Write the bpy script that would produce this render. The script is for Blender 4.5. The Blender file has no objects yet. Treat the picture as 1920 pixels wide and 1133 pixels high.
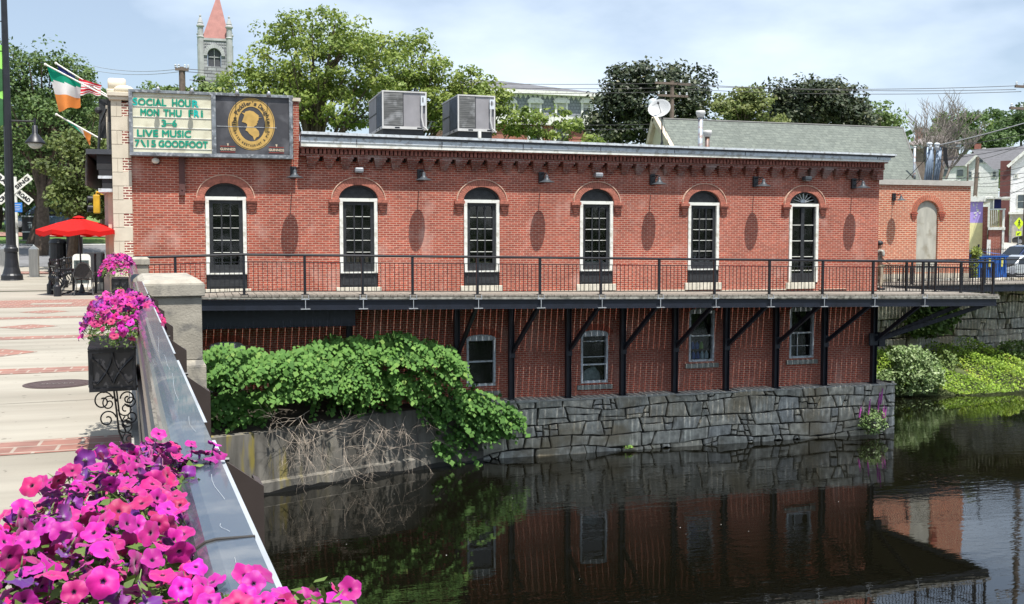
import bpy, bmesh, math, random
import numpy as np
from mathutils import Vector, Matrix
R = math.radians
random.seed(7); rng = np.random.default_rng(7)
scene = bpy.context.scene
C = scene.collection
# ---------------- camera ----------------
CZ, F, YAW, PITCH = 1.535, 1907.2, R(17.03), R(3.43)
cam = bpy.data.cameras.new("camera"); camo = bpy.data.objects.new("camera", cam); C.objects.link(camo)
camo.location = (0, 0, CZ); camo.rotation_euler = (R(90) - PITCH, 0, -YAW)
cam.sensor_width = 36; cam.lens = 36 * F / 1920; cam.clip_start = .05; cam.clip_end = 3000
scene.camera = camo
# ---------------- light ----------------
EL, AZ = R(68.5), R(10)          # sun elevation, and its turn right of straight behind the wall's normal
sd = Vector((math.sin(AZ) * math.cos(EL), -math.cos(AZ) * math.cos(EL), math.sin(EL)))
sun = bpy.data.lights.new("sun", 'SUN'); suno = bpy.data.objects.new("sun", sun); C.objects.link(suno)
sun.energy = 5.0; sun.angle = R(.5); sun.color = (1, .96, .9)
suno.rotation_euler = sd.to_track_quat('Z', 'Y').to_euler()
world = bpy.data.worlds.new("World"); scene.world = world; world.use_nodes = True
wn, wl = world.node_tree.nodes, world.node_tree.links; wn.clear()
wo = wn.new('ShaderNodeOutputWorld'); bg = wn.new('ShaderNodeBackground'); sky = wn.new('ShaderNodeTexSky')
sky.sky_type = 'NISHITA'; sky.sun_disc = False; sky.sun_elevation = EL; sky.sun_rotation = math.atan2(sd.x, sd.y)
sky.air_density = 1.0; sky.dust_density = 1.2; sky.ozone_density = 1.5; sky.altitude = 50
tc = wn.new('ShaderNodeTexCoord'); mp = wn.new('ShaderNodeMapping'); mp.inputs['Scale'].default_value = (1, 1, 2.6)
mp.inputs['Location'].default_value = (.35, .1, .3)
nz = wn.new('ShaderNodeTexNoise'); nz.inputs['Scale'].default_value = 2.6; nz.inputs['Detail'].default_value = 7; nz.inputs['Roughness'].default_value = .5
rp = wn.new('ShaderNodeValToRGB'); rp.color_ramp.elements[0].position = .42; rp.color_ramp.elements[1].position = .66
rp.color_ramp.elements[0].color = (.26, .26, .26, 1); rp.color_ramp.elements[1].color = (.90, .90, .90, 1)
mx = wn.new('ShaderNodeMix'); mx.data_type = 'RGBA'; mx.inputs['B'].default_value = (7.7, 8.7, 9.9, 1)
wl.new(tc.outputs['Generated'], mp.inputs['Vector']); wl.new(mp.outputs[0], nz.inputs['Vector'])
wl.new(nz.outputs['Fac'], rp.inputs['Fac']); wl.new(rp.outputs['Color'], mx.inputs['Factor'])
wl.new(sky.outputs[0], mx.inputs['A']); wl.new(mx.outputs['Result'], bg.inputs['Color'])
bg.inputs['Strength'].default_value = .10; wl.new(bg.outputs[0], wo.inputs[0])
vs = scene.view_settings; vs.view_transform = 'Standard'; vs.look = 'None'; vs.gamma = 1; vs.exposure = .48
scene.render.engine = 'CYCLES'
cy = scene.cycles
cy.max_bounces = 7; cy.diffuse_bounces = 3; cy.glossy_bounces = 3; cy.transmission_bounces = 3; cy.transparent_max_bounces = 8
cy.caustics_reflective = False; cy.caustics_refractive = False; cy.use_denoising = True
# ---------------- measuring helpers (photo pixel + distance -> metres) ----------------
_cy, _sy, _cp, _sp = math.cos(YAW), math.sin(YAW), math.cos(PITCH), math.sin(PITCH)
def ray(px, py):
    a, b = (px - 960) / F, (566.5 - py) / F
    return Vector((_sy * _cp + a * _cy + b * _sy * _sp, _cy * _cp - a * _sy + b * _cy * _sp, -_sp + b * _cp))
def at(px, py, Y):
    d = ray(px, py); s = Y / d.y
    return Vector((d.x * s, Y, CZ + d.z * s))
def gnd(px, py, z=0.):
    d = ray(px, py); s = (z - CZ) / d.z
    return Vector((d.x * s, d.y * s, z))
def ppm(px, Y):                       # pixels per metre of height there
    p = at(px, 566, Y); q = p + Vector((0, 0, 1))
    fw = Vector((_sy * _cp, _cy * _cp, -_sp)); u = Vector((_sy * _sp, _cy * _sp, _cp))
    c = Vector((0, 0, CZ)); return F * ((q - c).dot(u) / (q - c).dot(fw) - (p - c).dot(u) / (p - c).dot(fw))
BA = R(-3.8)
BF = Vector((math.sin(BA), math.cos(BA), 0)); BL = Vector((math.cos(BA), -math.sin(BA), 0))
def br(lat, dist, z=0.):
    p = BF * dist * 1.07 + BL * lat * .915; return Vector((p.x, p.y, z))
class Frame:      # a plan turned to face a heading: u right, v deeper
    def __init__(s, px, py, Y, h=None):
        s.o = at(px, py, Y); h = math.atan2(s.o.x, s.o.y) if h is None else h
        s.r = Vector((math.cos(h), -math.sin(h), 0)); s.d = Vector((math.sin(h), math.cos(h), 0))
    def w(s, u, v, z): q = s.o + s.r*u + s.d*v; return Vector((q.x, q.y, z))
    def px(s, px, py, v=0):
        r_ = ray(px, py); o = s.o + s.d*v; n = s.d; t = (Vector((o.x, o.y, 0))).dot(n) / Vector((r_.x, r_.y, 0)).dot(n)
        q = Vector((r_.x*t, r_.y*t, 0)); return ((q - Vector((s.o.x, s.o.y, 0))).dot(s.r), CZ + r_.z*t)
# ---------------- mesh builder ----------------
ORG = {}
class MB:
    def __init__(s): s.v = []; s.f = []; s.m = []; s.t = {}
    def add(s, vs, fs, m=0, tint=None):
        o = len(s.v); s.v += [tuple(v) for v in vs]; s.f += [tuple(i + o for i in f) for f in fs]; s.m += [m] * len(fs)
        if tint is not None:
            for i in range(len(vs)): s.t[o + i] = tint if not isinstance(tint, list) else tint[i]
        return s
    def box(s, x0, y0, z0, x1, y1, z1, m=0):
        if x0 > x1: x0, x1 = x1, x0
        if y0 > y1: y0, y1 = y1, y0
        if z0 > z1: z0, z1 = z1, z0
        return s.add([(x0,y0,z0),(x1,y0,z0),(x1,y1,z0),(x0,y1,z0),(x0,y0,z1),(x1,y0,z1),(x1,y1,z1),(x0,y1,z1)],
                     [(0,3,2,1),(4,5,6,7),(0,1,5,4),(1,2,6,5),(2,3,7,6),(3,0,4,7)], m)
    def obox(s, c, ax, ay, az, m=0):  # half-axis vectors
        c, ax, ay, az = map(Vector, (c, ax, ay, az))
        vs = [c + ax*i + ay*j + az*k for k in (-1,1) for (i,j) in ((-1,-1),(1,-1),(1,1),(-1,1))]
        return s.add(vs, [(0,3,2,1),(4,5,6,7),(0,1,5,4),(1,2,6,5),(2,3,7,6),(3,0,4,7)], m)
    def beam(s, p, q, w, h, m=0, side=None):
        p, q = Vector(p), Vector(q); d = (q - p); L = d.length; d.normalize()
        sdv = Vector(side) if side else (d.cross(Vector((0,0,1))) if abs(d.z) < .99 else Vector((1,0,0)))
        sdv = (sdv - d * sdv.dot(d)).normalized(); up = sdv.cross(d)
        return s.obox((p + q) / 2, sdv * w/2, d * L/2, up * h/2, m)
    def tube(s, pts, r, n=8, m=0, cap=True):
        pts = [Vector(p) for p in pts]; k = len(pts)
        rs = r if isinstance(r, (list, tuple)) else [r] * k
        o = len(s.v); ref = None
        for i, p in enumerate(pts):
            d = (pts[min(i+1, k-1)] - pts[max(i-1, 0)]).normalized()
            if ref is None: ref = d.orthogonal().normalized()
            else:
                ref = ref - d * ref.dot(d); ref = ref.normalized() if ref.length > 1e-6 else d.orthogonal().normalized()
            b = d.cross(ref)
            for j in range(n):
                a = 2 * math.pi * j / n; s.v.append(tuple(p + (ref * math.cos(a) + b * math.sin(a)) * rs[i]))
        for i in range(k - 1):
            for j in range(n):
                a, b2 = o + i*n + j, o + i*n + (j+1) % n; s.f.append((a, b2, b2 + n, a + n)); s.m.append(m)
        if cap:
            s.f.append(tuple(o + j for j in reversed(range(n)))); s.m.append(m)
            s.f.append(tuple(o + (k-1)*n + j for j in range(n))); s.m.append(m)
        return s
    def prism(s, poly, org, u, v, w, m=0, m2=None):   # poly in (u, v), extruded along w
        org, u, v, w = map(Vector, (org, u, v, w)); n = len(poly)
        a = [org + u*p[0] + v*p[1] for p in poly]; b = [q + w for q in a]
        fs = [tuple(range(n)), tuple(reversed(range(n, 2*n)))] + [(i, i+n, (i+1) % n + n, (i+1) % n) for i in range(n)]
        s.add(a + b, fs, m)
        if m2 is not None: s.m[-n:] = [m2] * n
        return s
    def lathe(s, prof, c=(0,0,0), n=16, m=0, axis=None):
        c = Vector(c); M = Vector(axis).to_track_quat('Z','Y').to_matrix() if axis else Matrix.Identity(3)
        o = len(s.v)
        for r_, z in prof:
            for j in range(n):
                a = 2*math.pi*j/n; s.v.append(tuple(c + M @ Vector((r_*math.cos(a), r_*math.sin(a), z))))
        for i in range(len(prof)-1):
            for j in range(n):
                a, b = o+i*n+j, o+i*n+(j+1) % n; s.f.append((a, b, b+n, a+n)); s.m.append(m)
        s.f.append(tuple(o+j for j in reversed(range(n)))); s.m.append(m)
        s.f.append(tuple(o+(len(prof)-1)*n+j for j in range(n))); s.m.append(m)
        return s
    def ball(s, c, rx, ry=None, rz=None, n=10, k=6, m=0):
        ry = ry or rx; rz = rz or rx; c = Vector(c); o = len(s.v)
        for i in range(1, k):
            p = math.pi*i/k
            for j in range(n):
                a = 2*math.pi*j/n; s.v.append((c.x+rx*math.sin(p)*math.cos(a), c.y+ry*math.sin(p)*math.sin(a), c.z-rz*math.cos(p)))
        for i in range(k-2):
            for j in range(n):
                a, b = o+i*n+j, o+i*n+(j+1) % n; s.f.append((a, b, b+n, a+n)); s.m.append(m)
        t = len(s.v); s.v += [(c.x, c.y, c.z-rz), (c.x, c.y, c.z+rz)]
        for j in range(n):
            s.f.append((t, o+(j+1) % n, o+j)); s.m.append(m); e = o+(k-2)*n; s.f.append((t+1, e+j, e+(j+1) % n)); s.m.append(m)
        return s
    def xf(s, fr):
        s.v = [tuple(fr.w(*v)) for v in s.v]; return s
    def build(s, name, mats, parent=None, smooth=False, bevel=0, tags=None, fix=True):
        org = ORG[parent.name] if parent else None
        if org is None:
            a = np.array(s.v); lo, hi = a.min(0), a.max(0); org = Vector(((lo[0]+hi[0])/2, (lo[1]+hi[1])/2, lo[2]))
        me = bpy.data.meshes.new(name)
        me.from_pydata([(v[0]-org.x, v[1]-org.y, v[2]-org.z) for v in s.v], [], s.f)
        if not isinstance(mats, (list, tuple)): mats = [mats]
        for mt in mats: me.materials.append(mt)
        me.polygons.foreach_set('material_index', [min(i, len(mats)-1) for i in s.m])
        if smooth: me.polygons.foreach_set('use_smooth', [True]*len(s.f))
        if s.t:
            ca = me.color_attributes.new('tint', 'FLOAT_COLOR', 'POINT'); arr = np.full((len(s.v), 4), .5, dtype=np.float32)
            for i, t in s.t.items():
                arr[i] = (t, t, t, 1) if not isinstance(t, tuple) else (t[0], t[1], 0, 1)
            ca.data.foreach_set('color', arr.ravel())
        if fix and len(s.f) < 60000:
            bm = bmesh.new(); bm.from_mesh(me); bmesh.ops.recalc_face_normals(bm, faces=bm.faces); bm.to_mesh(me); bm.free()
        me.update()
        o = bpy.data.objects.new(name, me); C.objects.link(o)
        if parent: o.parent = parent
        else: o.location = org
        ORG[o.name] = org
        if bevel:
            b = o.modifiers.new('bevel', 'BEVEL'); b.width = bevel; b.segments = 2; b.limit_method = 'ANGLE'; b.angle_limit = R(40)
        if smooth == 'auto':
            pass
        if tags: tag(o, *tags)
        return o
def tag(o, label=None, cat=None, group=None, kind=None):
    if label: o['label'] = label
    if cat: o['category'] = cat
    if group: o['group'] = group
    if kind: o['kind'] = kind
    return o
def thing(name, label, cat, loc=(0,0,0), group=None):
    o = bpy.data.objects.new(name, None); C.objects.link(o); o.location = loc; o.empty_display_size = .2
    ORG[o.name] = Vector(loc); return tag(o, label, cat, group)
def proto(name, label, cat, group=None): return thing(name, label, cat, (0,0,0), group)
def dup(src, loc, rz=0, label=None, group=None, scale=None):
    def rec(o, par):
        c = o.copy(); C.objects.link(c)
        if par: c.parent = par
        for ch in list(o.children): rec(ch, c)
        return c
    c = rec(src, None); c.location = loc; c.rotation_euler = (0, 0, rz)
    if scale: c.scale = (scale,)*3
    if label: c['label'] = label
    if group: c['group'] = group
    return c
def struct(o): o['kind'] = 'structure'; return o
# text as mesh, drawn in the (u, v) plane, fitted to a width and a cap height
def text_geo(s):
    cu = bpy.data.curves.new('txt', 'FONT'); cu.body = s; cu.resolution_u = 3; cu.fill_mode = 'FRONT'
    o = bpy.data.objects.new('txt', cu); C.objects.link(o)
    me = bpy.data.meshes.new_from_object(o.evaluated_get(bpy.context.evaluated_depsgraph_get()))
    vs = [tuple(v.co) for v in me.vertices]; fs = [tuple(p.vertices) for p in me.polygons]
    bpy.data.objects.remove(o); bpy.data.curves.remove(cu); bpy.data.meshes.remove(me)
    return vs, fs
def text(mb, s, org, u, v, w, h, m=0, wt=0.):     # org = lower-left corner; u, v unit vectors; w, h metres
    vs, fs = text_geo(s)
    if not vs: return
    xs = [a[0] for a in vs]; x0, x1 = min(xs), max(xs); sx = w / max(1e-6, x1 - x0); sy = h / .7
    org, u, v = Vector(org), Vector(u), Vector(v); n = u.cross(v).normalized()
    for dx, dy, dn in ([(0,0,0)] if not wt else [(-wt,0,0),(wt,0,.0007),(0,wt,.0014),(0,-wt,.0021)]):
        mb.add([org + u*((a[0]-x0)*sx + dx) + v*(a[1]*sy + dy) + n*dn for a in vs], fs, m)
# ---------------- materials ----------------
def _base(name):
    m = bpy.data.materials.new(name); m.use_nodes = True; n, l = m.node_tree.nodes, m.node_tree.links
    return m, n, l, n['Principled BSDF']
def _noise(n, l, scale, detail=4, coord='Object', sc=(1,1,1)):
    t = n.new('ShaderNodeTexCoord'); mp_ = n.new('ShaderNodeMapping'); mp_.inputs['Scale'].default_value = sc
    z = n.new('ShaderNodeTexNoise'); z.inputs['Scale'].default_value = scale; z.inputs['Detail'].default_value = detail
    l.new(t.outputs[coord], mp_.inputs[0]); l.new(mp_.outputs[0], z.inputs['Vector']); return z
def _ramp(n, l, fac, stops):
    r_ = n.new('ShaderNodeValToRGB'); e = r_.color_ramp.elements
    while len(e) < len(stops): e.new(.5)
    for i, (p, c) in enumerate(stops): e[i].position = p; e[i].color = (*c, 1) if len(c) == 3 else c
    l.new(fac, r_.inputs['Fac']); return r_
def _mix(n, l, fac, a, b, mode='MIX'):
    x = n.new('ShaderNodeMix'); x.data_type = 'RGBA'; x.blend_type = mode
    for nm, val in (('Factor', fac), ('A', a), ('B', b)):
        if hasattr(val, 'is_output'): l.new(val, x.inputs[nm])
        elif nm == 'Factor': x.inputs[nm].default_value = val
        else: x.inputs[nm].default_value = (*val, 1)
    return x.outputs['Result']
def _bump(n, l, p, h, strength=.3, dist=.01):
    b = n.new('ShaderNodeBump'); b.inputs['Strength'].default_value = strength; b.inputs['Distance'].default_value = dist
    l.new(h, b.inputs['Height']); l.new(b.outputs[0], p.inputs['Normal'])
MC = {}
def mat(name, col, rough=.7, metal=0, var=.18, scale=4, bump=0, bscale=40, bdist=.004, spec=.5, sc=(1,1,1), dirt=None, coat=0):
    if name in MC: return MC[name]
    m, n, l, p = _base(name); MC[name] = m
    z = _noise(n, l, scale, 6, sc=sc)
    lo = tuple(c*(1-var) for c in col); hi = tuple(min(1, c*(1+var)) for c in col)
    r_ = _ramp(n, l, z.outputs['Fac'], [(.3, lo), (.7, hi)]); out = r_.outputs[0]
    if dirt:
        z2 = _noise(n, l, dirt[1], 8); r2 = _ramp(n, l, z2.outputs['Fac'], [(.52, (0,0,0)), (.66, (1,1,1))])
        out = _mix(n, l, r2.outputs[0], out, dirt[0])
    l.new(out, p.inputs['Base Color'])
    p.inputs['Roughness'].default_value = rough; p.inputs['Metallic'].default_value = metal
    p.inputs['Specular IOR Level'].default_value = spec; p.inputs['Coat Weight'].default_value = coat
    if bump: z3 = _noise(n, l, bscale, 5); _bump(n, l, p, z3.outputs['Fac'], bump, bdist)
    return m
def brickmat(name, c1, c2, mortar, bw=.21, bh=.072, ms=.011, plane='xz', stain=(.6,.5,.45), sfac=.5, blotch=.35, off=.5):
    m, n, l, p = _base(name)
    t = n.new('ShaderNodeTexCoord'); sp = n.new('ShaderNodeSeparateXYZ'); cb = n.new('ShaderNodeCombineXYZ')
    l.new(t.outputs['Object'], sp.inputs[0])
    ax = {'xz': ('X','Z'), 'yz': ('Y','Z'), 'xy': ('X','Y')}[plane]
    l.new(sp.outputs[ax[0]], cb.inputs[0]); l.new(sp.outputs[ax[1]], cb.inputs[1])
    b = n.new('ShaderNodeTexBrick'); b.inputs['Scale'].default_value = 1; b.offset = off
    b.inputs['Brick Width'].default_value = bw; b.inputs['Row Height'].default_value = bh; b.inputs['Mortar Size'].default_value = ms
    b.inputs['Mortar Smooth'].default_value = .3
    b.inputs['Color1'].default_value = (*c1, 1); b.inputs['Color2'].default_value = (*c2, 1); b.inputs['Mortar'].default_value = (*mortar, 1)
    l.new(cb.outputs[0], b.inputs['Vector'])
    z = _noise(n, l, .55, 6); zr = _ramp(n, l, z.outputs['Fac'], [(.3, (1-blotch,)*3), (.7, (1+blotch*.5,)*3)])
    c = _mix(n, l, 1., b.outputs['Color'], zr.outputs[0], 'MULTIPLY')
    zf = _noise(n, l, 9, 3, sc=(.5,.5,1.5)); zfr = _ramp(n, l, zf.outputs['Fac'], [(.3, (.8,.8,.8)), (.7, (1.2,1.2,1.2))])
    c = _mix(n, l, 1., c, zfr.outputs[0], 'MULTIPLY')
    z2 = _noise(n, l, 1.4, 9, sc=(1,1,.7)); r2 = _ramp(n, l, z2.outputs['Fac'], [(.56, (0,0,0)), (.74, (sfac,)*3)])
    c = _mix(n, l, r2.outputs[0], c, stain)
    l.new(c, p.inputs['Base Color']); p.inputs['Roughness'].default_value = .85
    _bump(n, l, p, b.outputs['Fac'], -.5, .006)
    return m
def tintmat(name, stops, rough=.6, bump=0, bscale=20, trans=0, var=.2, vscale=3, streak=False, spec=.4, patch=None):
    m, n, l, p = _base(name)
    a = n.new('ShaderNodeAttribute'); a.attribute_name = 'tint'
    r_ = _ramp(n, l, a.outputs['Fac'], stops); out = r_.outputs[0]
    z = _noise(n, l, vscale, 6); zr = _ramp(n, l, z.outputs['Fac'], [(.3, (1-var,)*3), (.7, (1+var,)*3)])
    out = _mix(n, l, 1., out, zr.outputs[0], 'MULTIPLY')
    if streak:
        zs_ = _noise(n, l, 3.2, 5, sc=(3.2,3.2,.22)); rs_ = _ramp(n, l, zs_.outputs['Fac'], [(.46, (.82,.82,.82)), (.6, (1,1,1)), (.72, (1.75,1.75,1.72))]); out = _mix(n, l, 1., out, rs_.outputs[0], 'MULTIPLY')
    if patch:
        zp = _noise(n, l, patch[1], 7); rpp = _ramp(n, l, zp.outputs['Fac'], [(.5, (0,0,0)), (.66, (.8,.8,.8))]); out = _mix(n, l, rpp.outputs[0], out, patch[0])
    l.new(out, p.inputs['Base Color']); p.inputs['Roughness'].default_value = rough; p.inputs['Specular IOR Level'].default_value = spec
    if bump: z3 = _noise(n, l, bscale, 6); _bump(n, l, p, z3.outputs['Fac'], bump, .02)
    if trans:
        tr = n.new('ShaderNodeBsdfTranslucent'); ms_ = n.new('ShaderNodeMixShader'); ms_.inputs[0].default_value = trans
        hs = n.new('ShaderNodeHueSaturation'); hs.inputs['Value'].default_value = 1.3; l.new(out, hs.inputs['Color']); l.new(hs.outputs[0], tr.inputs['Color'])
        l.new(p.outputs[0], ms_.inputs[1]); l.new(tr.outputs[0], ms_.inputs[2]); l.new(ms_.outputs[0], n['Material Output'].inputs[0])
    return m
def glassmat(name, tint=(.7,.75,.75), refl=1.0):
    m, n, l, p = _base(name)
    g = n.new('ShaderNodeBsdfGlossy'); g.inputs['Roughness'].default_value = .05; g.inputs['Color'].default_value = (refl,)*3 + (1,)
    z = _noise(n, l, 1.7, 2); b = n.new('ShaderNodeBump'); b.inputs['Strength'].default_value = .05; b.inputs['Distance'].default_value = .02
    l.new(z.outputs['Fac'], b.inputs['Height']); l.new(b.outputs[0], g.inputs['Normal'])
    t = n.new('ShaderNodeBsdfTransparent'); t.inputs['Color'].default_value = (*tint, 1)
    fr = n.new('ShaderNodeFresnel'); fr.inputs['IOR'].default_value = 1.6; ms_ = n.new('ShaderNodeMixShader')
    l.new(fr.outputs[0], ms_.inputs[0]); l.new(t.outputs[0], ms_.inputs[1]); l.new(g.outputs[0], ms_.inputs[2]); l.new(ms_.outputs[0], n['Material Output'].inputs[0])
    return m
M_BRICK = brickmat('old_red_brick', (.42,.082,.044), (.28,.053,.033), (.50,.30,.225), .205, .068, .0115, stain=(.58,.38,.32), sfac=.5, blotch=.26)
M_BRICKH = mat('brick_trim', (.34,.088,.055), .85, var=.35, scale=14)
M_BRICK2 = brickmat('orange_brick', (.50,.125,.058), (.39,.085,.045), (.58,.40,.28), .30, .1, .022, stain=(.4,.14,.08), sfac=.5, blotch=.15)
M_QBRICK = brickmat('quoin_brick', (.30,.07,.05), (.2,.05,.04), (.75,.68,.55), .21, .075, .018, blotch=.1, sfac=0)
M_BLK = mat('black_painted_steel', (.012,.013,.017), .42, var=.3, spec=.5)
M_BLK2 = mat('black_painted_wood', (.022,.024,.027), .55, var=.4, scale=8)
M_BEAM = mat('dark_blue_steel', (.008,.011,.02), .5, var=.3)
M_WHITE = mat('white_paint', (.78,.78,.72), .5, var=.06, scale=6, dirt=((.55,.53,.45), 5))
M_WHITEG = mat('weathered_grey_white_paint', (.58,.62,.65), .6, var=.12, scale=6, dirt=((.34,.34,.33), 7))
M_CREAM = mat('cream_stone', (.60,.54,.43), .8, var=.1, scale=3, bump=.2, bscale=60)
M_CONC = mat('grey_concrete', (.36,.35,.32), .85, var=.15, scale=5, bump=.3, bscale=70, dirt=((.22,.21,.19), 2.5))
M_GLASS = glassmat('window_glass')
M_DARK = mat('dark_interior', (.012,.012,.013), .9, var=.2)
M_GREYM = mat('grey_metal', (.35,.36,.38), .45, metal=.6, var=.15)
M_TRUNK = mat('tree_bark', (.10,.075,.055), .95, var=.35, scale=9, bump=.5, bscale=30, bdist=.02)
M_WOODP = mat('utility_pole_wood', (.15,.115,.09), .9, var=.25, scale=6)
M_WIRE = mat('wire_rubber', (.02,.02,.022), .6, var=.1)
# numpy foliage
def leaves(name, P, N, size, mt, parent=None, tint=None, aspect=.62, tags=None, fold=.25, droop=None):
    n = len(P); N = N / np.linalg.norm(N, axis=1, keepdims=True)
    A = rng.normal(size=(n, 3)) if droop is None else (droop + rng.normal(size=(n, 3))*.45)
    U = A - N * (A*N).sum(1, keepdims=True); U /= np.linalg.norm(U, axis=1, keepdims=True); V = np.cross(N, U)
    s = (np.ones(n)*size if np.isscalar(size) else size)[:, None] * rng.uniform(.65, 1.3, (n, 1))
    org = ORG[parent.name] if parent else Vector((P[:,0].mean(), P[:,1].mean(), P[:,2].min()))
    P = P - np.array(org)
    v = np.stack([P - U*s*.5, P + V*s*.5*aspect - N*s*fold*.3 - U*s*.08, P + U*s*.5 - N*s*fold*.5, P - V*s*.5*aspect - N*s*fold*.3 - U*s*.08], 1)
    me = bpy.data.meshes.new(name); me.vertices.add(4*n); me.vertices.foreach_set('co', v.reshape(-1).astype(np.float32))
    me.loops.add(4*n); me.loops.foreach_set('vertex_index', np.arange(4*n, dtype=np.int32))
    me.polygons.add(n); me.polygons.foreach_set('loop_start', np.arange(0, 4*n, 4, dtype=np.int32))
    me.update(calc_edges=True)
    t = rng.uniform(0, 1, n) if tint is None else np.clip(tint + rng.normal(0, .13, n), 0, 1)
    ca = me.color_attributes.new('tint', 'FLOAT_COLOR', 'POINT'); arr = np.ones((4*n, 4), np.float32); arr[:, :3] = np.repeat(t, 4)[:, None]
    ca.data.foreach_set('color', arr.ravel()); me.materials.append(mt)
    o = bpy.data.objects.new(name, me); C.objects.link(o)
    if parent: o.parent = parent
    else: o.location = org
    ORG[o.name] = Vector(org)
    if tags: tag(o, *tags)
    return o
# ================= SETTING =================
def gz(x, y):
    def interp(y, pts):
        if y <= pts[0][0]: return pts[0][1]
        for (a, za), (b, zb) in zip(pts, pts[1:]):
            if y <= b: return za + (zb - za)*(y - a)/(b - a)
        return pts[-1][1]
    L = interp(y, [(34,0),(45,.36),(60,1.35),(75,2.6),(120,4.5),(300,9)])
    Rr = interp(y, [(42,-.4),(50,-.4),(60,.3),(80,1.45),(140,6),(300,14)])
    k = min(1, max(0, x/20)); return L*(1-k) + Rr*k
GX = [-700,-300,-120,-60,-40,-25,-15,-12,-8,-5,-2.2,0,5,10,15,20,23.25,26,30,35,40,46,60,80,120,300,800]
GY = [28.9,31.3,34,37,41.95,45,48,52,56,60,66,75,80,90,100,120,140,200,300,1500]
def land_ok(xa, xb, ya, yb):
    x, y = (xa+xb)/2, (ya+yb)/2
    if x < -2.2: return True
    if x < 23.25: return y > 31.3
    return y > 41.95
g = MB(); idx = {}
def gv(i, j):
    if (i, j) not in idx: idx[(i, j)] = len(g.v); g.v.append((GX[i], GY[j], gz(GX[i], GY[j]) - (.22 if GX[i] >= -2.2 and GY[j] < 42 else .012)))
    return idx[(i, j)]
for i in range(len(GX)-1):
    for j in range(len(GY)-1):
        if land_ok(GX[i], GX[i+1], GY[j], GY[j+1]): g.f.append((gv(i,j), gv(i+1,j), gv(i+1,j+1), gv(i,j+1))); g.m.append(0)
M_GRASS = mat('lawn', (.10,.19,.035), .9, var=.35, scale=1.5, bump=.5, bscale=90, bdist=.03, dirt=((.16,.2,.06), .5))
struct(g.build('ground', M_GRASS))
def sheet(name, quad, dz, mt, nx=8, ny=8):   # quad corners xy on the terrain
    s = MB(); a, b, c, d = [Vector(q) for q in quad]
    for j in range(ny+1):
        for i in range(nx+1):
            p = (a*(1-i/nx)+b*(i/nx))*(1-j/ny) + (d*(1-i/nx)+c*(i/nx))*(j/ny); s.v.append((p.x, p.y, gz(p.x, p.y)+dz))
    for j in range(ny):
        for i in range(nx): k = j*(nx+1)+i; s.f.append((k, k+1, k+nx+2, k+nx+1)); s.m.append(0)
    return struct(s.build(name, mt))
M_ASPH = mat('asphalt', (.17,.17,.175), .9, var=.12, scale=3, bump=.3, bscale=120, dirt=((.12,.12,.12), .6))
M_PAVE = mat('pale_concrete_paving', (.32,.295,.245), .9, var=.09, scale=2.2, bump=.35, bscale=120, sc=(.35,2.2,1), dirt=((.32,.29,.24), .9))
def _spots(m):
    n, l = m.node_tree.nodes, m.node_tree.links; p = n['Principled BSDF']; src = p.inputs['Base Color'].links[0].from_socket
    z = _noise(n, l, 9, 2); r1 = _ramp(n, l, z.outputs['Fac'], [(.68,(0,0,0)),(.72,(.75,.75,.75))]); c = _mix(n, l, r1.outputs[0], src, (.13,.115,.095))
    z = _noise(n, l, .7, 8, sc=(.25,1.6,1)); r1 = _ramp(n, l, z.outputs['Fac'], [(.35,(.80,.79,.77)),(.6,(1.06,1.06,1.06))]); l.new(_mix(n, l, 1., c, r1.outputs[0], 'MULTIPLY'), p.inputs['Base Color'])
_spots(M_PAVE)
M_BPAVE = brickmat('brick_paving', (.30,.135,.10), (.24,.125,.10), (.34,.28,.23), .30, .22, .014, 'xy', sfac=.3, stain=(.3,.26,.24), blotch=.15)
sheet('street', [(-60,46.0),(-1,46.0),(-1,60),(-60,60)], .05, M_ASPH, 12, 14)
sheet('street_edge_line', [(-60,58.9),(-1,58.9),(-1,59.2),(-60,59.2)], .062, M_WHITE, 12, 2)
sheet('kerb_line_pavement', [(-60,43.2),(-1,43.2),(-1,45.8),(-60,45.8)], .06, M_PAVE, 12, 3)
sheet('brick_pavement', [(-60,41.95),(-2.4,41.95),(-2.4,43.2),(-60,43.2)], .055, M_BPAVE, 12, 2)
sheet('plaza', [(-60,34),(-2.3,34),(-2.3,41.95),(-60,41.95)], .02, M_PAVE, 12, 8)
sheet('park_path', [(-30,66.5),(3,64.2),(3,67.5),(-30,69.0)], .05, M_BPAVE, 12, 3)
sheet('parking_lot', [(26.5,42.05),(80,42.05),(80,62),(26.5,62)], .03, M_ASPH, 10, 10)
sheet('side_street', [(44,66),(130,66),(130,84),(44,84)], .05, mat('worn_concrete_road', (.40,.38,.34), .9, var=.1), 10, 10)
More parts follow.
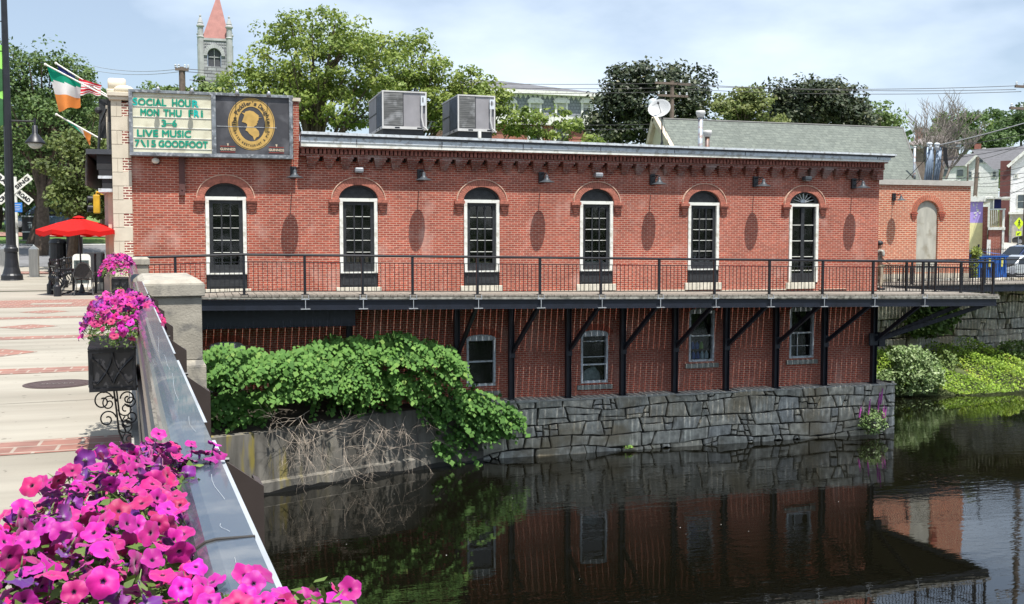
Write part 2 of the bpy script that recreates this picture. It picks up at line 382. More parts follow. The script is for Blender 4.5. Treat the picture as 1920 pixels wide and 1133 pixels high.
# bridge deck = sidewalk slab, with plaza beyond
M_SIDE = M_PAVE
s = MB(); pl = [br(-30,-3), br(.30,-3), br(.30,26.5), Vector((-1.62,28.55,0)), Vector((-1.86,31.3,0)), Vector((-2.2,34.0,0)), Vector((-40,34.0,0)), Vector((-40,20,0))]
s.prism([(p.x, p.y) for p in pl], (0,0,0), (1,0,0), (0,1,0), (0,0,-.55)); struct(s.build('sidewalk', M_SIDE))
for k, dist in enumerate((3.5, 7.75, 12.35, 16.6, 20.9)):
    b = MB(); w = .25 if k else .3
    b.add([br(-30,dist-w,.004), br(.02,dist-w,.004), br(.02,dist+w,.004), br(-30,dist+w,.004)], [(0,1,2,3)]); struct(b.build('brick_strip', M_BPAVE))
b = MB(); b.add([br(-30,24.2,.004), br(.02,24.2,.004), br(.02,27.2,.004), br(-30,27.2,.004)], [(0,1,2,3)]); struct(b.build('brick_crosswalk', M_BPAVE))
b = MB(); b.add([br(-2.35,25.2,.008), br(-1.35,25.2,.008), br(-1.35,25.75,.008), br(-2.35,25.75,.008)], [(0,1,2,3)]); struct(b.build('pavement_marking', M_PAVE))
for lat in (-1.8, -5.2):
    for dist in (5.8, 10.1, 14.45, 18.75, 22.6):
        b = MB(); r_ = .54; b.add([br(lat-r_,dist,.0045), br(lat,dist-r_,.0045), br(lat+r_,dist,.0045), br(lat,dist+r_,.0045)], [(0,1,2,3)]); struct(b.build('brick_diamond', M_BPAVE))
for dist in (5.0, 9.9, 14.3, 18.6):   # sawn joints
    b = MB(); b.add([br(-30,dist,.003), br(.02,dist,.003), br(.02,dist+.012,.003), br(-30,dist+.012,.003)], [(0,1,2,3)]); struct(b.build('pavement_joint', mat('joint_filler', (.2,.18,.15), .9)))
c = br(-.76, 11.1)
t = thing('manhole_cover', 'round dark iron manhole cover set in the pale sidewalk', 'manhole cover', (c.x,c.y,.002))
m = MB(); m.lathe([(.35,.002),(.35,.006),(.31,.006),(.31,.004),(.29,.004),(.29,.007),(.0,.007)], c, 32); m.build('iron_disc', mat('rusty_iron', (.10,.065,.06), .6, .4, .3, 30), t)
m = MB(); text(m, 'SEWER', c + Vector((-.17,-.05,.011)), (1,0,0), (0,1,0), .34, .09); m.build('lettering', mat('worn_iron', (.26,.22,.2), .5, .5), t, fix=False)
# water and river bed sides
wm, n, l, p = _base('river_water')
p.inputs['Base Color'].default_value = (.004,.0038,.0022,1); p.inputs['Roughness'].default_value = .015; p.inputs['IOR'].default_value = 1.8
z = _noise(n, l, 1.0, 3, sc=(1.2,3.6,1)); z2 = _noise(n, l, 5.5, 2, sc=(.8,1.6,1)); zc = _noise(n, l, .16, 2)
zr = _ramp(n, l, zc.outputs['Fac'], [(.42, (.12,)*3), (.6, (1,)*3)])
ma = n.new('ShaderNodeMath'); ma.operation = 'MULTIPLY_ADD'; ma.inputs[1].default_value = .35; l.new(z2.outputs['Fac'], ma.inputs[0]); l.new(z.outputs['Fac'], ma.inputs[2])
mb_ = n.new('ShaderNodeMath'); mb_.operation = 'MULTIPLY'; l.new(ma.outputs[0], mb_.inputs[0]); l.new(zr.outputs[0], mb_.inputs[1])
_bump(n, l, p, mb_.outputs[0], .42, .02)
w = MB(); w.add([(-14,-30,-5.3),(90,-30,-5.3),(90,42.2,-5.3),(-14,42.2,-5.3)], [(0,1,2,3)]); struct(w.build('water', wm))
# scattered floating specks
sp = MB()
for k in range(14):
    q = gnd(random.uniform(560,1800), random.uniform(900,1125), -5.292); r_ = random.uniform(.006,.014)
    sp.add([q+Vector((r_*math.cos(a), r_*1.2*math.sin(a), 0)) for a in (0,1.3,2.5,3.8,5)], [(0,1,2,3,4)])
o = sp.build('floating_seeds', mat('pale_seed_fluff', (.6,.6,.55), .9)); tag(o, 'tiny pale seeds drifting on the dark river', 'seeds', None, 'stuff')
# bank at right
b = MB(); ys = [(36.0,-5.9),(37.4,-5.27),(38.4,-4.85),(39.7,-4.3),(41.9,-3.95)]
for i in range(31):
    x = 23.3 + i*1.6
    for (y, zz) in ys: b.v.append((x, y + math.sin(x*.9)*.35*(y < 41) - (.35 if x > 33 else 0)*(y < 41)*(x-33)/6, zz + random.uniform(-.08,.08)))
for i in range(30):
    for j in range(4): k = i*5+j; b.f.append((k, k+5, k+6, k+1)); b.m.append(0)
struct(b.build('river_bank', mat('bank_soil', (.06,.075,.025), .95, var=.5, scale=2)))

b = MB(); b.add([(-120,-90,-2.5),(140,-90,-2.5),(140,-29.8,-3.2),(-120,-29.8,-3.2)], [(0,1,2,3)]); b.add([(-120,-29.8,-3.2),(140,-29.8,-3.2),(140,-29.5,-5.4),(-120,-29.5,-5.4)], [(0,1,2,3)]); struct(b.build('near_bank', M_GRASS))  # unseen ground behind the camera, added with the trees the panes reflect
# ---------- irregular stone masonry ----------
def stonework(mb, L, H, mp_, joint=.026, minw=.5, maxw=1.6, rows=(.3,.62), seed=3, proud=.10, small=.2):
    rd = random.Random(seed); cells = []
    # wavy course lines
    zs = [0.]
    while zs[-1] < H - .18: zs.append(min(H, zs[-1] + rd.uniform(*rows)))
    if H - zs[-1] > .02: zs.append(H)
    ph = [(rd.uniform(0,6), rd.uniform(.25,.6), rd.uniform(.03,.09)) for _ in zs]
    def zl(k, x):
        if k == 0 or k == len(zs)-1: return zs[k]
        a, f_, am = ph[k]; return zs[k] + am*math.sin(a + f_*x*2) + am*.6*math.sin(a*2 + f_*x*5.3)
    for k in range(len(zs)-1):
        x = 0; h = zs[k+1]-zs[k]; tilt = 0
        while x < L - .05:
            w = rd.uniform(minw, maxw); sm = rd.random() < small
            if sm: w = rd.uniform(.15,.35)
            if x + w > L - .3: w = L - x
            t2 = rd.uniform(-.09,.09)*h/.4 if x + w < L else 0
            xa0, xa1, xb0, xb1 = x - tilt, x + tilt, x + w - t2, x + w + t2
            q = [(xa0, zl(k, xa0)), (xb0, zl(k, xb0)), (xb1, zl(k+1, xb1)), (xa1, zl(k+1, xa1))]
            if sm and h > .28:
                mid = rd.uniform(.35,.65); a = (q[0][0]*(1-mid)+q[3][0]*mid, q[0][1]*(1-mid)+q[3][1]*mid + rd.uniform(-.03,.03)); b_ = (q[1][0]*(1-mid)+q[2][0]*mid, q[1][1]*(1-mid)+q[2][1]*mid)
                cells += [[q[0],q[1],b_,a], [a,b_,q[2],q[3]]]
            elif not sm and rd.random() < .16 and h > .38:
                mid = rd.uniform(.3,.7); a = (q[0][0]*(1-mid)+q[3][0]*mid, q[0][1]*(1-mid)+q[3][1]*mid); b_ = (q[1][0]*(1-mid)+q[2][0]*mid, q[1][1]*(1-mid)+q[2][1]*mid + rd.uniform(-.06,.06))
                cells += [[q[0],q[1],b_,a], [a,b_,q[2],q[3]]]
            else: cells.append(q)
            x += w; tilt = t2
    for q in cells:
        cx = sum(a[0] for a in q)/4; cz_ = sum(a[1] for a in q)/4; pts = []
        for i in range(4):
            a, b_ = q[i], q[(i+1) % 4]; ln = math.hypot(b_[0]-a[0], b_[1]-a[1]); k = max(2, min(6, int(ln/.16)))
            for j in range(k):
                t_ = (j + (rd.uniform(-.2,.2) if j else rd.uniform(.02,.1)))/k; t_ = max(0, t_)
                px_, pz_ = a[0]+(b_[0]-a[0])*t_, a[1]+(b_[1]-a[1])*t_
                d = math.hypot(cx-px_, cz_-pz_) or 1; sh = joint*rd.uniform(.5,1.5)/d
                pts.append((px_+(cx-px_)*sh, pz_+(cz_-pz_)*sh))
        n_ = len(pts); pr = rd.uniform(-.02, proud); tn = rd.uniform(.0,1.0)
        ring = lambda sc, d_: [mp_(cx+(a[0]-cx)*sc, cz_+(a[1]-cz_)*sc, d_ + (rd.uniform(-.008,.008) if d_ > 0 else 0)) for a in pts]
        tx, tz = rd.uniform(-.05,.05), rd.uniform(-.05,.05)
        v0 = ring(1, -.12); v1 = ring(.985, .04+pr); 
        v2 = [mp_(cx+(a[0]-cx)*.86, cz_+(a[1]-cz_)*.86, .075+pr+tx*(a[0]-cx)+tz*(a[1]-cz_)+rd.uniform(-.01,.01)) for a in pts]
        fs = []
        for i in range(n_):
            j = (i+1) % n_; fs += [(i, j, n_+j, n_+i), (n_+i, n_+j, 2*n_+j, 2*n_+i)]
        vs_ = v0+v1+v2+[mp_(cx, cz_, .08+pr+rd.uniform(-.012,.02))]
        fs += [(2*n_+i, 2*n_+(i+1) % n_, 3*n_) for i in range(n_)]
        mb.add(vs_, fs, 0, tn)
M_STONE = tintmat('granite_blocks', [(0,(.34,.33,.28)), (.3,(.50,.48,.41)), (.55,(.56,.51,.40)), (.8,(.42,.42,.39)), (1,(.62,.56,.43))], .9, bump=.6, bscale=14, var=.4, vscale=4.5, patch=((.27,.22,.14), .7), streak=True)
M_GAP = mat('dark_joint', (.03,.028,.025), .95)
t = thing('stone_foundation', 'tall dry laid grey granite foundation under the brick restaurant wall, rising from the river', 'stone wall', (8.2,30.4,-5.5))
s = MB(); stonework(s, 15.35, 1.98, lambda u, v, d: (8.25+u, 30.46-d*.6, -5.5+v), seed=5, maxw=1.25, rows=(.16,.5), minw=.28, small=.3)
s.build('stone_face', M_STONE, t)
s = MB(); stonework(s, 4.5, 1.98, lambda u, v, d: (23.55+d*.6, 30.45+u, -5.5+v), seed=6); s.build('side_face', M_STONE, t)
s = MB(); s.box(8.3,30.5,-5.6,23.5,36,-3.53); s.build('core', M_GAP, t)
s = MB(); stonework(s, 3.2, .22, lambda u, v, d: (23.6-u, 30.24+d*.2+v*.3, -3.56), seed=8) if False else None
# cap ledge
s = MB(); 
x = 8.3
while x < 23.6:
    w = random.uniform(.7,1.6); w = min(w, 23.62-x); s.box(x+.01,30.36+random.uniform(-.04,.04),-3.58,x+w-.01,31.2,-3.5+random.uniform(-.03,.02)); x += w
s.build('ledge_stones', mat('ledge_granite', (.36,.355,.32), .9, var=.3, scale=3, bump=.4), t, bevel=.02)
t = thing('riverside_stone_wall', 'rough grey granite retaining wall behind the shrubs, below the small brick annex', 'stone wall', (23.3,41.9,-5.3))
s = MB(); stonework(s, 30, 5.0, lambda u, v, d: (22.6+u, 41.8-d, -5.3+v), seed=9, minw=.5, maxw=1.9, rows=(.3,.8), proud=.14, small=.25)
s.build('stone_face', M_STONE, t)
s = MB(); s.box(23.3,41.86,-5.5,60,41.94,-.3); s.build('core', M_GAP, t)
# concrete retaining wall by the bridge
cw = [(-3,26.6),(.3,27.45),(1.68,27.99),(3.1,28.55),(4.71,29.17),(6.5,29.8),(8.35,30.4)]
t = thing('concrete_retaining_wall', 'stained concrete retaining wall curving out of the river under the leafy vine', 'retaining wall', (3,28.6,-5.4))
M_CW = mat('stained_river_concrete', (.15,.14,.12), .95, var=.45, scale=1.6, bump=.5, bscale=26, sc=(2.5,2.5,.35), dirt=((.07,.065,.055), 1.2))
def _lich(m):
    n, l = m.node_tree.nodes, m.node_tree.links; p = n['Principled BSDF']; src = p.inputs['Base Color'].links[0].from_socket
    z = _noise(n, l, 2.2, 6, sc=(2.2,1,.28)); r1 = _ramp(n, l, z.outputs['Fac'], [(.56,(0,0,0)),(.68,(.8,.8,.8))])
    t_ = n.new('ShaderNodeTexCoord'); sx = n.new('ShaderNodeSeparateXYZ'); l.new(t_.outputs['Object'], sx.inputs[0]); mr = n.new('ShaderNodeMapRange'); mr.inputs['From Min'].default_value = .6; mr.inputs['From Max'].default_value = -1.2; l.new(sx.outputs[0], mr.inputs[0])
    mm = n.new('ShaderNodeMath'); mm.operation = 'MULTIPLY'; l.new(r1.outputs[0], mm.inputs[0]); l.new(mr.outputs[0], mm.inputs[1]); l.new(_mix(n, l, mm.outputs[0], src, (.26,.21,.035)), p.inputs['Base Color'])
_lich(M_CW)
s = MB(); zt = [-3.55,-3.6,-3.62,-3.6,-3.5,-3.5,-3.55]; k = len(cw)
for (x, y), z_ in zip(cw, zt): s.v += [(x,y-.12,-5.6), (x,y-.12,-4.98), (x,y,-4.93), (x,y,z_), (x-.3,y+.9,z_+.05), (x-.3,y+.9,-5.6)]
for i in range(k-1):
    for j in range(5): a = i*6+j; s.f.append((a, a+6, a+7, a+1)); s.m.append(0)
s.build('wall', M_CW, t)
s = MB()
for (x0_,y0_),(x1_,y1_) in zip(cw, cw[1:]):
    for k in range(6):
        a_, b_ = k/6, (k+1)/6; h0, h1 = -5.2+.05*math.sin(x0_*3+k), -5.2+.05*math.sin(x0_*3+k+1); xa, ya, xb, yb = x0_+(x1_-x0_)*a_, y0_+(y1_-y0_)*a_-.128, x0_+(x1_-x0_)*b_, y0_+(y1_-y0_)*b_-.128
        s.add([(xa,ya,-5.4),(xb,yb,-5.4),(xb,yb,h1 if k < 5 else -5.2+.05*math.sin(x1_*3)),(xa,ya,h0)], [(0,1,2,3)])
s.build('wet_waterline', mat('wet_black_band', (.012,.011,.009), .4), t, fix=False)
# earth slope behind that wall up to the building
s = MB(); 
for (x, y), z_ in zip(cw, zt): s.v += [(x,y+.15,z_-.02), (x,y+1.2,z_+.25), (x+.2,31.05,-2.9)]
for i in range(k-1):
    for j in range(2): a = i*3+j; s.f.append((a, a+3, a+4, a+1)); s.m.append(0)
struct(s.build('earth_slope', mat('dark_soil', (.04,.032,.022), .95, var=.4)))
s = MB(); s.box(-30,26.5,-5.6,-3.2,29.5,-.6); s.box(-3.2,28.9,-5.6,-1.9,31.2,-.3)
tag(s.build('bridge_abutment', M_CONC), 'grey concrete abutment block under the end of the bridge', 'abutment')

# ================= MAIN BUILDING =================
WX0, WX1, WY = -1.86, 23.18, 31.0
bld = thing('brick_restaurant', 'long two storey red brick restaurant with arched windows standing over the river', 'building', (10.6,31,0))
def wall_arched(mb, x0, x1, z0, z1, ops, Y=WY, depth=.22, n=14):
    """front face at Y with openings (xc, halfwidth, zbottom, zspring, rise)"""
    ops = sorted(ops); x = x0
    def q(a, b, za, zb): mb.add([(a,Y,za),(b,Y,za),(b,Y,zb),(a,Y,zb)], [(0,1,2,3)])
    for xc, hw, zb, zs_, ri in ops:
        q(x, xc-hw, z0, z1)
        if zb > z0 + .001: q(xc-hw, xc+hw, z0, zb)
        pts = [(xc-hw*math.cos(math.pi*i/n), zs_+ri*math.sin(math.pi*i/n)) for i in range(n+1)]
        for (a, za), (b, zb_) in zip(pts, pts[1:]):
            mb.add([(a,Y,za),(b,Y,zb_),(b,Y,z1),(a,Y,z1)], [(0,1,2,3)])
            mb.add([(a,Y,za),(a,Y+depth,za),(b,Y+depth,zb_),(b,Y,zb_)], [(0,1,2,3)])
        for sx in (-1, 1): mb.add([(xc+sx*hw,Y,zb),(xc+sx*hw,Y+depth,zb),(xc+sx*hw,Y+depth,zs_),(xc+sx*hw,Y,zs_)], [(0,1,2,3)])
        mb.add([(xc-hw,Y,zb),(xc+hw,Y,zb),(xc+hw,Y+depth,zb),(xc-hw,Y+depth,zb)], [(0,1,2,3)])
        x = xc + hw
    q(x, x1, z0, z1)
WC = [.744 + 3.876*i for i in range(6)]
w = MB()
wall_arched(w, WX0, WX1, -.5, 3.95, [(xc, .585, .04, 2.80, .43) for xc in WC])
LW = [(8.47,.48,-3.07,-1.42), (12.33,.48,-3.12,-1.38), (16.23,.48,-2.55,-.72), (20.12,.49,-2.56,-.72), (.7,.48,-3.0,-1.42)]
wall_arched(w, WX0, WX1, -3.6, -.5, [(xc, hw, zb, zt_-.12, .12) for xc, hw, zb, zt_ in LW], n=6)
w.add([(WX0,WY,3.95),(2.72,WY,3.95),(2.72,WY,5.62),(WX0,WY,5.62)], [(0,1,2,3)])
w.add([(2.72,WY,3.95),(WX1,WY,3.95),(WX1,WY,4.5),(2.72,WY,4.5)], [(0,1,2,3)])
# right and left ends, upper return of the tall corner bay, roof
w.add([(WX1,WY,-3.6),(WX1,46,-3.6),(WX1,46,4.4),(WX1,WY,4.4)], [(0,1,2,3)])
w.add([(WX0,WY,-3.6),(WX0,46,-3.6),(WX0,46,5.62),(WX0,WY,5.62)], [(0,1,2,3)])
w.build('wall', M_BRICK, bld, fix=False)
w = MB(); w.box(2.70,30.93,3.72,2.87,31.5,5.66); w.box(2.72,31.0,5.2,2.88,46,5.60)
w.build('corner_pier', M_BRICK, bld); w = MB(); w.box(2.66,30.88,5.66,2.92,31.6,5.76); w.build('pier_cap', M_CREAM, bld)
w = MB(); w.box(2.9,31.0,4.36,WX1-.02,46,4.42); w.box(WX0,31.05,5.1,2.72,46,5.2); w.build('roof', mat('roof_membrane', (.2,.2,.2), .9), bld)
w = MB(); w.box(WX0+.02,31.6,-3.5,WX1-.02,32.0,4.3); w.build('interior_wall', M_DARK, bld)
# fascia board: sloping top
w = MB()
def wedge(mb, x0, x1, zb0, zb1, zt0, zt1, y0, y1, m=0):
    mb.add([(x0,y0,zb0),(x1,y0,zb1),(x1,y1,zb1),(x0,y1,zb0),(x0,y0,zt0),(x1,y0,zt1),(x1,y1,zt1),(x0,y1,zt0)],
           [(0,3,2,1),(4,5,6,7),(0,1,5,4),(1,2,6,5),(2,3,7,6),(3,0,4,7)], m)
wedge(w, 2.89, 23.20, 4.31, 4.30, 4.44, 4.37, 30.52, 31.0, 0)
wedge(w, 2.89, 23.26, 4.44, 4.37, 4.60, 4.47, 30.50, 31.0, 1)
wedge(w, 2.89, 23.42, 4.60, 4.47, 4.66, 4.52, 30.47, 31.0, 2)
wedge(w, 2.89, 23.46, 4.66, 4.52, 4.74, 4.58, 30.43, 31.1, 1)
for k in range(8): x = 4.5+k*2.6; w.box(x,30.493,4.40,x+.02,30.50,4.55,2)
w.build('fascia', [M_WHITE, M_WHITEG, mat('dark_roof_lip', (.06,.06,.07), .6)], bld)
# corbel table
w = MB(); dent = MB(); dk_ = MB()
w.box(2.88,30.73,4.05,WX1+.02,31.0,4.12)
x = 2.92
while x < WX1 - .05:
    dent.box(x,30.66,4.12,x+.085,31.0,4.265); x += .125
dent.box(2.88,30.58,4.265,WX1+.03,31.0,4.305)
x = 3.05; k = 0
while x < WX1 - .3:
    for j in range(5):
        wd = .385 - j*.05; cx = x + .2 - j*.008; zz = 4.05 - j*.066
        w.box(cx-wd/2, 30.735+j*.045, zz-.066, cx+wd/2, 31.0, zz)
    x += .505
w.box(WX1-.24,30.80,3.70,WX1+.02,31.0,4.05)
x = 3.05+.385+.015
while x < WX1 - .3: dk_.box(x,30.985,3.93,x+.10,30.998,4.045); x += .505
dk_.build('corbel_gap_shade', mat('recess_shade', (.03,.02,.018), .9), bld)  # dark boxes paint the shade in the gaps between brackets
w.build('corbel_table', brickmat('corbel_brick', (.30,.08,.05), (.20,.055,.045), (.36,.24,.2), .2, .062, .012, stain=(.42,.38,.36), sfac=.6, blotch=.4), bld)
dent.build('dentil_course', mat('dentil_brick', (.27,.10,.075), .9, var=.6, scale=9), bld)
# mid band between bays and floor
w = MB(); w.box(WX0+.3,30.96,-.12,.10,31.0,.02)
for a, b_ in zip(WC, WC[1:]+[WX1-.62]): w.box(a+.66,30.962,-.16,b_-.66,31.0,.0-.015*(a/2))
w.build('base_course', M_CREAM, bld)
def arch_ring(mb, xc, r0x, r0z, r1x, r1z, zs_, y0, y1, n=24, gap=.0):
    for i in range(n):
        a0, a1 = math.pi*(i+gap)/n, math.pi*(i+1-gap)/n
        P = [(xc-r0x*math.cos(a0), zs_+r0z*math.sin(a0)), (xc-r0x*math.cos(a1), zs_+r0z*math.sin(a1)), (xc-r1x*math.cos(a1), zs_+r1z*math.sin(a1)), (xc-r1x*math.cos(a0), zs_+r1z*math.sin(a0))]
        mb.prism(P, (0,y0,0), (1,0,0), (0,0,1), (0,y1-y0,0))
def window(xc, i):
    door = i == 5
    win = thing('window', None, None, (xc,31,0)); win.parent = bld; win.location = Vector((xc,31,0)) - ORG[bld.name]
    if door: win['label'] = 'glazed double door with a fan light above it'
    # white frame
    f = MB(); zt_ = 2.83; zb = .10 if door else .58
    f.box(xc-.575,30.965,zb,xc-.475,31.16,zt_-.10); f.box(xc+.475,30.965,zb,xc+.575,31.16,zt_-.10); f.box(xc-.575,30.963,zt_-.10,xc+.575,31.16,zt_)
    if not door: f.box(xc-.575,30.96,.56,xc+.575,31.1,.60)
    f.build('frame', M_WHITE, win)
    s_ = MB(); mu = MB()
    if door:
        s_.box(xc-.475,31.06,.10,xc-.445,31.12,2.73); s_.box(xc+.43,31.06,.10,xc+.475,31.12,2.73); s_.box(xc-.445,31.06,2.68,xc+.43,31.12,2.73)
        s_.box(xc-.07,31.05,.10,xc+.055,31.12,2.68); s_.box(xc-.445,31.065,.10,xc+.43,31.115,.42)
        for z_ in (2.08,1.53,.98,.5): mu.box(xc-.43,31.05,z_,xc-.08,31.09,z_+.022); mu.box(xc+.065,31.05,z_,xc+.42,31.09,z_+.022)
    else:
        s_.box(xc-.475,31.05,.60,xc-.37,31.12,2.73); s_.box(xc+.37,31.05,.60,xc+.475,31.12,2.73); s_.box(xc-.37,31.05,2.63,xc+.37,31.12,2.73); s_.box(xc-.37,31.052,.60,xc+.37,31.12,.84)
        for x_ in (-.125,.125): s_.box(xc+x_-.02,31.055,.84,xc+x_+.02,31.10,2.63)
        for z_ in (2.27,1.91,1.55,1.19): mu.box(xc-.36,31.045,z_,xc-.147,31.09,z_+.016); mu.box(xc-.103,31.045,z_,xc+.103,31.09,z_+.016); mu.box(xc+.147,31.045,z_,xc+.36,31.09,z_+.016)
    s_.build('sash', M_BLK2, win); mu.build('glazing_bar', M_WHITE, win)  # white on the horizontal bars paints the sun caught on their edges
    g_ = MB(); g_.add([(xc-.47,31.105,.12 if door else .84),(xc+.47,31.105,.12 if door else .84),(xc+.47,31.105,2.72),(xc-.47,31.105,2.72)], [(0,1,2,3)]); g_.build('pane', M_GLASS, win)
    # transom
    tr = MB(); pts = [(.585*math.cos(math.pi*k/16), .41*math.sin(math.pi*k/16)) for k in range(17)]
    if door:
        arch_ring(tr, xc, .44, .36, .575, .425, 2.83, 31.0, 31.1, 16); tr.box(xc-.575,31.0,2.83,xc+.575,31.1,2.87)
        for k in range(1, 8):
            a = math.pi*k/8; tr.beam((xc+.1*math.cos(a),31.05,2.87+.08*math.sin(a)), (xc+.45*math.cos(a),31.05,2.84+.37*math.sin(a)), .03, .016, 1)
        tr.lathe([(.1,0),(.1,.03)], (xc,31.06,2.88), 12, 1, (0,-1,0))
        tr.build('fan_light', [M_BLK2, M_WHITEG], win)
        g_ = MB(); g_.prism(pts, (xc,31.12,2.83), (1,0,0), (0,0,1), (0,.004,0)); g_.build('fan_light_pane', M_GLASS, win)
    else:
        tr.prism(pts, (xc,31.09,2.82), (1,0,0), (0,0,1), (0,.04,0)); arch_ring(tr, xc, .52, .36, .585, .425, 2.82, 31.02, 31.09, 16)
        for k in range(1, 5): tr.box(xc-.5*math.sqrt(1-(k/5.5)**2),31.08,2.82+k*.07,xc+.5*math.sqrt(1-(k/5.5)**2),31.09,2.828+k*.07)
        tr.build('transom_panel', M_BLK2, win)
        kp = MB(); kp.box(xc-.56,31.0,.14,xc+.56,31.08,.56); kp.box(xc-.5,30.985,.20,xc+.5,31.0,.24); kp.box(xc-.5,30.985,.46,xc+.5,31.0,.50)
        kp.box(xc-.5,30.985,.24,xc-.44,31.0,.46); kp.box(xc+.44,30.985,.24,xc+.5,31.0,.46); kp.box(xc-.57,30.95,.53,xc+.57,31.0,.557)
        kp.build('kick_panel', M_BLK2, win)
    si = MB(); dz_ = -.0146*(xc-1.1)
    for k in range(6 if not door else 5): si.box(xc-.69+k*.23,30.93,-.02+dz_*.4,xc-.69+k*.23+.222,31.05,.13 if not door else .09)
    si.build('sill', mat('cream_sill', (.62,.58,.48), .8, var=.15, scale=8), win, bevel=.01)
    ar = MB(); arch_ring(ar, xc, .60, .44, .80, .66, 2.79, 30.93, 31.0, 30, .06); arch_ring(ar, xc, .60, .44, .80, .66, 2.79, 30.95, 31.01, 30)
    ar.build('arch', mat('arch_brick', (.40,.145,.10), .85, var=.3, scale=12), win)
    ar = MB(); arch_ring(ar, xc, .80, .66, .825, .685, 2.79, 30.91, 31.0, 30); ar.build('arch_bead', mat('pale_mortar_bead', (.58,.38,.28), .85, var=.3, scale=9), win)
    for sx in (-1, 1):
        im = MB(); c_ = xc + sx*.735
        im.box(c_-.16,30.86,2.70,c_+.16,31.0,2.79)
        for k in range(4): wd = .14-.028*k; im.box(c_-wd,30.885+.024*k,2.635-.072*k,c_+wd,31.0,2.70-.072*k-.008*(k>0))
        im.build('impost', mat('impost_brick', (.37,.125,.085), .85, var=.35, scale=15), win)
    return win
for i, xc in enumerate(WC): window(xc, i)
# things seen inside: small tables with white cups behind panes
for i, col in ((1,(.45,.28,.16)),(2,(.55,.45,.25)),(3,(.6,.6,.55)),(4,(.6,.6,.6))):
    xc = WC[i]; t_ = MB(); t_.box(xc-.36,31.25,.84,xc+.36,31.55,.88)
    if i == 1:
        for k in range(5): t_.box(xc-.33+k*.14,31.2,.88,xc-.24+k*.14,31.25,1.06)
    else:
        for x_ in (-.2,-.05,.17): t_.lathe([(.03,0),(.04,.1),(.03,.14)], (xc+x_,31.22,.88), 8)
    o = t_.build('dining_table', mat('tableware_%d' % i, col, .5), None); tag(o, ['','tan slatted chair back glimpsed through the second arched window from the sign','small table with amber glasses glimpsed through the third arched window from the sign','table with pale cups glimpsed through the fourth arched window from the sign','table with white napkins glimpsed through the fifth arched window from the sign'][i], 'table')
# lower windows
def low_window(xc, hw, zb, zt_, i):
    win = thing('basement_window', None, None, (xc,31,zb)); win.parent = bld; win.location = Vector((xc,31,zb)) - ORG[bld.name]
    f = MB(); a, b_ = xc-hw+.005, xc+hw-.005; zz = zt_-.12
    f.box(a,30.99,zb,a+.07,31.14,zz); f.box(b_-.07,30.99,zb,b_,31.14,zz); f.box(a+.07,30.99,zb,b_-.07,31.14,zb+.07); f.box(a+.07,30.985,zz-.08,b_-.07,31.14,zz)
    f.prism([(math.cos(math.pi*k/8)*(hw-.005), math.sin(math.pi*k/8)*.11) for k in range(9)], (xc,30.995,zz), (1,0,0), (0,0,1), (0,.1,0))
    mid = zb + (zz-zb)*(.36 if i == 1 else .5)
    f.box(a+.07,31.0,mid,b_-.07,31.12,mid+.045)
    if i == 1: f.box(a+.07,31.03,zz-.26,b_-.07,31.1,zz-.235); f.box(a+.07,31.03,mid+.26,b_-.07,31.1,mid+.285)
    f.build('frame', M_WHITEG, win)
    if i == 3: f = MB(); f.box(xc-.14,31.05,zb+.07,xc-.12,31.09,mid); f.box(a+.07,31.05,zb+.42,b_-.07,31.09,zb+.435); f.build('glazing_bar', M_WHITEG, win)
    g_ = MB(); g_.add([(a+.05,31.11,zb+.05),(b_-.05,31.11,zb+.05),(b_-.05,31.11,zz-.04),(a+.05,31.11,zz-.04)], [(0,1,2,3)]); g_.build('pane', M_GLASS, win)
    s_ = MB()
    for k in range(5): s_.box(xc-.62+k*.25+.003,30.92,zb-.21 if i else zb-.3,xc-.62+k*.25+.245,31.0,zb-.06 if i else zb-.16)
    s_.build('sill', mat('grey_sill', (.30,.31,.28), .9, var=.3, scale=6), win, bevel=.01)
    arch = MB(); arch_ring(arch, xc, hw, .12, hw+.18, .32, zz, 30.975, 31.0, 14, .05); arch.build('arch', M_BRICKH, win)
for i, (xc, hw, zb, zt_) in enumerate(LW): low_window(xc, hw, zb, zt_, i)
jc = [(.25,.45,.03),(.05,.12,.4),(.05,.1,.35),(.45,.55,.6),(.4,.5,.58),(.3,.05,.08),(.05,.12,.38),(.08,.15,.45),(.3,.5,.08)]
jn = ['lime green','dark blue','navy','clear','pale blue','dark red','blue','mid blue','yellow green']
for k in range(9):
    row = 0 if k < 5 else 1; x_ = 15.88 + (k if row == 0 else k-5)*.165 + row*.04; z_ = -2.48 if row == 0 else -2.16; y_ = 31.24 + row*.14
    col = tuple(min(1, c*1.3) for c in jc[k]); t_ = thing('plastic_jug', f'{jn[k]} plastic jug, {["first","second","third","fourth","fifth"][k%5]} from the left on the {"upper" if row else "lower"} basement window shelf', 'jug', (x_,y_,z_), 'jugs behind the basement window')
    b_ = MB(); b_.lathe([(.066,0),(.07,.02),(.07,.16),(.03,.23),(.022,.25)], (x_,y_,z_), 12); b_.build('bottle', mat('jug_plastic_%d' % k, col, .3), t_, smooth=True)
    b_ = MB(); b_.lathe([(.026,.25),(.026,.275)], (x_,y_,z_), 10); b_.build('cap', mat('jug_cap', (.6,.6,.6), .4), t_)
b_ = MB(); b_.box(15.76,31.15,-2.52,16.7,31.3,-2.485); b_.box(15.76,31.3,-2.2,16.7,31.46,-2.165); tag(b_.build('bottle_shelf', M_WOODP), 'two tier wooden shelf behind the basement window with the jugs', 'shelf')
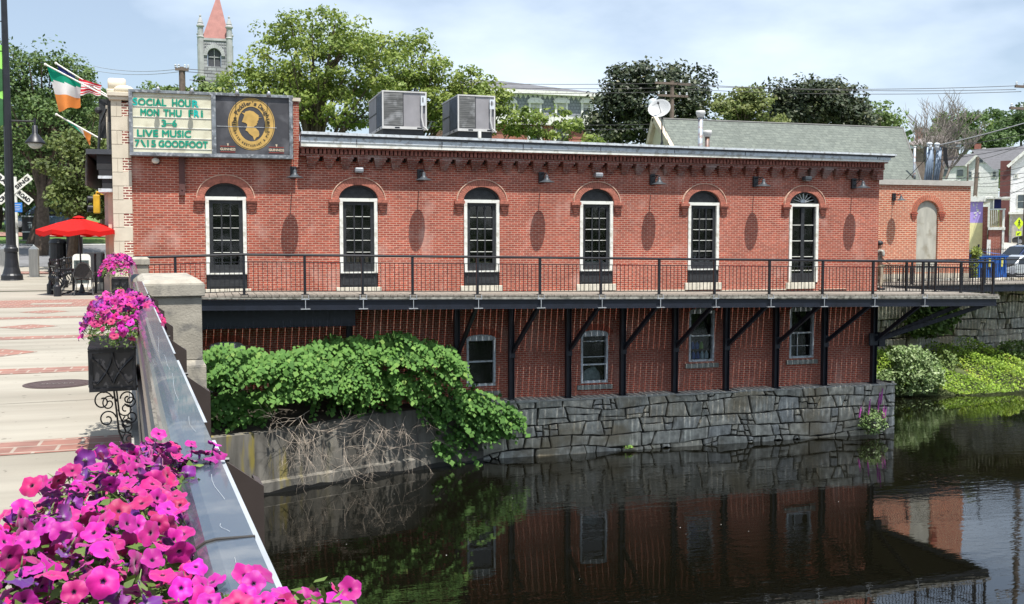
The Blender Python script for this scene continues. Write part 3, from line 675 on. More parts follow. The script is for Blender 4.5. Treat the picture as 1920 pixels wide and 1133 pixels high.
b_ = MB(); b_.ball((12.35,31.35,-3.0), .34, .1, .34, 14, 8); b_.ball((12.42,31.35,-2.72), .12, .08, .12); tag(b_.build('plastic_sack', mat('cloudy_plastic', (.35,.4,.4), .5, var=.4, scale=9)), 'crumpled cloudy plastic sack behind the second basement window pane', 'sack')
# corner pilaster with quoins
t = MB(); z_ = 0; k = 0
M_QB = M_QBRICK
t.box(-2.33,30.93,-.02,-2.05,31.4,5.5)
z_ = -.02
q2 = MB()
while z_ < 5.4:
    if k % 2 == 0: t.box(-2.05,30.93,z_,-1.82,31.0,min(5.5, z_+.40)); z_ += .40
    else: q2.box(-2.05,30.935,z_,-1.82,31.0,z_+.38); z_ += .38
    k += 1
q2.build('quoin_brick', M_QB, bld); pil = t.build('pilaster', M_CREAM, bld)
t = MB()
for k in range(14): zz = -.02+.39*k; t.box(-2.335,30.925,zz-.006,-2.04,30.929,zz+.006)
for k in range(7): t.box(-2.19,30.925,.37+.78*k,-2.178,30.929,.76+.78*k)
t.build('mortar_joint', mat('cream_mortar', (.42,.37,.29), .9), pil)
t = MB(); t.box(-2.38,30.86,5.5,-1.80,31.45,5.6); t.box(-2.42,30.82,5.6,-1.76,31.5,5.72); t.build('capital', M_CREAM, pil, bevel=.015)
t = MB(); t.lathe([(.0,0),(.16,0),(.19,.05),(.19,.42),(.16,.47),(0,.47)], (-2.42,31.35,5.98), 20, 0, (1,0,0)); t.ball((-2.0,31.2,5.82), .28, .22, .14, 12, 8); t.ball((-1.82,31.2,5.78), .13, .15, .08); t.box(-2.45,31.15,5.72,-1.95,31.5,5.84)
t.build('scroll_ornament', M_CREAM, bld, smooth=True)
# street facade glimpsed past the corner
t = MB()
for k in range(5): t.box(-2.62,31.75+k*1.5,0,-2.33,32.05+k*1.5,3.1); t.box(-2.68,31.7+k*1.5,0,-2.3,32.1+k*1.5,.5)
t.box(-2.55,31.5,3.1,-2.33,39,3.35); t.build('facade_pilaster', mat('pale_painted_trim', (.5,.48,.43), .6), bld)
t = MB(); t.box(-2.5,31.4,.0,-2.34,45.9,5.4); t.build('facade_wall', M_CREAM, bld)
t = MB(); t.box(-3.02,31.0,3.98,-2.33,44,4.12,0)
t.add([(-3.02,31.0,3.98),(-3.02,43,3.98),(-2.72,43,3.1),(-3.06,31.0,3.1)], [(0,1,2,3)], 1)
t.box(-2.75,31.1,3.55,-2.33,43,3.97,2); t.box(-2.72,31.05,2.92,-2.33,42,3.02,3); t.box(-2.72,31.05,3.3,-2.33,31.12,3.38,3); t.box(-2.7,31.06,3.38,-2.34,42,3.54,2); t.box(-2.62,31.1,3.02,-2.34,42,3.3,2)
t.build('street_canopy', [mat('charcoal_metal', (.05,.055,.065), .6), mat('grey_boards', (.33,.32,.29), .8, var=.2, scale=3, sc=(1,6,1)), mat('black_soffit', (.02,.02,.022), .7), M_WHITEG], bld)
t = MB(); t.box(-2.42,31.1,4.12,-2.34,32.2,5.5); t.box(-2.7,31.6,4.5,-2.4,31.75,5.6); t.tube([(-2.72,31.4,4.1),(-2.66,31.4,4.9),(-2.5,31.4,5.3)], .04, 6); t.ball((-2.7,31.4,5.25), .1)
t.build('upper_bracket', [M_BLK2], bld)
# ================= sign board =================
sb = thing('sign_board', 'large framed board at top left pairing a letter panel with a dark emblem panel', 'sign', (.44,30.7,3.93), None)
M_FR = mat('weathered_blue_grey_frame', (.16,.18,.20), .6, var=.5, scale=5, dirt=((.36,.38,.4), 9))
t = MB(); y0 = 30.60
t.box(-1.84,y0,3.94,2.66,y0+.38,4.04); t.box(-1.84,y0,5.70,2.68,y0+.38,5.78); t.box(-1.84,y0,4.04,-1.74,y0+.38,5.70); t.box(2.56,y0,4.04,2.66,y0+.38,5.70); t.box(.38,y0,4.04,.50,y0+.38,5.70); t.box(-1.8,y0+.2,4.0,2.6,y0+.37,5.74)
t.build('frame', M_FR, sb, bevel=.006)
t = MB(); t.box(-1.74,y0+.06,4.04,.38,y0+.1,5.70); lp = t.build('letter_panel', mat('cream_letter_panel', (.64,.62,.47), .6, var=.06, dirt=((.52,.49,.36), 3)), sb)
def sgn(zx, zy, Y=30.66): return at(230+zx/5.647, 150+zy/5.647, Y)
M_GRN = mat('green_letters', (.0,.27,.17), .5, var=.1); M_RAIL = mat('clear_rail', (.7,.7,.66), .3)
t = MB()
for zy in (178,290,400,510,618,728): p = sgn(500, zy); t.box(-1.73,y0+.045,p.z-.008,.37,y0+.06,p.z+.008)
t.build('letter_rail', M_RAIL, lp)
t = MB(); teal = MB()
def fit(mb, s, x0, x1, zb, ztop, wt=.011):
    a, b_ = sgn(x0, (zb+ztop)/2), sgn(x1, (zb+ztop)/2); xm = (x0+x1)/2
    lo, hi = sgn(xm, zb).z, sgn(xm, ztop).z
    text(mb, s, (a.x, y0+.045, lo), (1,0,0), (0,0,1), b_.x-a.x, hi-lo, 0, wt)
rows_ = [("OCIAL",165,460,273,200,"HOU",525,715,284,208), ("MON",190,385,380,308,"THU",432,622,388,315,"F",700,745,392,320,"i",830,848,395,320), ("3",413,458,495,422,"6",528,572,495,422), ("LIVE",155,375,600,528,"MUSIC",420,722,607,535), ("7",132,178,702,632,"\\",190,245,708,636,"15",262,350,708,638,"GOODFOOT",382,900,715,646)]
for ri, row in enumerate(rows_):
    t = MB()
    for q in range(0, len(row), 5): fit(t, *row[q:q+5])
    if ri == 2: a = sgn(455,461); b_ = sgn(525,461); t.box(a.x,y0+.04,a.z-.02,b_.x,y0+.045,a.z+.012)
    t.build('letter_row', M_GRN, lp, fix=False)
for args in (('S',108,155,268,190), ('R',738,802,292,218), ('R',757,808,394,322)): teal = MB(); fit(teal, *args); teal.build('teal_letter', mat('teal_letters', (0,.42,.36), .5), lp, fix=False)
t = MB(); t.box(.50,y0+.06,4.04,2.56,y0+.1,5.70); ep = t.build('emblem_panel', mat('charcoal_panel', (.048,.048,.055), .55, var=.15, dirt=((.11,.11,.12), 1.5)), sb)
ce = sgn(1365,468); hw = (sgn(1612,468).x-sgn(1117,468).x)/2; hh = (sgn(1365,192).z-sgn(1365,745).z)/2; cx_, cz_ = ce.x, ce.z
M_GOLD = mat('ochre_gold_paint', (.52,.33,.09), .6, var=.15, scale=6); M_INK = mat('dark_ink', (.04,.035,.03), .6)
def ell(mb, a, b_, y, a2=None, b2=None, n=48, m=0):
    if a2 is None: mb.add([(cx_+a*math.cos(2*math.pi*k/n), y, cz_+b_*math.sin(2*math.pi*k/n)) for k in range(n)], [tuple(range(n))], m)
    else:
        vs_ = [(cx_+r1*math.cos(2*math.pi*k/n), y, cz_+r2*math.sin(2*math.pi*k/n)) for (r1, r2) in ((a,b_),(a2,b2)) for k in range(n)]
        mb.add(vs_, [(k, (k+1) % n, n+(k+1) % n, n+k) for k in range(n)], m)
t = MB(); iw, ih = hw*.58, hh*.665
ell(t, hw, hh, y0+.052, iw, ih); t.build('gold_ring', M_GOLD, ep, fix=False)
t = MB(); ell(t, hw*.965, hh*.972, y0+.048, hw*.945, hh*.955); t.build('ring_line', M_INK, ep, fix=False)
prof = [(1255,345),(1292,352),(1300,335),(1345,325),(1385,335),(1440,378),(1438,395),(1478,405),(1440,402),(1438,425),(1425,440),(1430,455),(1418,462),(1420,478),(1395,490),(1385,502),(1412,515),(1440,540),(1448,575),(1440,600),(1412,612),(1400,635),(1392,640),(1380,600),(1345,575),(1322,545),(1300,535),(1318,490),(1318,470),(1300,455),(1262,445),(1280,400),(1288,370)]
t = MB(); t.prism([(sgn(*q).x-cx_, sgn(*q).z-cz_) for q in prof], (cx_, y0+.05, cz_), (1,0,0), (0,0,1), (0,.008,0)); t.build('cameo_silhouette', M_GOLD, ep)
t = MB(); p = sgn(985,488); t.box(.52,y0+.044,p.z-.006,2.2,y0+.047,p.z+.003); t.build('panel_seam', M_WHITEG, ep)
def arc_text(mb, s, a0, a1, rx, rz, h, flip=False, wt=.003):
    n_ = len(s)
    for i, ch in enumerate(s):
        if ch == ' ': continue
        a = a0 + (a1-a0)*i/(n_-1); px_, pz_ = cx_+rx*math.cos(a), cz_+rz*math.sin(a)
        tx = Vector((-rx*math.sin(a), 0, rz*math.cos(a))).normalized()*(1 if flip else -1); up = Vector((-tx.z, 0, tx.x))
        wch = {'i':.3,'l':.3,'r':.55,"'":.2,'I':.3,'T':.9,'t':.55,'&':1,'D':1,'P':.95}.get(ch, .8)*h*.8
        text(mb, ch, Vector((px_, y0+.047, pz_)) - tx*wch/2 - up*h/2, tx, up, wch, h, 0, wt)
t = MB(); arc_text(t, "The Peddler's Daughter", R(183), R(-3), hw*.755, hh*.80, .115)
arc_text(t, "IRISH RESTAURANT & PUB", R(200), R(340), hw*.77, hh*.82, .06, True, .002); t.build('ring_lettering', M_INK, ep, fix=False)
t = MB(); t2 = MB()
for (zx, zy) in ((1113,728),(1628,738)):
    a = sgn(zx-80, zy+16); b_ = sgn(zx+80, zy+16)
    text(t, 'GUINNESS', (a.x,y0+.05,a.z), (1,0,0), (0,0,1), b_.x-a.x, .07, 0, .003)
    h_ = sgn(zx, zy-40); t.prism([(-.03,.04),(.03,.04),(.02,-.01),(0,-.05),(-.01,-.01)], (h_.x,y0+.05,h_.z), (1,0,0), (0,0,1), (0,.004,0))
    for dz_ in (-.045, .115): t2.box(a.x,y0+.05,a.z+dz_-.008,b_.x,y0+.055,a.z+dz_+.008)
t.build('brand_lettering', mat('pale_gold_paint', (.6,.5,.36), .6), ep, fix=False); t2.build('red_rule', mat('dull_red_paint', (.35,.05,.03), .6), ep)
for k, zx in enumerate((378,733,1207,1540)):
    p = sgn(zx, 100, 30.6); x_ = p.x
    o = thing('spotlight', f'small grey spotlight on top of the framed sign, {["leftmost","second from the left","third from the left","rightmost"][k]} of four', 'spotlight', (x_,30.6,5.78), 'spotlights on the sign')
    t = MB(); t.tube([(x_,30.7,5.78),(x_,30.6,5.84),(x_,30.36,5.83)], .016, 6); t.build('arm', M_GREYM, o)
    t = MB(); t.lathe([(.02,.1),(.04,.08),(.075,-.05),(.06,-.055)], (x_,30.33,5.74), 12); t.build('lamp_head', M_GREYM, o, smooth=True)
# ================= wall lamps =================
LX = [2.68,6.52,10.46,14.33,18.17,22.08]
wl0 = proto('wall_lamp', 'x', 'wall lamp', 'barn lamps along the wall')
M_LAMP = mat('lamp_grey_steel', (.05,.06,.07), .45, var=.3)
t = MB(); t.box(-.09,-.09,-.17,.09,0,.19); t.build('mount_box', M_BLK, wl0, bevel=.008)
t = MB(); t.tube([(0,-.06,.12),(0,-.45,.12),(0,-.56,.10),(0,-.58,.02)], .018, 6); t.tube([(0,-.06,-.1),(0,-.4,.11)], .012, 6); t.build('arm', M_BLK, wl0)
t = MB(); t.lathe([(.035,.06),(.05,.03),(.06,-.05),(.10,-.09),(.13,-.12),(.25,-.165),(.255,-.172),(.24,-.168),(.1,-.11),(.02,-.06)], (0,-.58,.0), 24); t.build('shade', M_LAMP, wl0, smooth=True)
LN = ['between the sign and the second arched window','between the second and third arched windows from the left','between the third and fourth arched windows from the left','between the fourth and fifth arched windows from the left','left of the fan lit door, beside the fifth arched window','right of the fan lit door near the wall end']
for i, x_ in enumerate(LX):
    lb = 'black dish shade lamp ' + LN[i]
    if i == 0: wl0.location = (x_,30.99 if i else 30.92,3.55); wl0['label'] = lb
    else: dup(wl0, (x_,30.99,3.55), 0, lb)
for i, (x_, z_) in enumerate(((4.62,3.62),(12.37,3.62),(20.12,3.65))):
    o = thing('flood_light', f'grey box flood light above the {["second arched window from the left","fourth arched window from the left","fan lit door"][i]}', 'flood light', (x_,31,z_), 'flood lights over the windows')
    t = MB(); t.box(x_-.13,30.72,z_-.02,x_+.13,30.97,z_+.12); t.build('housing', M_GREYM if i < 2 else M_LAMP, o, bevel=.03)
    t = MB(); t.box(x_-.10,30.74,z_-.03,x_+.10,30.93,z_-.021); t.build('lens', mat('milky_lens', (.4,.42,.42), .3), o); t = MB(); t.box(x_-.04,30.95,z_-.0,x_+.04,31,z_+.1); t.build('bracket', M_BLK, o)
p = at(292,302,31); o = thing('security_light', 'small white security light on the brick just under the letter sign', 'security light', (p.x,31,p.z))
t = MB(); t.ball((p.x,30.88,p.z), .11, .1, .09, 12, 8); t.build('globe', M_WHITE, o, smooth=True); t = MB(); t.box(p.x-.07,30.9,p.z-.1,p.x+.09,31,p.z+.05); t.build('base', M_BLK, o)
p = at(341,322,31); t = MB(); t.box(p.x-.08,30.9,p.z-.68,p.x+.08,31.0,p.z+.45); t.ball((p.x,30.9,p.z-.52), .025); t.build('steel_channel', mat('rusty_brown_steel', (.10,.04,.035), .7), bld)
# ================= walkway over the river =================
def dzx(x): return .07 - .0146*(max(x, 0) - 1.13) if x > 1.13 else .07*max(0, (x+1.6)/2.73)
dk = thing('timber_walkway', 'plank walkway on dark steel brackets running along the brick wall above the river', 'walkway', (10,29.9,0))
EY = 28.55; PW = .205
t = MB(); x = -1.62
M_PLANK = mat('weathered_deck_boards', (.24,.215,.18), .85, var=.2, scale=3, sc=(6,.6,1))
nx_ = 0
while x < 26.25:
    zt_ = dzx(x) ; yb = 30.955 if x < 23.1 else 41.8
    t.box(x, EY-.03+random.uniform(-.012,.012), zt_-.05, x+PW-.014, yb, zt_+random.uniform(-.003,.003)); x += PW
dk_pl = t.build('deck_boards', M_PLANK, dk)
t = MB(); x = 26.25
while x < 46: t.box(x, 38.4+random.uniform(-.012,.012), -.47, x+PW-.014, 41.8, -.42+random.uniform(-.003,.003)); x += PW
t.build('deck_boards', M_PLANK, dk)
# edge timber, steel beam
t = MB(); wedge(t, -1.62, 26.28, .0, -.45, .068-.03, -.345, EY-.05, EY-.035)
t.build('edge_board', mat('lichen_grey_timber', (.30,.29,.25), .9, var=.5, scale=7, dirt=((.12,.12,.10), 6)), dk)
t = MB(); wedge(t, -1.3, 26.2, -.30, -.68, -.06, -.42, EY+.0, EY+.12); wedge(t, -1.3, 26.2, -.315, -.695, -.30, -.68, EY-.05, EY+.17)
wedge(t, -1.3, 26.2, -.06, -.42, -.045, -.405, EY-.05, EY+.17)
t.build('edge_beam', M_BEAM, dk)
t = MB(); t.box(-1.3,29.3,-.88,4.25,29.45,-.36); t.box(-1.3,29.22,-.90,4.25,29.53,-.88); t.box(3.5,29.285,-.75,4.2,29.3,-.4)
t.build('girder', mat('blue_black_girder', (.012,.018,.03), .5), dk)
for (yy) in (30.2,): t = MB(); wedge(t, 4.2, 23.1, -.34, -.58, -.12, -.40, yy, yy+.1); t.build('inner_beam', M_BEAM, dk)
PXW = [4.25,7.59,9.36,11.28,13.18,15.06,16.97,18.88,20.81,22.83]; PXE = [4.36,7.71,9.63,11.57,13.5,15.4,17.35,19.31,21.23,23.2]
for i, (xa, xb) in enumerate(zip(PXW, PXE)):
    z0_ = -3.50 if i > 1 else -3.2; zt_ = dzx(xa)-.06
    t = MB(); t.box(xa-.085,30.56,z0_,xa-.07,30.74,zt_); t.box(xa+.07,30.56,z0_,xa+.085,30.74,zt_); t.box(xa-.07,30.64,z0_,xa+.07,30.655,zt_); t.box(xa-.14,30.5,z0_-.03,xa+.14,30.8,z0_)
    t.box(xa-.10,30.54,-2.15,xa+.10,30.56,-1.75)
    t.build('support_post', M_BEAM, dk)
    if i:
        t = MB(); t.beam((xa+.02,30.6,-1.98), (xb,EY+.12,dzx(xb)-.33), .10, .12); t.box(xb-.1,EY-.03,dzx(xb)-.36,xb+.1,EY+.2,dzx(xb)-.33); t.build('brace', M_BEAM, dk)
    t = MB(); t.box((xa+xb)/2-.05,EY+.1,dzx(xb)-.30,(xa+xb)/2+.05,30.95,dzx(xb)-.07); t.build('cross_beam', M_BEAM, dk)
# corner brackets fan out at the right end
cpost = Vector((22.9,30.62,-1.95))
for q in ((26.0,28.7,-.62),(26.0,29.7,-.6),(27.9,38.4,-.6)):
    t = MB(); t.beam(cpost + Vector((.05,-.05,0)), q, .11, .14); t.build('brace', M_BEAM, dk)
t = MB(); t.box(22.55,30.5,-2.15,22.72,30.56,-1.72); t.box(22.95,30.5,-2.2,23.2,30.7,-1.7); t.build('gusset_plate', M_BEAM, dk)
t = MB(); t.box(26.05,28.6,-.66,26.2,38.5,-.42); t.box(26.2,38.45,-.80,46,38.57,-.48); t.box(23.0,31,-.6,23.15,41.8,-.45); t.build('end_beam', M_BEAM, dk)
for x_ in (29.5,33.5): t = MB(); t.box(x_,38.57,-.75,x_+.15,41.8,-.48); t.build('cross_beam', M_BEAM, dk)
EP = [-.64,1.13,2.76,4.36,5.79,7.71,9.63,11.57,13.5,15.4,17.35,19.31,21.23,23.2,26.09]
M_HB = mat('galvanised_bracket', (.42,.44,.46), .45, metal=.3)
for x_ in EP[2:-1]:
    zz = dzx(x_); t = MB(); t.box(x_-.11,EY-.075,zz-.13,x_+.11,EY-.05,zz-.10); t.box(x_-.1,EY-.075,zz-.09,x_-.08,EY-.05,zz-.0); t.box(x_+.08,EY-.075,zz-.09,x_+.1,EY-.05,zz); t.box(x_-.01,EY-.07,zz-.38,x_+.01,EY-.055,zz-.13); t.box(x_-.13,EY-.09,zz-.40,x_+.13,EY+.05,zz-.38)
    t.build('hanger_bracket', M_HB, dk)
def railing(name, pts, label, H=1.1, base=None, step=.128, posts=None, group=None):
    """pts: list of (x, y, z) post positions"""
    P = [Vector(p) for p in pts]; t = thing(name, label, 'railing', P[0], group)
    r_ = MB(); r_.tube([p + Vector((0,0,H)) for p in P], .036, 8); r_.build('handrail', M_BLK, t)
    for i, p in enumerate(P):
        q = MB(); q.box(p.x-.035,p.y-.035,p.z,p.x+.035,p.y+.035,p.z+H-.03); q.box(p.x-.1,p.y-.05,p.z,p.x+.1,p.y+.05,p.z+.02); q.build('post', M_BLK, t)
    for a, b_ in zip(P, P[1:]):
        q = MB(); up = Vector((0,0,1)); d = b_-a; L = d.length
        for h in (.10, .90): q.beam(a+up*h, b_+up*h, .022, .022)
        n_ = max(2, round(L/step))
        for k in range(1, n_): c_ = a + d*(k/n_); q.box(c_.x-.0075,c_.y-.0075,c_.z+.1,c_.x+.0075,c_.y+.0075,c_.z+.9)
        q.build('baluster_panel', M_BLK, t)
    return t
railing('deck_railing', [(x_,EY+.06,dzx(x_)) for x_ in [-1.7]+EP], 'long black metal railing along the river edge of the plank walkway')
railing('deck_railing', [(23.4,32.5,-.27),(23.95,31.8,-.28),(24.5,31.1,-.28),(25.1,30.3,-.29),(25.6,29.6,-.30)], 'short black railing crossing the right end of the walkway beside the person', group=None)
railing('deck_railing', [(26.2,29.2,-.31),(26.2,32.0,-.31),(26.2,35.2,-.35),(26.3,38.47,-.42),(30.6,38.47,-.42),(34.6,38.47,-.42),(38.4,38.47,-.42),(42,38.47,-.42)], 'black metal railing leading right from the walkway corner towards the blue dumpster')
# ================= BRIDGE =================
M_BRN = mat('dark_brown_enamel', (.055,.042,.038), .38, var=.12, scale=9)
M_CAPM = mat('glossy_sky_tinted_enamel', (.055,.075,.105), .24, metal=.3, var=.12, scale=3, spec=.6, dirt=((.16,.17,.18), 7), coat=.3)  # bluish base colour paints the reflected sky onto the brown metal cap
M_BRZ = mat('bronze_enamel', (.20,.15,.12), .3, metal=.4, var=.1)
bt = thing('bridge_railing', 'dark enamelled bridge railing with a broad glossy top rail running away beside the sidewalk', 'railing', br(.15, 5))
def extr(name, prof, d0, d1, mt, par, smooth=False):   # profile (lat, z) swept along the bridge
    s_ = MB(); n_ = len(prof); s_.v = [tuple(br(a, d0, z_)) for a, z_ in prof] + [tuple(br(a, d1, z_)) for a, z_ in prof]
    s_.f = [tuple(range(n_)), tuple(reversed(range(n_, 2*n_)))] + [(i, i+n_, (i+1) % n_+n_, (i+1) % n_) for i in range(n_)]; s_.m = [0]*len(s_.f)
    return s_.build(name, mt, par, smooth=smooth)
H = 1.07
for (a, b_) in ((.2,1.512),(1.52,11.7),(14.3,26.3)):
    pr = [(.198,H-.02),(.198,H)] + [(.135-.05*math.sin(R(t_)), H-.05+.05*math.cos(R(t_))) for t_ in (0,20,40,60,80,100)] + [(.082,H-.10),(.10,H-.115),(.12,H-.07),(.18,H-.02)]
    extr('top_rail', pr, a, b_, M_CAPM, bt)
pr = [(.135-.052*math.sin(R(t_)), H-.05+.0525*math.cos(R(t_))) for t_ in (0,20,40,60,80,100)]
extr('rail_seam', [(.2,H-.01),(.2,H+.001)] + pr + [(.09,H-.1)], 1.512, 1.52, M_INK, bt)
for z_ in (.86,.55,.24):
    for (a, b_) in ((.3,11.7),(14.3,26.3)): extr('lower_rail', [(.105+.035*math.cos(R(t_)), z_+.035*math.sin(R(t_))) for t_ in range(0,360,45)], a, b_, M_BRZ if z_ > .6 else M_BRN, bt)
extr('kerb', [(.02,.005),(.02,.15),(.30,.15),(.30,.005)], .2, 11.6, M_CONC, bt)
extr('infill_panel', [(.128,.15),(.128,H-.08),(.14,H-.08),(.14,.15)], .3, 11.65, M_BRN, bt)
for k in range(8):
    d = .85 + k*1.64
    if d > 11.6: break
    s_ = MB()
    for w0, w1 in ((0,.012),(.012,.10)):
        lat0, lat1 = (.205,.355) if w0 == 0 else (.335,.355)
        prf = [(lat0,-.9),(lat0,.985),(lat0+.03,.985),(lat1,.90),(lat1,-.9)] if w0 == 0 else [(lat0,-.9),(lat0,.91),(lat1,.90),(lat1,-.9)]
        n_ = len(prf); o_ = len(s_.v); s_.v += [tuple(br(a, d+w0, z_)) for a, z_ in prf] + [tuple(br(a, d+w1, z_)) for a, z_ in prf]
        s_.f += [tuple(o_+i for i in range(n_)), tuple(o_+i for i in reversed(range(n_, 2*n_)))] + [(o_+i, o_+i+n_, o_+(i+1) % n_+n_, o_+(i+1) % n_) for i in range(n_)]; s_.m += [0]*(n_+2)
    s_.build('outrigger_post', M_BRN, bt)
    s_ = MB(); s_.add([br(.200,d+.10,H-.012), br(.212,d+.10,H-.012), br(.212,d+1.5,H-.012), br(.200,d+1.5,H-.012)], [(0,1,2,3)]); s_.build('edge_strip', mat('pale_edge_trim', (.36,.39,.42), .5), bt)
    s_ = MB(); s_.tube([br(.20,d+1.58,.99), br(.255,d+1.58,.99)], .006, 6); s_.build('clip', M_BLK, bt)
extr('fascia_panel', [(.305,-1.1),(.305,.10),(.32,.10),(.32,-1.1)], -2, 26.4, M_BRN, bt)
# scratches on the cap
s_ = MB()
for (d0, l0, d1, l1) in ((2.9,.150,3.5,.158),(2.4,.165,2.62,.16),(1.75,.17,1.95,.165),(1.3,.165,1.42,.155),(1.55,.158,1.6,.15),(4.2,.14,4.9,.155),(3.6,.16,4.1,.152)):
    pts = [br(l0+(l1-l0)*u+.004*math.sin(u*5+d0), d0+(d1-d0)*u, H+.0012) for u in (0,.25,.5,.75,1)]
    for a, b_ in zip(pts, pts[1:]): w = BL*.00022; s_.add([a-w, a+w, b_+w, b_-w], [(0,1,2,3)])
s_.build('paint_scratches', M_WHITEG, bt, fix=False)
def pier(d, name, lab, w=.80, l=2.6, h=1.08):
    t = thing(name, lab, 'pillar', br(.50, d)); s_ = MB()
    def pb(l0, l1, d0, d1, z0, z1, mb=s_, tp=0): 
        vs_ = [br(l0,d0,z0), br(l1,d0,z0), br(l1,d1,z0), br(l0,d1,z0), br(l0+tp,d0+tp,z1), br(l1-tp,d0+tp,z1), br(l1-tp,d1-tp,z1), br(l0+tp,d1-tp,z1)]
        mb.add(vs_, [(0,3,2,1),(4,5,6,7),(0,1,5,4),(1,2,6,5),(2,3,7,6),(3,0,4,7)])
    c0 = .165; 
    pb(c0+.04, c0+w-.04, d+.04, d+l-.04, .12, h-.2); s_.build('shaft', M_CONC2, t, bevel=.01)
    s_ = MB(); pb(c0, c0+w, d, d+l, h-.2, h-.05, s_); pb(c0, c0+w, d, d+l, h-.05, h, s_, .07); s_.build('cap_stone', M_CONC2, t, bevel=.012)
    s_ = MB(); pb(c0+.0, c0+w, d, d+l, .05, .12, s_, .04); pb(c0, c0+w, d, d+l, -2.2, .05, s_); s_.build('plinth', M_CONC2, t, bevel=.008)
M_CONC2 = mat('warm_cast_concrete', (.37,.34,.28), .9, var=.18, scale=4, bump=.5, bscale=45, bdist=.01, dirt=((.20,.19,.17), 5))
pier(11.75, 'bridge_pier', 'square warm grey concrete pier with a wide cap stone part way along the bridge railing')
pier(26.1, 'bridge_pier', 'low concrete end pier where the bridge railing meets the restaurant wall', w=.5, l=.5, h=1.12)
# flower boxes
def flower_box(d0, d1, label, l0=-.27, l1=.065):
    t = thing('flower_box', label, 'planter', br((l0+l1)/2, d0), 'flower boxes hung on the bridge railing'); zb, zt_ = .50, .79
    def bx(mb, la, lb, da, db, za, zb_): 
        vs_ = [br(la,da,za), br(lb,da,za), br(lb,db,za), br(la,db,za), br(la,da,zb_), br(lb,da,zb_), br(lb,db,zb_), br(la,db,zb_)]
        mb.add(vs_, [(0,3,2,1),(4,5,6,7),(0,1,5,4),(1,2,6,5),(2,3,7,6),(3,0,4,7)])
    s_ = MB(); bx(s_, l0+.015, l1-.015, d0+.015, d1-.015, zb+.015, zt_-.01); s_.build('liner', mat('grey_liner', (.05,.05,.055), .35), t)
    s_ = MB()
    for dd in (d0, d1-.015):
        bx(s_, l0, l0+.028, dd, dd+.015, zb, zt_); bx(s_, l1-.028, l1, dd, dd+.015, zb, zt_); bx(s_, l0+.028, l1-.028, dd, dd+.015, zb, zb+.024); bx(s_, l0+.028, l1-.028, dd, dd+.015, zt_-.024, zt_)
    for ll in (l0, l1-.014): bx(s_, ll, ll+.014, d0+.015, d1-.015, zb, zb+.02); bx(s_, ll, ll+.014, d0+.015, d1-.015, zt_-.02, zt_)
    bx(s_, l0-.004, l1+.004, d0-.006, d1+.006, zt_, zt_+.012); s_.build('frame', M_BLK, t)
    s_ = MB(); cx = (l0+l1)/2; w = (l1-l0)/2 - .025; hh_ = (zt_-zb)/2-.02; cz = (zt_+zb)/2
    for sx in (-1, 1):
        # curves sweeping from the top centre down to both sides and crossing
        s_.tube([br(cx+sx*w*u, d0-.001, cz+hh_*(1-2.0*u**.55) if u < 1 else cz-hh_*.55) for u in (0.0,.08,.2,.35,.55,.75,1)], .008, 6)
        s_.tube([br(cx+sx*w*u, d0-.001, cz-hh_*(1-1.7*(u**.55))) for u in (0.04,.12,.25,.4,.6,.8,1)], .008, 6)
    for dd in np.arange(d0+.12, d1-.05, .2): s_.tube([br(l0-.003, dd+.08*math.sin(a), cz+hh_*math.cos(a)) for a in np.linspace(0, math.pi, 7)], .006, 5)
    s_.build('lattice', M_BLK, t)
    for dd in (d0+.10, d1-.15):
        s_ = MB()
        s_.tube([br(l1-.005,dd,zb),(br(l1+.03,dd,zb+.05)),br(l1+.03,dd,.10)], .008, 6)
        s_.tube([br(l0+.17,dd,zb), br(l0+.185,dd,.36), br(l0+.20,dd,.2), br(l0+.25,dd,.06), br(l1+.02,dd,.02)], .007, 6)
        def scroll(cl, cz2, r0, a0, turns, sg):
            pts = []
            for i in range(26):
                u = i/25; a = a0 + sg*turns*2*math.pi*u; r_ = r0*(1-.78*u); pts.append(br(cl+r_*math.cos(a), dd, cz2+r_*math.sin(a)))
            s_.tube(pts, .0055, 5)
        scroll(l0+.09, .42, .075, R(10), 1.3, 1); scroll(l0+.12, .29, .065, R(10), 1.3, 1); scroll(l0+.27, .43, .055, R(180), 1.3, -1)
        scroll(l0+.29, .30, .05, R(200), 1.3, 1); scroll(l0+.27, .14, .05, R(120), 1.4, 1); scroll(l0+.25, .24, .06, R(180), 1.3, 1)
        s_.build('scroll_bracket', M_BLK, t)
    return t
M_LEAFP = tintmat('petunia_leaf', [(0,(.03,.06,.01)), (.5,(.10,.17,.03)), (1,(.22,.30,.08))], .6, trans=.25)
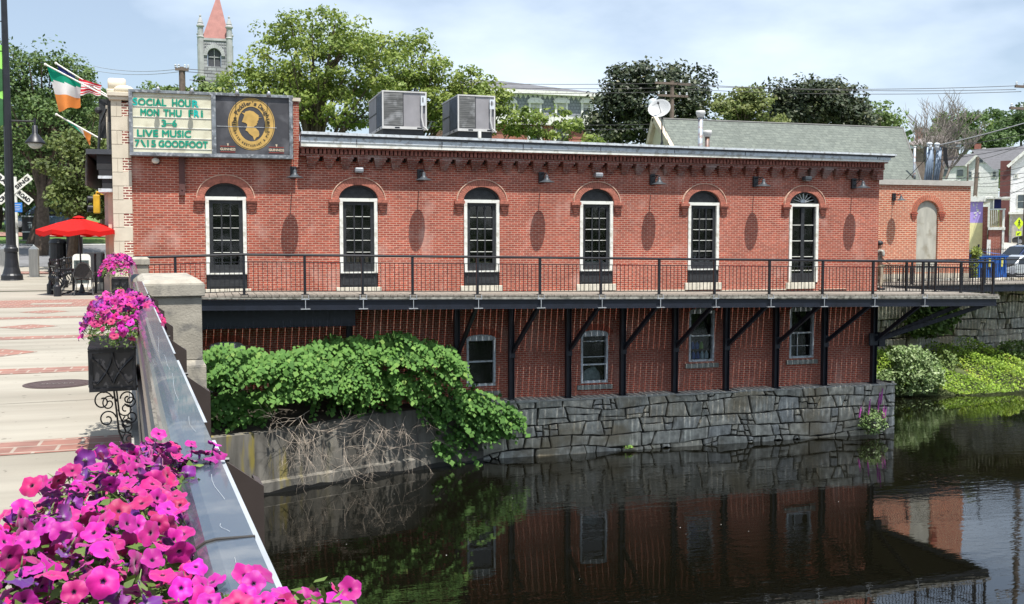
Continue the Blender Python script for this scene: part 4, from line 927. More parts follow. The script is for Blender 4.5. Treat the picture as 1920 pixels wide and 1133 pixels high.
def petalmat(name, base, edge, throat):
    m, n, l, p = _base(name); a = n.new('ShaderNodeAttribute'); a.attribute_name = 'tint'; sx = n.new('ShaderNodeSeparateColor'); l.new(a.outputs['Color'], sx.inputs[0])
    r_ = _ramp(n, l, sx.outputs[0], [(0, throat), (.16, throat), (.30, base), (.85, base), (1, edge)])
    hs = n.new('ShaderNodeHueSaturation'); oi = n.new('ShaderNodeObjectInfo'); ad = n.new('ShaderNodeMath'); ad.operation = 'ADD'; l.new(oi.outputs['Random'], ad.inputs[0]); l.new(sx.outputs[1], ad.inputs[1])
    fr = n.new('ShaderNodeMath'); fr.operation = 'FRACT'; l.new(ad.outputs[0], fr.inputs[0])
    mr = n.new('ShaderNodeMapRange'); mr.inputs['To Min'].default_value = .43; mr.inputs['To Max'].default_value = .512; l.new(fr.outputs[0], mr.inputs[0]); l.new(mr.outputs[0], hs.inputs['Hue'])
    m2 = n.new('ShaderNodeMapRange'); m2.inputs['To Min'].default_value = .6; m2.inputs['To Max'].default_value = 1.15; m3 = n.new('ShaderNodeMath'); m3.operation = 'MULTIPLY'; m3.inputs[1].default_value = 7.3; m4 = n.new('ShaderNodeMath'); m4.operation = 'FRACT'
    l.new(fr.outputs[0], m3.inputs[0]); l.new(m3.outputs[0], m4.inputs[0]); l.new(m4.outputs[0], m2.inputs[0]); l.new(m2.outputs[0], hs.inputs['Value'])
    l.new(r_.outputs[0], hs.inputs['Color']); l.new(hs.outputs[0], p.inputs['Base Color']); p.inputs['Roughness'].default_value = .55; p.inputs['Sheen Weight'].default_value = .3
    tr = n.new('ShaderNodeBsdfTranslucent'); l.new(hs.outputs[0], tr.inputs['Color']); ms_ = n.new('ShaderNodeMixShader'); ms_.inputs[0].default_value = .25
    l.new(p.outputs[0], ms_.inputs[1]); l.new(tr.outputs[0], ms_.inputs[2]); l.new(ms_.outputs[0], n['Material Output'].inputs[0]); return m
M_PET = petalmat('petunia_front', (.60,.0,.165), (.62,.004,.25), (.04,.0,.03))
M_PETB = petalmat('petunia_back', (.27,.02,.30), (.33,.015,.27), (.34,.24,.34))
M_STEMC = mat('petunia_calyx', (.16,.22,.07), .7)
def blossom(rad, fine, seed):
    """trumpet flower facing +Z, mouth centre at the origin"""
    rd = random.Random(seed); s_ = MB(); na, rr = (30, [(.0,-.42,0.0),(.09,-.30,.10),(.15,-.10,.2),(.30,.0,.38),(.55,.055,.6),(.8,.06,.82),(1.0,.02,1.0)]) if fine else (10, [(.05,-.3,0.05),(.25,0,.3),(1,.03,1.)])
    ph = rd.uniform(0,6); lob = [rd.uniform(-.1,.1) for _ in range(5)]; fold = rd.uniform(-.75,.5); fa = rd.uniform(0,6.28)
    for side in (0, 1):
        o_ = len(s_.v); 
        for (r_, z_, tt) in rr:
            for j in range(na):
                a = 2*math.pi*j/na; lb = lob[int(5*j/na)]
                ru = r_*(1 + (r_**2)*(.085*abs(math.cos(2.5*a))*2-.085 + lb*.6)); wav = (r_**3)*(.09*math.sin(a*5+ph)+.05*math.sin(a*13+ph*2)) if fine else (r_**3)*.08*math.sin(a*5+ph)
                zz = z_ + wav + fold*r_*r_*math.cos(a-fa)**2*.7 - side*(.022 if fine else .03) - abs(math.cos(2.5*a))*0
                s_.v.append((rad*ru*math.cos(a), rad*ru*math.sin(a), rad*zz)); 
                rib = .10*(abs(math.sin(2.5*a)) > .97) if fine else 0
                s_.t[len(s_.v)-1] = (max(0, min(1, tt-rib)), 0.)
        for i in range(len(rr)-1):
            for j in range(na): a_, b_ = o_+i*na+j, o_+i*na+(j+1) % na; s_.f.append((a_, b_, b_+na, a_+na)); s_.m.append(side)
    if fine:
        o_ = len(s_.v); s_.tube([(0,0,-rad*.32),(0,0,-rad*.7),(rad*.03,0,-rad*1.05)], [rad*.17, rad*.11, rad*.06], 8, 1)
        for i in range(o_, len(s_.v)): s_.t[i] = (.7, 0.)
        o_ = len(s_.v); s_.tube([(rad*.03,0,-rad*1.0),(rad*.05,0,-rad*1.25),(rad*.1,0,-rad*1.8)], [rad*.10, rad*.06, rad*.03], 6, 2)
        for k in range(5): a = k*1.257; s_.beam((rad*.03,0,-rad*1.05), (rad*(.03+.22*math.cos(a)), rad*.22*math.sin(a), -rad*.78), rad*.05, rad*.02, 2)
    return s_
def petunia(name, label, pts, norms, rad, nvar, fine, leafP, leafN, leafS, base, maxparts=100):
    t = thing(name, label, 'flowers', base, 'petunias in the flower boxes')
    leaves('foliage', leafP, leafN, leafS, M_LEAFP, t, tint=.55, aspect=.55)
    var = [blossom(rad*random.uniform(.85,1.1), fine, k*13+5) for k in range(nvar)]; meshes = []
    rest = MB()
    order = sorted(range(len(pts)), key=lambda i: -norms[i].z*0 + (Vector(pts[i])-Vector((0,0,CZ))).length)
    for c_, i in enumerate(order):
        nrm = norms[i].normalized(); q = nrm.to_track_quat('Z', 'Y') @ Matrix.Rotation(random.uniform(0,6.28), 3, 'Z').to_quaternion(); k = random.randrange(nvar)
        if c_ < maxparts:
            if len(meshes) <= k or meshes[k] is None:
                while len(meshes) <= k: meshes.append(None)
                ORG['_'] = Vector((0,0,0)); o = bpy.data.objects.new('tmp', None); ORG['tmp'] = Vector((0,0,0))
                ob = var[k].build('blossom', [M_PET, M_PETB, M_STEMC], None, smooth=True, fix=False); ob.data.transform(Matrix.Translation(ob.location)); meshes[k] = ob.data; bpy.data.objects.remove(ob); bpy.data.objects.remove(o)
            ob = bpy.data.objects.new('blossom', meshes[k]); C.objects.link(ob); ob.parent = t; ob.location = Vector(pts[i]) - ORG[t.name]; ob.rotation_mode = 'QUATERNION'; ob.rotation_quaternion = q; s = random.uniform(.7,1.16); ob.scale = (s,s,s)
        else:
            o_ = len(rest.v); rv = random.random()
            for vi, v in enumerate(var[k].v): rest.v.append(tuple(Vector(pts[i]) + q @ Vector(v))); tt = var[k].t.get(vi, (.5,0)); rest.t[o_+vi] = (tt[0], rv)
            rest.f += [tuple(a+o_ for a in f) for f in var[k].f]; rest.m += var[k].m
    if rest.v: ob = rest.build('blossoms', [M_PET, M_PETB, M_STEMC], t, smooth=True, fix=False); ob['kind'] = 'stuff'
    return t
def mound(d0, d1, lc, lw, ztop, droop, n, seed, jit=.03, top=None):
    rd = random.Random(seed); P, N = [], []; tries = 0
    while len(P) < n and tries < 60000:
        tries += 1
        u, v = rd.uniform(-1,1), rd.uniform(-1,1)
        if abs(u)**2.6 + abs(v)**2.6 > 1: continue
        d = (d0+d1)/2 + v*(d1-d0)/2; lat = lc + u*lw
        if seed == 3 and d > 1.4 and lat < -.31+(d-1.4)*.40: continue
        if seed == 3 and lat > .085 and 1.32 < d < 1.95: continue
        e = max(abs(u), abs(v)*.96)
        z_ = ztop - droop*(e**3) + rd.uniform(-jit, jit)
        p = br(lat, d, z_); mind = .045 if n < 260 else .03
        if any((p-q).length < (top or mind) for q in P): continue
        nn = (BL*u*abs(u)*1.2 + BF*v*abs(v)*.9 + Vector((0,0,1.0 if rd.random() < .72 else -.15))) + Vector((rd.gauss(0,.6), rd.gauss(0,.6)-.2, rd.gauss(0,.3)))
        P.append(p); N.append(nn)
    return P, N
def leafcloud(d0, d1, lc, lw, ztop, droop, n, lift=-.05):
    u = rng.uniform(-1,1,n); v = rng.uniform(-1,1,n); k = (abs(u)**2.6+abs(v)**2.6) < 1.05; u, v = u[k], v[k]; d = (d0+d1)/2+v*(d1-d0)/2; lat = lc+u*lw
    e = np.maximum(abs(u), abs(v)*.96); z_ = ztop+lift - droop*e**3 - rng.uniform(0,.12,len(u))
    P = np.stack([BF.x*d*1.07+BL.x*lat*.915, BF.y*d*1.07+BL.y*lat*.915, z_], 1); N = np.stack([u*.6, v*.5-.2, np.ones(len(u))*.9], 1)+rng.normal(0,.5,(len(u),3)); return P, N
# near box
flower_box(.95, 1.95, 'nearest black lattice flower box, buried under petunias at the camera end of the railing')
P_, N_ = mound(1.0, 2.40, -.07, .26, 1.105, .16, 560, 3, .032, .0295)
LP, LN_ = leafcloud(.95, 2.42, -.07, .26, 1.105, .16, 13000, .0)
la_ = (LP[:,0]*BL.x+LP[:,1]*BL.y)/.93; dd_ = (LP[:,0]*BF.x+LP[:,1]*BF.y)/1.07; kk = ~((dd_ > 1.4) & (la_ < -.29+(dd_-1.4)*.40)) & ~((la_ > .08) & (dd_ > 1.32) & (dd_ < 1.95)); LP, LN_ = LP[kk], LN_[kk]
# trailing arm over the rail
for k in range(38):
    lat, d = random.uniform(.12,.30), random.uniform(1.02,1.26); P_.append(br(lat, d, 1.10-(lat-.16)*.35+random.uniform(-.02,.02))); N_.append(Vector((random.uniform(-.2,.9), random.uniform(-.9,.1), .7)))
for k in range(14):
    lat, d = random.uniform(.05,.2), random.uniform(2.0,2.25); P_.append(br(lat, d, 1.085+random.uniform(-.01,.02))); N_.append(Vector((random.uniform(-.2,.7), random.uniform(-.6,.4), .8)))
a_ = np.array([br(random.uniform(.12,.28) if i < 200 else random.uniform(.03,.15), random.uniform(1.03,1.28) if i < 200 else random.uniform(1.88,2.06), 1.075+random.uniform(-.03,.01)) for i in range(260)]); LP = np.vstack([LP, a_]); LN_ = np.vstack([LN_, rng.normal(0,.5,(260,3))+[0,0,.8]])
petunia('petunia_plant', 'magenta petunias filling the foreground, spilling over the nearest rail box', P_, N_, .0176, 14, True, LP, LN_, .023, br(-.1, 1.5, .79))
flower_box(7.0, 7.95, 'middle black lattice flower box hanging on the bridge railing with scroll brackets below')
P_, N_ = mound(6.75, 8.35, -.02, .335, 1.12, .27, 330, 5, .035, .036)
LP, LN_ = leafcloud(6.85, 8.35, -.0, .29, 1.08, .13, 3000)
petunia('petunia_plant', 'rounded mound of magenta petunias in the middle flower box of the railing', P_, N_, .029, 5, True, LP, LN_, .026, br(-.1, 7.4, .79))
flower_box(19.8, 21.0, 'farthest small flower box on the railing beyond the concrete pier, near the cafe chairs')
P_, N_ = mound(19.4, 21.6, -.13, .40, 1.23, .36, 420, 7, .05, .04)
LP, LN_ = leafcloud(19.4, 21.6, -.13, .34, 1.17, .2, 1500)
petunia('petunia_plant', 'farthest clump of magenta petunias, just beyond the concrete pier', P_, N_, .035, 3, False, LP, LN_, .035, br(-.1, 20, .79), 0)
# ================= VEGETATION =================
def inside(poly, x, y):
    c_ = False; j = len(poly)-1
    for i in range(len(poly)):
        (xi, yi), (xj, yj) = poly[i], poly[j]
        if (yi > y) != (yj > y) and x < (xj-xi)*(y-yi)/(yj-yi)+xi: c_ = not c_
        j = i
    return c_
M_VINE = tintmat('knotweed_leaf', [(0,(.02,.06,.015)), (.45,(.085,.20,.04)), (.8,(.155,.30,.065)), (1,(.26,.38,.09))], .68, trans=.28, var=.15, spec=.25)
kv = thing('leafy_vine', 'big bright green knotweed thicket spilling over the concrete wall under the walkway', 'bush', (3.5,29.2,-3.6))
poly = [(372,668),(392,655),(450,664),(500,672),(560,662),(600,644),(700,640),(752,628),(800,642),(850,655),(880,700),(905,735),(950,748),(980,775),(965,800),(930,838),(905,852),(850,872),(815,840),(800,790),(770,735),(738,760),(714,790),(660,775),(600,770),(540,755),(520,775),(470,800),(415,812),(385,760),(372,700)]
LPs, LNs, LTs = [], [], []
branches = MB()
cnt = 0
while cnt < 900:
    x, y = random.uniform(370,985), random.uniform(622,872)
    if not inside(poly, x, y): continue
    zz = 1.535-(y-452)/64; X_ = at(x, y, 29).x; Yb = min(28.15+(X_-1.68)*.34, 28.45+(-zz-.3)/2.6) - .2*math.sin(max(0,min(1,(y-640)/110))*3.14)
    if math.sin(x*.031+y*.10)+math.sin(x*.013-y*.055+1) < -.45 and y > 665: continue
    if x > 790 and y > 690 and random.random() < .4: continue
    if y > 742 and x < 740 and (random.random() < .55): continue
    if y > 738 and x < 740: Yb += .45
    if y < 662 and random.random() < .6: Yb += .9
    c0 = at(x, y, Yb - random.gauss(0,.16))
    if c0.z < -5.15: continue
    # spray: a drooping twig with two ranks of overlapping leaves
    ang = random.uniform(-.6,.6) + (x-680)/260; d = Vector((math.sin(ang), -math.cos(ang)*.9, -.35)).normalized(); L = random.uniform(.4,.85); sidev = d.cross(Vector((0,0,1))).normalized()
    m_ = int(L/.055)
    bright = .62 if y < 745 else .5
    for i in range(m_):
        u = i/m_; sg = 1 if i % 2 else -1; p = c0 + d*L*(u-.5)*1.3 + Vector((0,0,-.18*u*u)) + sidev*sg*.07 + Vector((0,0,random.uniform(-.02,.02)))
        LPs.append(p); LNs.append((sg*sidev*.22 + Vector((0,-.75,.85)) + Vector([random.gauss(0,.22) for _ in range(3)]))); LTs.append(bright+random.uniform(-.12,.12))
    cnt += 1
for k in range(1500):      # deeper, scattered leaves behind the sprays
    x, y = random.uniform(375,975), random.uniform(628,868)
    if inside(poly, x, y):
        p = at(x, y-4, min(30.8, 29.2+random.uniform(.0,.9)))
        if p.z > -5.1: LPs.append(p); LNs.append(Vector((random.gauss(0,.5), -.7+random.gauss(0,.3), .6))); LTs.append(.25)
P_ = np.array([tuple(p) for p in LPs]); N_ = np.array([tuple(p) for p in LNs])
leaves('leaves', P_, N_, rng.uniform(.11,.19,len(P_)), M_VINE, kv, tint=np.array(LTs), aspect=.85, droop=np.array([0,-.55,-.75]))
M_TWIG = mat('dead_twigs', (.42,.35,.28), .9, var=.3, scale=9)
def twigs(mb, p, d, L, r_, depth, rd):
    pts = [p]; q = p.copy(); dd = d.copy()
    for i in range(4): dd = (dd + Vector((rd.gauss(0,.16), rd.gauss(0,.12), rd.gauss(0,.12)-.04))).normalized(); q = q + dd*L/4; pts.append(q.copy())
    mb.tube(pts, [r_*(1-.15*i) for i in range(5)], 4, cap=False)
    if depth:
        for i in range(rd.randint(2,4)): twigs(mb, pts[rd.randint(1,4)], (dd+Vector((rd.gauss(0,.8), rd.gauss(0,.3), rd.gauss(0,.45)-.05))).normalized(), L*rd.uniform(.5,.8), r_*.62, depth-1, rd)
tm = MB(); rd = random.Random(11)
for (x, y, tx, ty, L) in ((560,785,600,860,1.1),(600,790,570,850,1.0),(520,790,590,840,1.3),(640,800,560,830,1.1),(650,805,620,890,1.1),(690,790,740,850,1.3),(720,800,700,880,1.0),(740,790,800,870,1.3),(760,780,730,850,1.0),(700,770,690,830,1.1),(560,800,640,820,1.2),(800,800,840,860,1.1),(780,750,830,800,1.1),(830,730,880,780,.9),(600,800,640,870,1.1),(500,800,560,850,1.0),(580,770,520,820,1.0)):
    a, b_ = at(x, y, 28.1+(x-500)*.0045), at(tx, ty, 27.55+(tx-500)*.0055); twigs(tm, a, (b_-a).normalized(), L*1.0, .010, 3, rd)
tm.build('dead_twigs', M_TWIG, kv)
bm_ = MB()
for k in range(26):
    a = Vector((random.uniform(-.5,7.5), 30.6, -2.9)); x, y = random.uniform(400,900), random.uniform(670,760); b_ = at(x, y, 29.6)
    bm_.tube([a, (a+b_)/2+Vector((0,0,.3)), b_], [.02,.015,.008], 5)
bm_.build('stems', mat('green_brown_stem', (.12,.09,.04), .8), kv)
TREES = 0
def tree(name, label, base, blobs, nleaf, lsize, mt, tint=.5, group=None, trunk_r=.22, clump=.75, holes=.25, branch=True, hbase=None, leafup=.5):
    """blobs: (centre, rx, ry, rz). Clumps of leaves sit on limb ends spread through the blobs."""
    t = thing(name, label, 'tree', base, group); base = Vector(base)
    vol = [b_[1]*b_[2]*b_[3] for b_ in blobs]; tot = sum(vol); CP = []
    for (c_, rx, ry, rz), v in zip(blobs, vol):
        k = max(3, int(nleaf/55*v/tot))
        for _ in range(k):
            d = rng.normal(size=3); d /= np.linalg.norm(d); r_ = rng.uniform(.35,1)**.45
            if d[2] < -.5: d[2] *= .5
            CP.append((c_[0]+d[0]*rx*r_, c_[1]+d[1]*ry*r_, c_[2]+d[2]*rz*r_))
    CP = np.array(CP); k = len(CP); per = max(8, nleaf//k); ct = rng.normal(0,.10,k)
    cs = clump*rng.uniform(.55,1.25,k)
    off = rng.normal(size=(k, per, 3)); off /= np.linalg.norm(off, axis=2, keepdims=True); off *= rng.uniform(.25,1,(k,per,1))**.5; off[:,:,2] *= .6
    P = (CP[:,None,:] + off*cs[:,None,None]).reshape(-1,3); cen = np.array([tuple(b_[0]) for b_ in blobs]).mean(0)
    N = (off*.8 + np.array([0,-.15,leafup]) + rng.normal(0,.45,off.shape)).reshape(-1,3)
    leaves('crown', P, N, lsize, mt, t, tint=np.repeat(tint+ct, per))
    s_ = MB(); top = Vector(tuple(CP.mean(0))); h0 = base.z; 
    mids = base.lerp(top, .45); s_.tube([base, base.lerp(top,.2)+Vector((trunk_r*.3,0,0)), mids, top], [trunk_r*1.15, trunk_r, trunk_r*.75, trunk_r*.3], 9)
    if branch:
        idx_ = rng.choice(k, min(k, 46), replace=False)
        for i in idx_:
            e = Vector(tuple(CP[i])); f_ = random.uniform(.35,.9); st = base.lerp(top, f_); m_ = st.lerp(e, .5)+Vector((0,0,(e-st).length*.10)); s_.tube([st, m_, e], [trunk_r*.42*(1.2-f_), trunk_r*.2, trunk_r*.05], 5, cap=False)
    s_.build('trunk', M_TRUNK, t); return t
def px_blob(x, y, wpx, hpx, Y, dr=.9):
    k = ppm(x, Y); c_ = at(x, y, Y); return (c_, wpx/2/k, wpx/2/k*dr, hpx/2/k)
def px_tree(name, label, x, Y, blobs, nleaf, lpx, mt, tint=.5, yb=None, **kw):
    B = [px_blob(*b_, Y+random.uniform(-1,1)*.5) if len(b_) == 4 else px_blob(b_[0],b_[1],b_[2],b_[3], Y+b_[4]) for b_ in blobs]
    p = at(x, 452, Y); k = ppm(x, Y); return tree(name, label, (p.x, Y, gz(p.x, Y)-.05), B, nleaf, lpx/k, mt, tint, **kw)
M_LG = tintmat('maple_leaf_light', [(0,(.055,.09,.015)), (.4,(.135,.20,.035)), (.75,(.24,.30,.06)), (1,(.34,.37,.10))], .55, trans=.3, var=.15)
M_MG = tintmat('tree_leaf_mid', [(0,(.022,.05,.015)), (.5,(.08,.14,.035)), (1,(.19,.26,.07))], .6, trans=.22, var=.2)
M_DG = tintmat('copper_beech_leaf', [(0,(.012,.02,.01)), (.5,(.035,.052,.022)), (.8,(.07,.085,.035)), (1,(.13,.12,.05))], .5, trans=.12, var=.25)
M_OL = tintmat('olive_leaf', [(0,(.04,.06,.015)), (.5,(.11,.15,.035)), (1,(.23,.25,.08))], .6, trans=.25, var=.2)
# big light green maples behind the building
px_tree('maple_tree', 'tall light green maple rising behind the emblem sign, the largest of the row', 590, 56, [(585,125,270,190),(600,75,190,120),(475,170,170,90),(690,150,160,130),(530,55,80,50),(655,62,80,50),(600,210,300,90),(420,205,110,50),(530,175,200,120),(720,110,110,80)], 21000, 7.5, M_LG, .58, clump=.72, trunk_r=.4, group='light green maples behind the roof', leafup=.6)
px_tree('maple_tree', 'light green maple behind the left roof unit', 770, 60, [(775,130,150,130),(735,95,90,70),(800,190,190,100),(720,190,140,100)], 10000, 7.5, M_LG, .62, clump=.7, trunk_r=.3, group='light green maples behind the roof', leafup=.6)
px_tree('maple_tree', 'smaller light green maple behind the right roof unit', 890, 58, [(880,160,90,80),(905,190,100,90),(860,220,110,90),(945,235,90,70)], 6500, 7.5, M_LG, .58, clump=.65, trunk_r=.22, group='light green maples behind the roof', leafup=.6)
px_tree('young_maple', 'sparse young tree in front of the grey mansard house', 1035, 56, [(1000,235,90,60),(1060,245,90,50),(1110,255,60,40),(1050,225,40,40),(985,215,40,30)], 1900, 8, M_LG, .5, clump=.6, trunk_r=.12, leafup=.6)
px_tree('low_tree', 'green tree top showing between the flags and the sign post', 400, 62, [(400,170,110,60),(300,185,120,50),(260,175,60,40),(370,190,140,60)], 3200, 8, M_MG, .75, clump=.7, trunk_r=.2)
px_tree('beech_tree', 'dark rounded copper green tree behind the satellite dish', 1225, 74, [(1225,195,210,130),(1205,155,130,70),(1280,160,110,70),(1160,220,130,90),(1275,230,130,80),(1180,150,90,50),(1190,248,190,60),(1130,250,90,50),(1290,250,120,50)], 21000, 8, M_DG, .5, clump=1.15, trunk_r=.5, group='dark trees behind the shingle roof', branch=False, leafup=.7)
px_tree('beech_tree', 'dark rounded tree above the middle of the green shingle roof', 1530, 78, [(1530,205,180,90),(1500,175,110,60),(1570,180,100,55),(1470,220,90,70),(1590,230,110,60)], 14000, 8, M_DG, .55, clump=1.15, trunk_r=.5, group='dark trees behind the shingle roof', branch=False, leafup=.7)
px_tree('olive_tree', 'yellow green loose tree between the two dark rounded trees', 1385, 70, [(1385,200,110,60),(1415,190,70,50),(1350,215,70,50),(1430,225,80,50)], 4500, 7.5, M_OL, .65, clump=.9, trunk_r=.25)
px_tree('green_tree', 'small mid green tree just right of the second dark tree, above the roof ridge', 1640, 84, [(1630,215,70,60),(1670,230,70,40),(1600,215,60,60)], 2600, 7, M_MG, .75, clump=1.0, trunk_r=.25)
# far right group on the hill
for i, (x, Y, bl, nl, mt_, ti, lab) in enumerate([
    (1800,120,[(1800,235,90,60),(1770,245,70,50),(1830,240,70,60)],3500,M_MG,.6,'mid green tree behind the bare tree on the right'),
    (1860,128,[(1860,240,80,60),(1845,215,50,30),(1890,245,60,50)],3500,M_MG,.5,'bushy green tree on the hill above the white gabled house'),
    (1915,112,[(1915,235,80,60),(1925,215,60,40),(1895,250,60,50)],4200,M_MG,.25,'dark green tree cut by the right edge of the picture'),
    (1790,105,[(1780,262,70,40),(1830,262,70,40),(1860,268,80,40)],3500,M_MG,.35,'dark low tree mass just behind the white gabled house')]):
    px_tree('hill_tree', lab, x, Y, bl, nl, 6, mt_, ti, clump=1.3, trunk_r=.3, branch=False, group='trees on the far hill')
# left park trees
px_tree('honey_locust', 'tall feathery green tree at the left behind the lamp post', 75, 52, [(80,160,170,140),(60,110,110,80),(130,170,110,120),(90,250,220,150),(30,230,130,200),(30,110,80,60)], 15000, 7, M_MG, .5, clump=.75, trunk_r=.3, leafup=.6)
px_tree('park_tree', 'dense dark green tree behind the crossing sign', 60, 60, [(60,330,220,120),(120,300,170,160),(20,380,90,60),(150,220,100,120)], 12000, 7.5, M_MG, .38, clump=.9, trunk_r=.3, group='park trees')
px_tree('park_tree', 'small leaning street tree with a pale trunk rising behind the red umbrella', 125, 43, [(160,330,110,150),(140,380,110,70),(175,270,70,110),(185,390,60,50),(118,300,80,100)], 8500, 8, M_OL, .42, clump=.5, trunk_r=.2, group='park trees', leafup=.5)
px_tree('park_tree', 'leafy tree just behind the building corner and small flag', 195, 66, [(190,240,100,160),(210,330,80,120),(150,190,70,80)], 5500, 7.5, M_MG, .5, clump=.9, trunk_r=.25, group='park trees')
for i, (x, Y) in enumerate(((40,70),(-10,72),(14,84))):
    px_tree('background_tree', ['dark tree closing the view under the feathery tree, right of the lamp post','dark tree at the left picture edge behind the lamp post','farther dark tree seen through the gaps left of the lamp post'][i], x, Y, [(x,330,230,150),(x+40,250,200,140)], 5000, 9, M_MG, .2, clump=1.3, trunk_r=.35, group='far park trees')
px_tree('background_tree', 'dark far tree behind the traffic signal', 150, 78, [(150,340,220,110),(110,260,200,130),(190,300,160,150)], 6000, 9, M_MG, .22, clump=1.3, trunk_r=.35, group='far park trees')
# hill of distant foliage closing the horizon
far = []
for k in range(16000):
    x = random.uniform(-160,420); Y = random.uniform(165,215) + abs(x)*.15; far.append((x, Y, gz(x, Y) + random.uniform(0,9 + 3*math.sin(x*.05)+2*math.sin(x*.13)) + (5 if x > 120 else 0)))
P_ = np.array(far); o = leaves('distant_woods', P_, rng.normal(0,.6,P_.shape)+[0,-.4,.7], 1.9, M_MG, None, tint=.45); tag(o, 'hazy green woods closing the horizon behind the houses', 'woods', None, 'stuff')
# bare tree
bt_ = MB(); rd = random.Random(5)
def bare(p, d, L, r_, depth):
    pts = [p]; q = p.copy(); dd = d.copy()
    for i in range(4): dd = (dd+Vector((rd.gauss(0,.09), rd.gauss(0,.09), .05))).normalized(); q = q+dd*L/4; pts.append(q.copy())
    bt_.tube(pts, [r_*(1-.12*i) for i in range(5)], 5 if r_ > .05 else 4, cap=False)
    if depth:
        for i in range(4 if depth > 1 else 5): s = pts[rd.randint(1,4)]; a = rd.uniform(0,6.28); bare(s, (dd*.9+Vector((math.cos(a)*.8, math.sin(a)*.8, .2))).normalized(), L*rd.uniform(.58,.8), max(.016, r_*.6), depth-1)
b0 = at(1752, 335, 88); t = thing('bare_tree', 'leafless grey branching tree right of the shingle roof', 'tree', b0)
for (dx, a) in ((-.6,-.5),(.1,-.1),(.8,.2),(1.4,.6)): bare(b0+Vector((dx,0,0)), Vector((a,0,1)).normalized(), 3.7, .14, 4)
bt_.build('branches', mat('grey_bare_bark', (.22,.19,.17), .9, var=.2), t)
# shrubs on the river bank
def shrub(name, label, x, y, wpx, hpx, Y, n_, lpx, mt_, ti, extra=(), cat='shrub', up=.6, zmin=-5.2):
    B = [px_blob(x, y, wpx, hpx, Y, .7)] + [px_blob(*e, Y, .7) for e in extra]; k = ppm(x, Y); b0 = B[0][0]; t = thing(name, label, cat, (b0.x, Y, max(zmin, b0.z-B[0][3])))
    P, T = [], []
    for (c_, rx, ry, rz) in B:
        m_ = int(n_*rx*rz/sum(b[1]*b[3] for b in B)); d = rng.normal(size=(m_,3)); d /= np.linalg.norm(d, axis=1, keepdims=True); r_ = rng.uniform(.3,1.04,(m_,1))**.4
        lump = 1+.14*np.sin(d[:,:1]*7+c_.x)+.10*np.sin(d[:,2:]*9+c_.x*3); P.append(np.array(c_)+d*r_*lump*np.array([rx,ry,rz])); T.append(ti+.12*(r_[:,0]-.8))
    P = np.vstack(P); T = np.hstack(T); k_ = P[:,2] > zmin; P, T = P[k_], T[k_]; N = rng.normal(0,.5,P.shape)+[0,-.35,up]
    leaves('foliage', P, N, lpx/k, mt_, t, tint=T)
    s_ = MB()
    for i in range(10): e = P[rng.integers(len(P))]; s_.tube([(b0.x+random.uniform(-.2,.2), Y, max(zmin, b0.z-B[0][3])), tuple(e)], [.02,.006], 4)
    s_.build('stems', M_TRUNK, t); return t
M_PALE = tintmat('pale_shrub_leaf', [(0,(.04,.09,.02)), (.5,(.16,.25,.08)), (1,(.42,.50,.26))], .5, trans=.2, var=.15)
M_LIME = tintmat('lime_ground_leaf', [(0,(.08,.13,.015)), (.5,(.24,.38,.04)), (.85,(.42,.52,.07)), (1,(.42,.26,.07))], .6, trans=.25, var=.3, vscale=1.2)
shrub('river_shrub', 'rounded pale leaved shrub on the river bank just right of the stone foundation', 1708, 698, 105, 92, 37.6, 6500, 6, M_PALE, .62, ((1662,718,50,52),(1700,672,70,50),(1745,705,60,60)))
shrub('river_shrub', 'dark green bush against the riverside stone wall at the right edge', 1905, 662, 70, 50, 40.2, 1600, 6, M_MG, .7, ((1880,672,40,30),))
shrub('river_shrub', 'thin green weeds growing between the pale shrub and the lime mound', 1775, 690, 50, 60, 39.5, 900, 6, M_MG, .75)
shrub('wall_tree', 'leafy tree growing from the stone wall under the walkway brackets', 1748, 600, 90, 70, 40.6, 1700, 11, M_MG, .62, ((1770,585,70,50),(1725,612,60,40)), 'tree', zmin=-4.5)
o = None
P, N, T = [], [], []
while len(P) < 19000:
    x = random.uniform(25.5,39); y = random.uniform(36.2,41.6); base = -5.25+max(0,y-37.2)*.27; hgt = .55+.28*math.sin(x*1.1)+.2*math.sin(x*2.7+y); base_ok = y > 37.1+math.sin(x*.9)*.3-(max(0,x-33))/6
    if not base_ok: continue
    zz = base + max(.12, hgt)*(max(.2,min(1, (y-36.6)/.9)))*random.uniform(.2,1)**.5; P.append((x, y, zz)); T.append(.45+.15*math.sin(x*1.7+y*.8)+.12*math.sin(x*4.1))
P = np.array(P); o = leaves('ground_cover', P, rng.normal(0,.5,P.shape)+[0,-.3,.8], .115, M_LIME, None, tint=np.array(T)); tag(o, 'lime green low plants covering the river bank at the right', 'ground cover', None, 'stuff')
P = np.array([(random.uniform(23.9,27.0), random.uniform(37.2,39.3), 0) for _ in range(1500)]); P[:,2] = -5.25+(P[:,1]-37.2)*.27+rng.uniform(0,.5,len(P)); o = leaves('bank_weeds', P, rng.normal(0,.5,P.shape)+[0,-.3,.8], .1, M_MG, None, tint=.6); tag(o, 'low green weeds at the foot of the pale shrub beside the water', 'weeds', None, 'stuff')
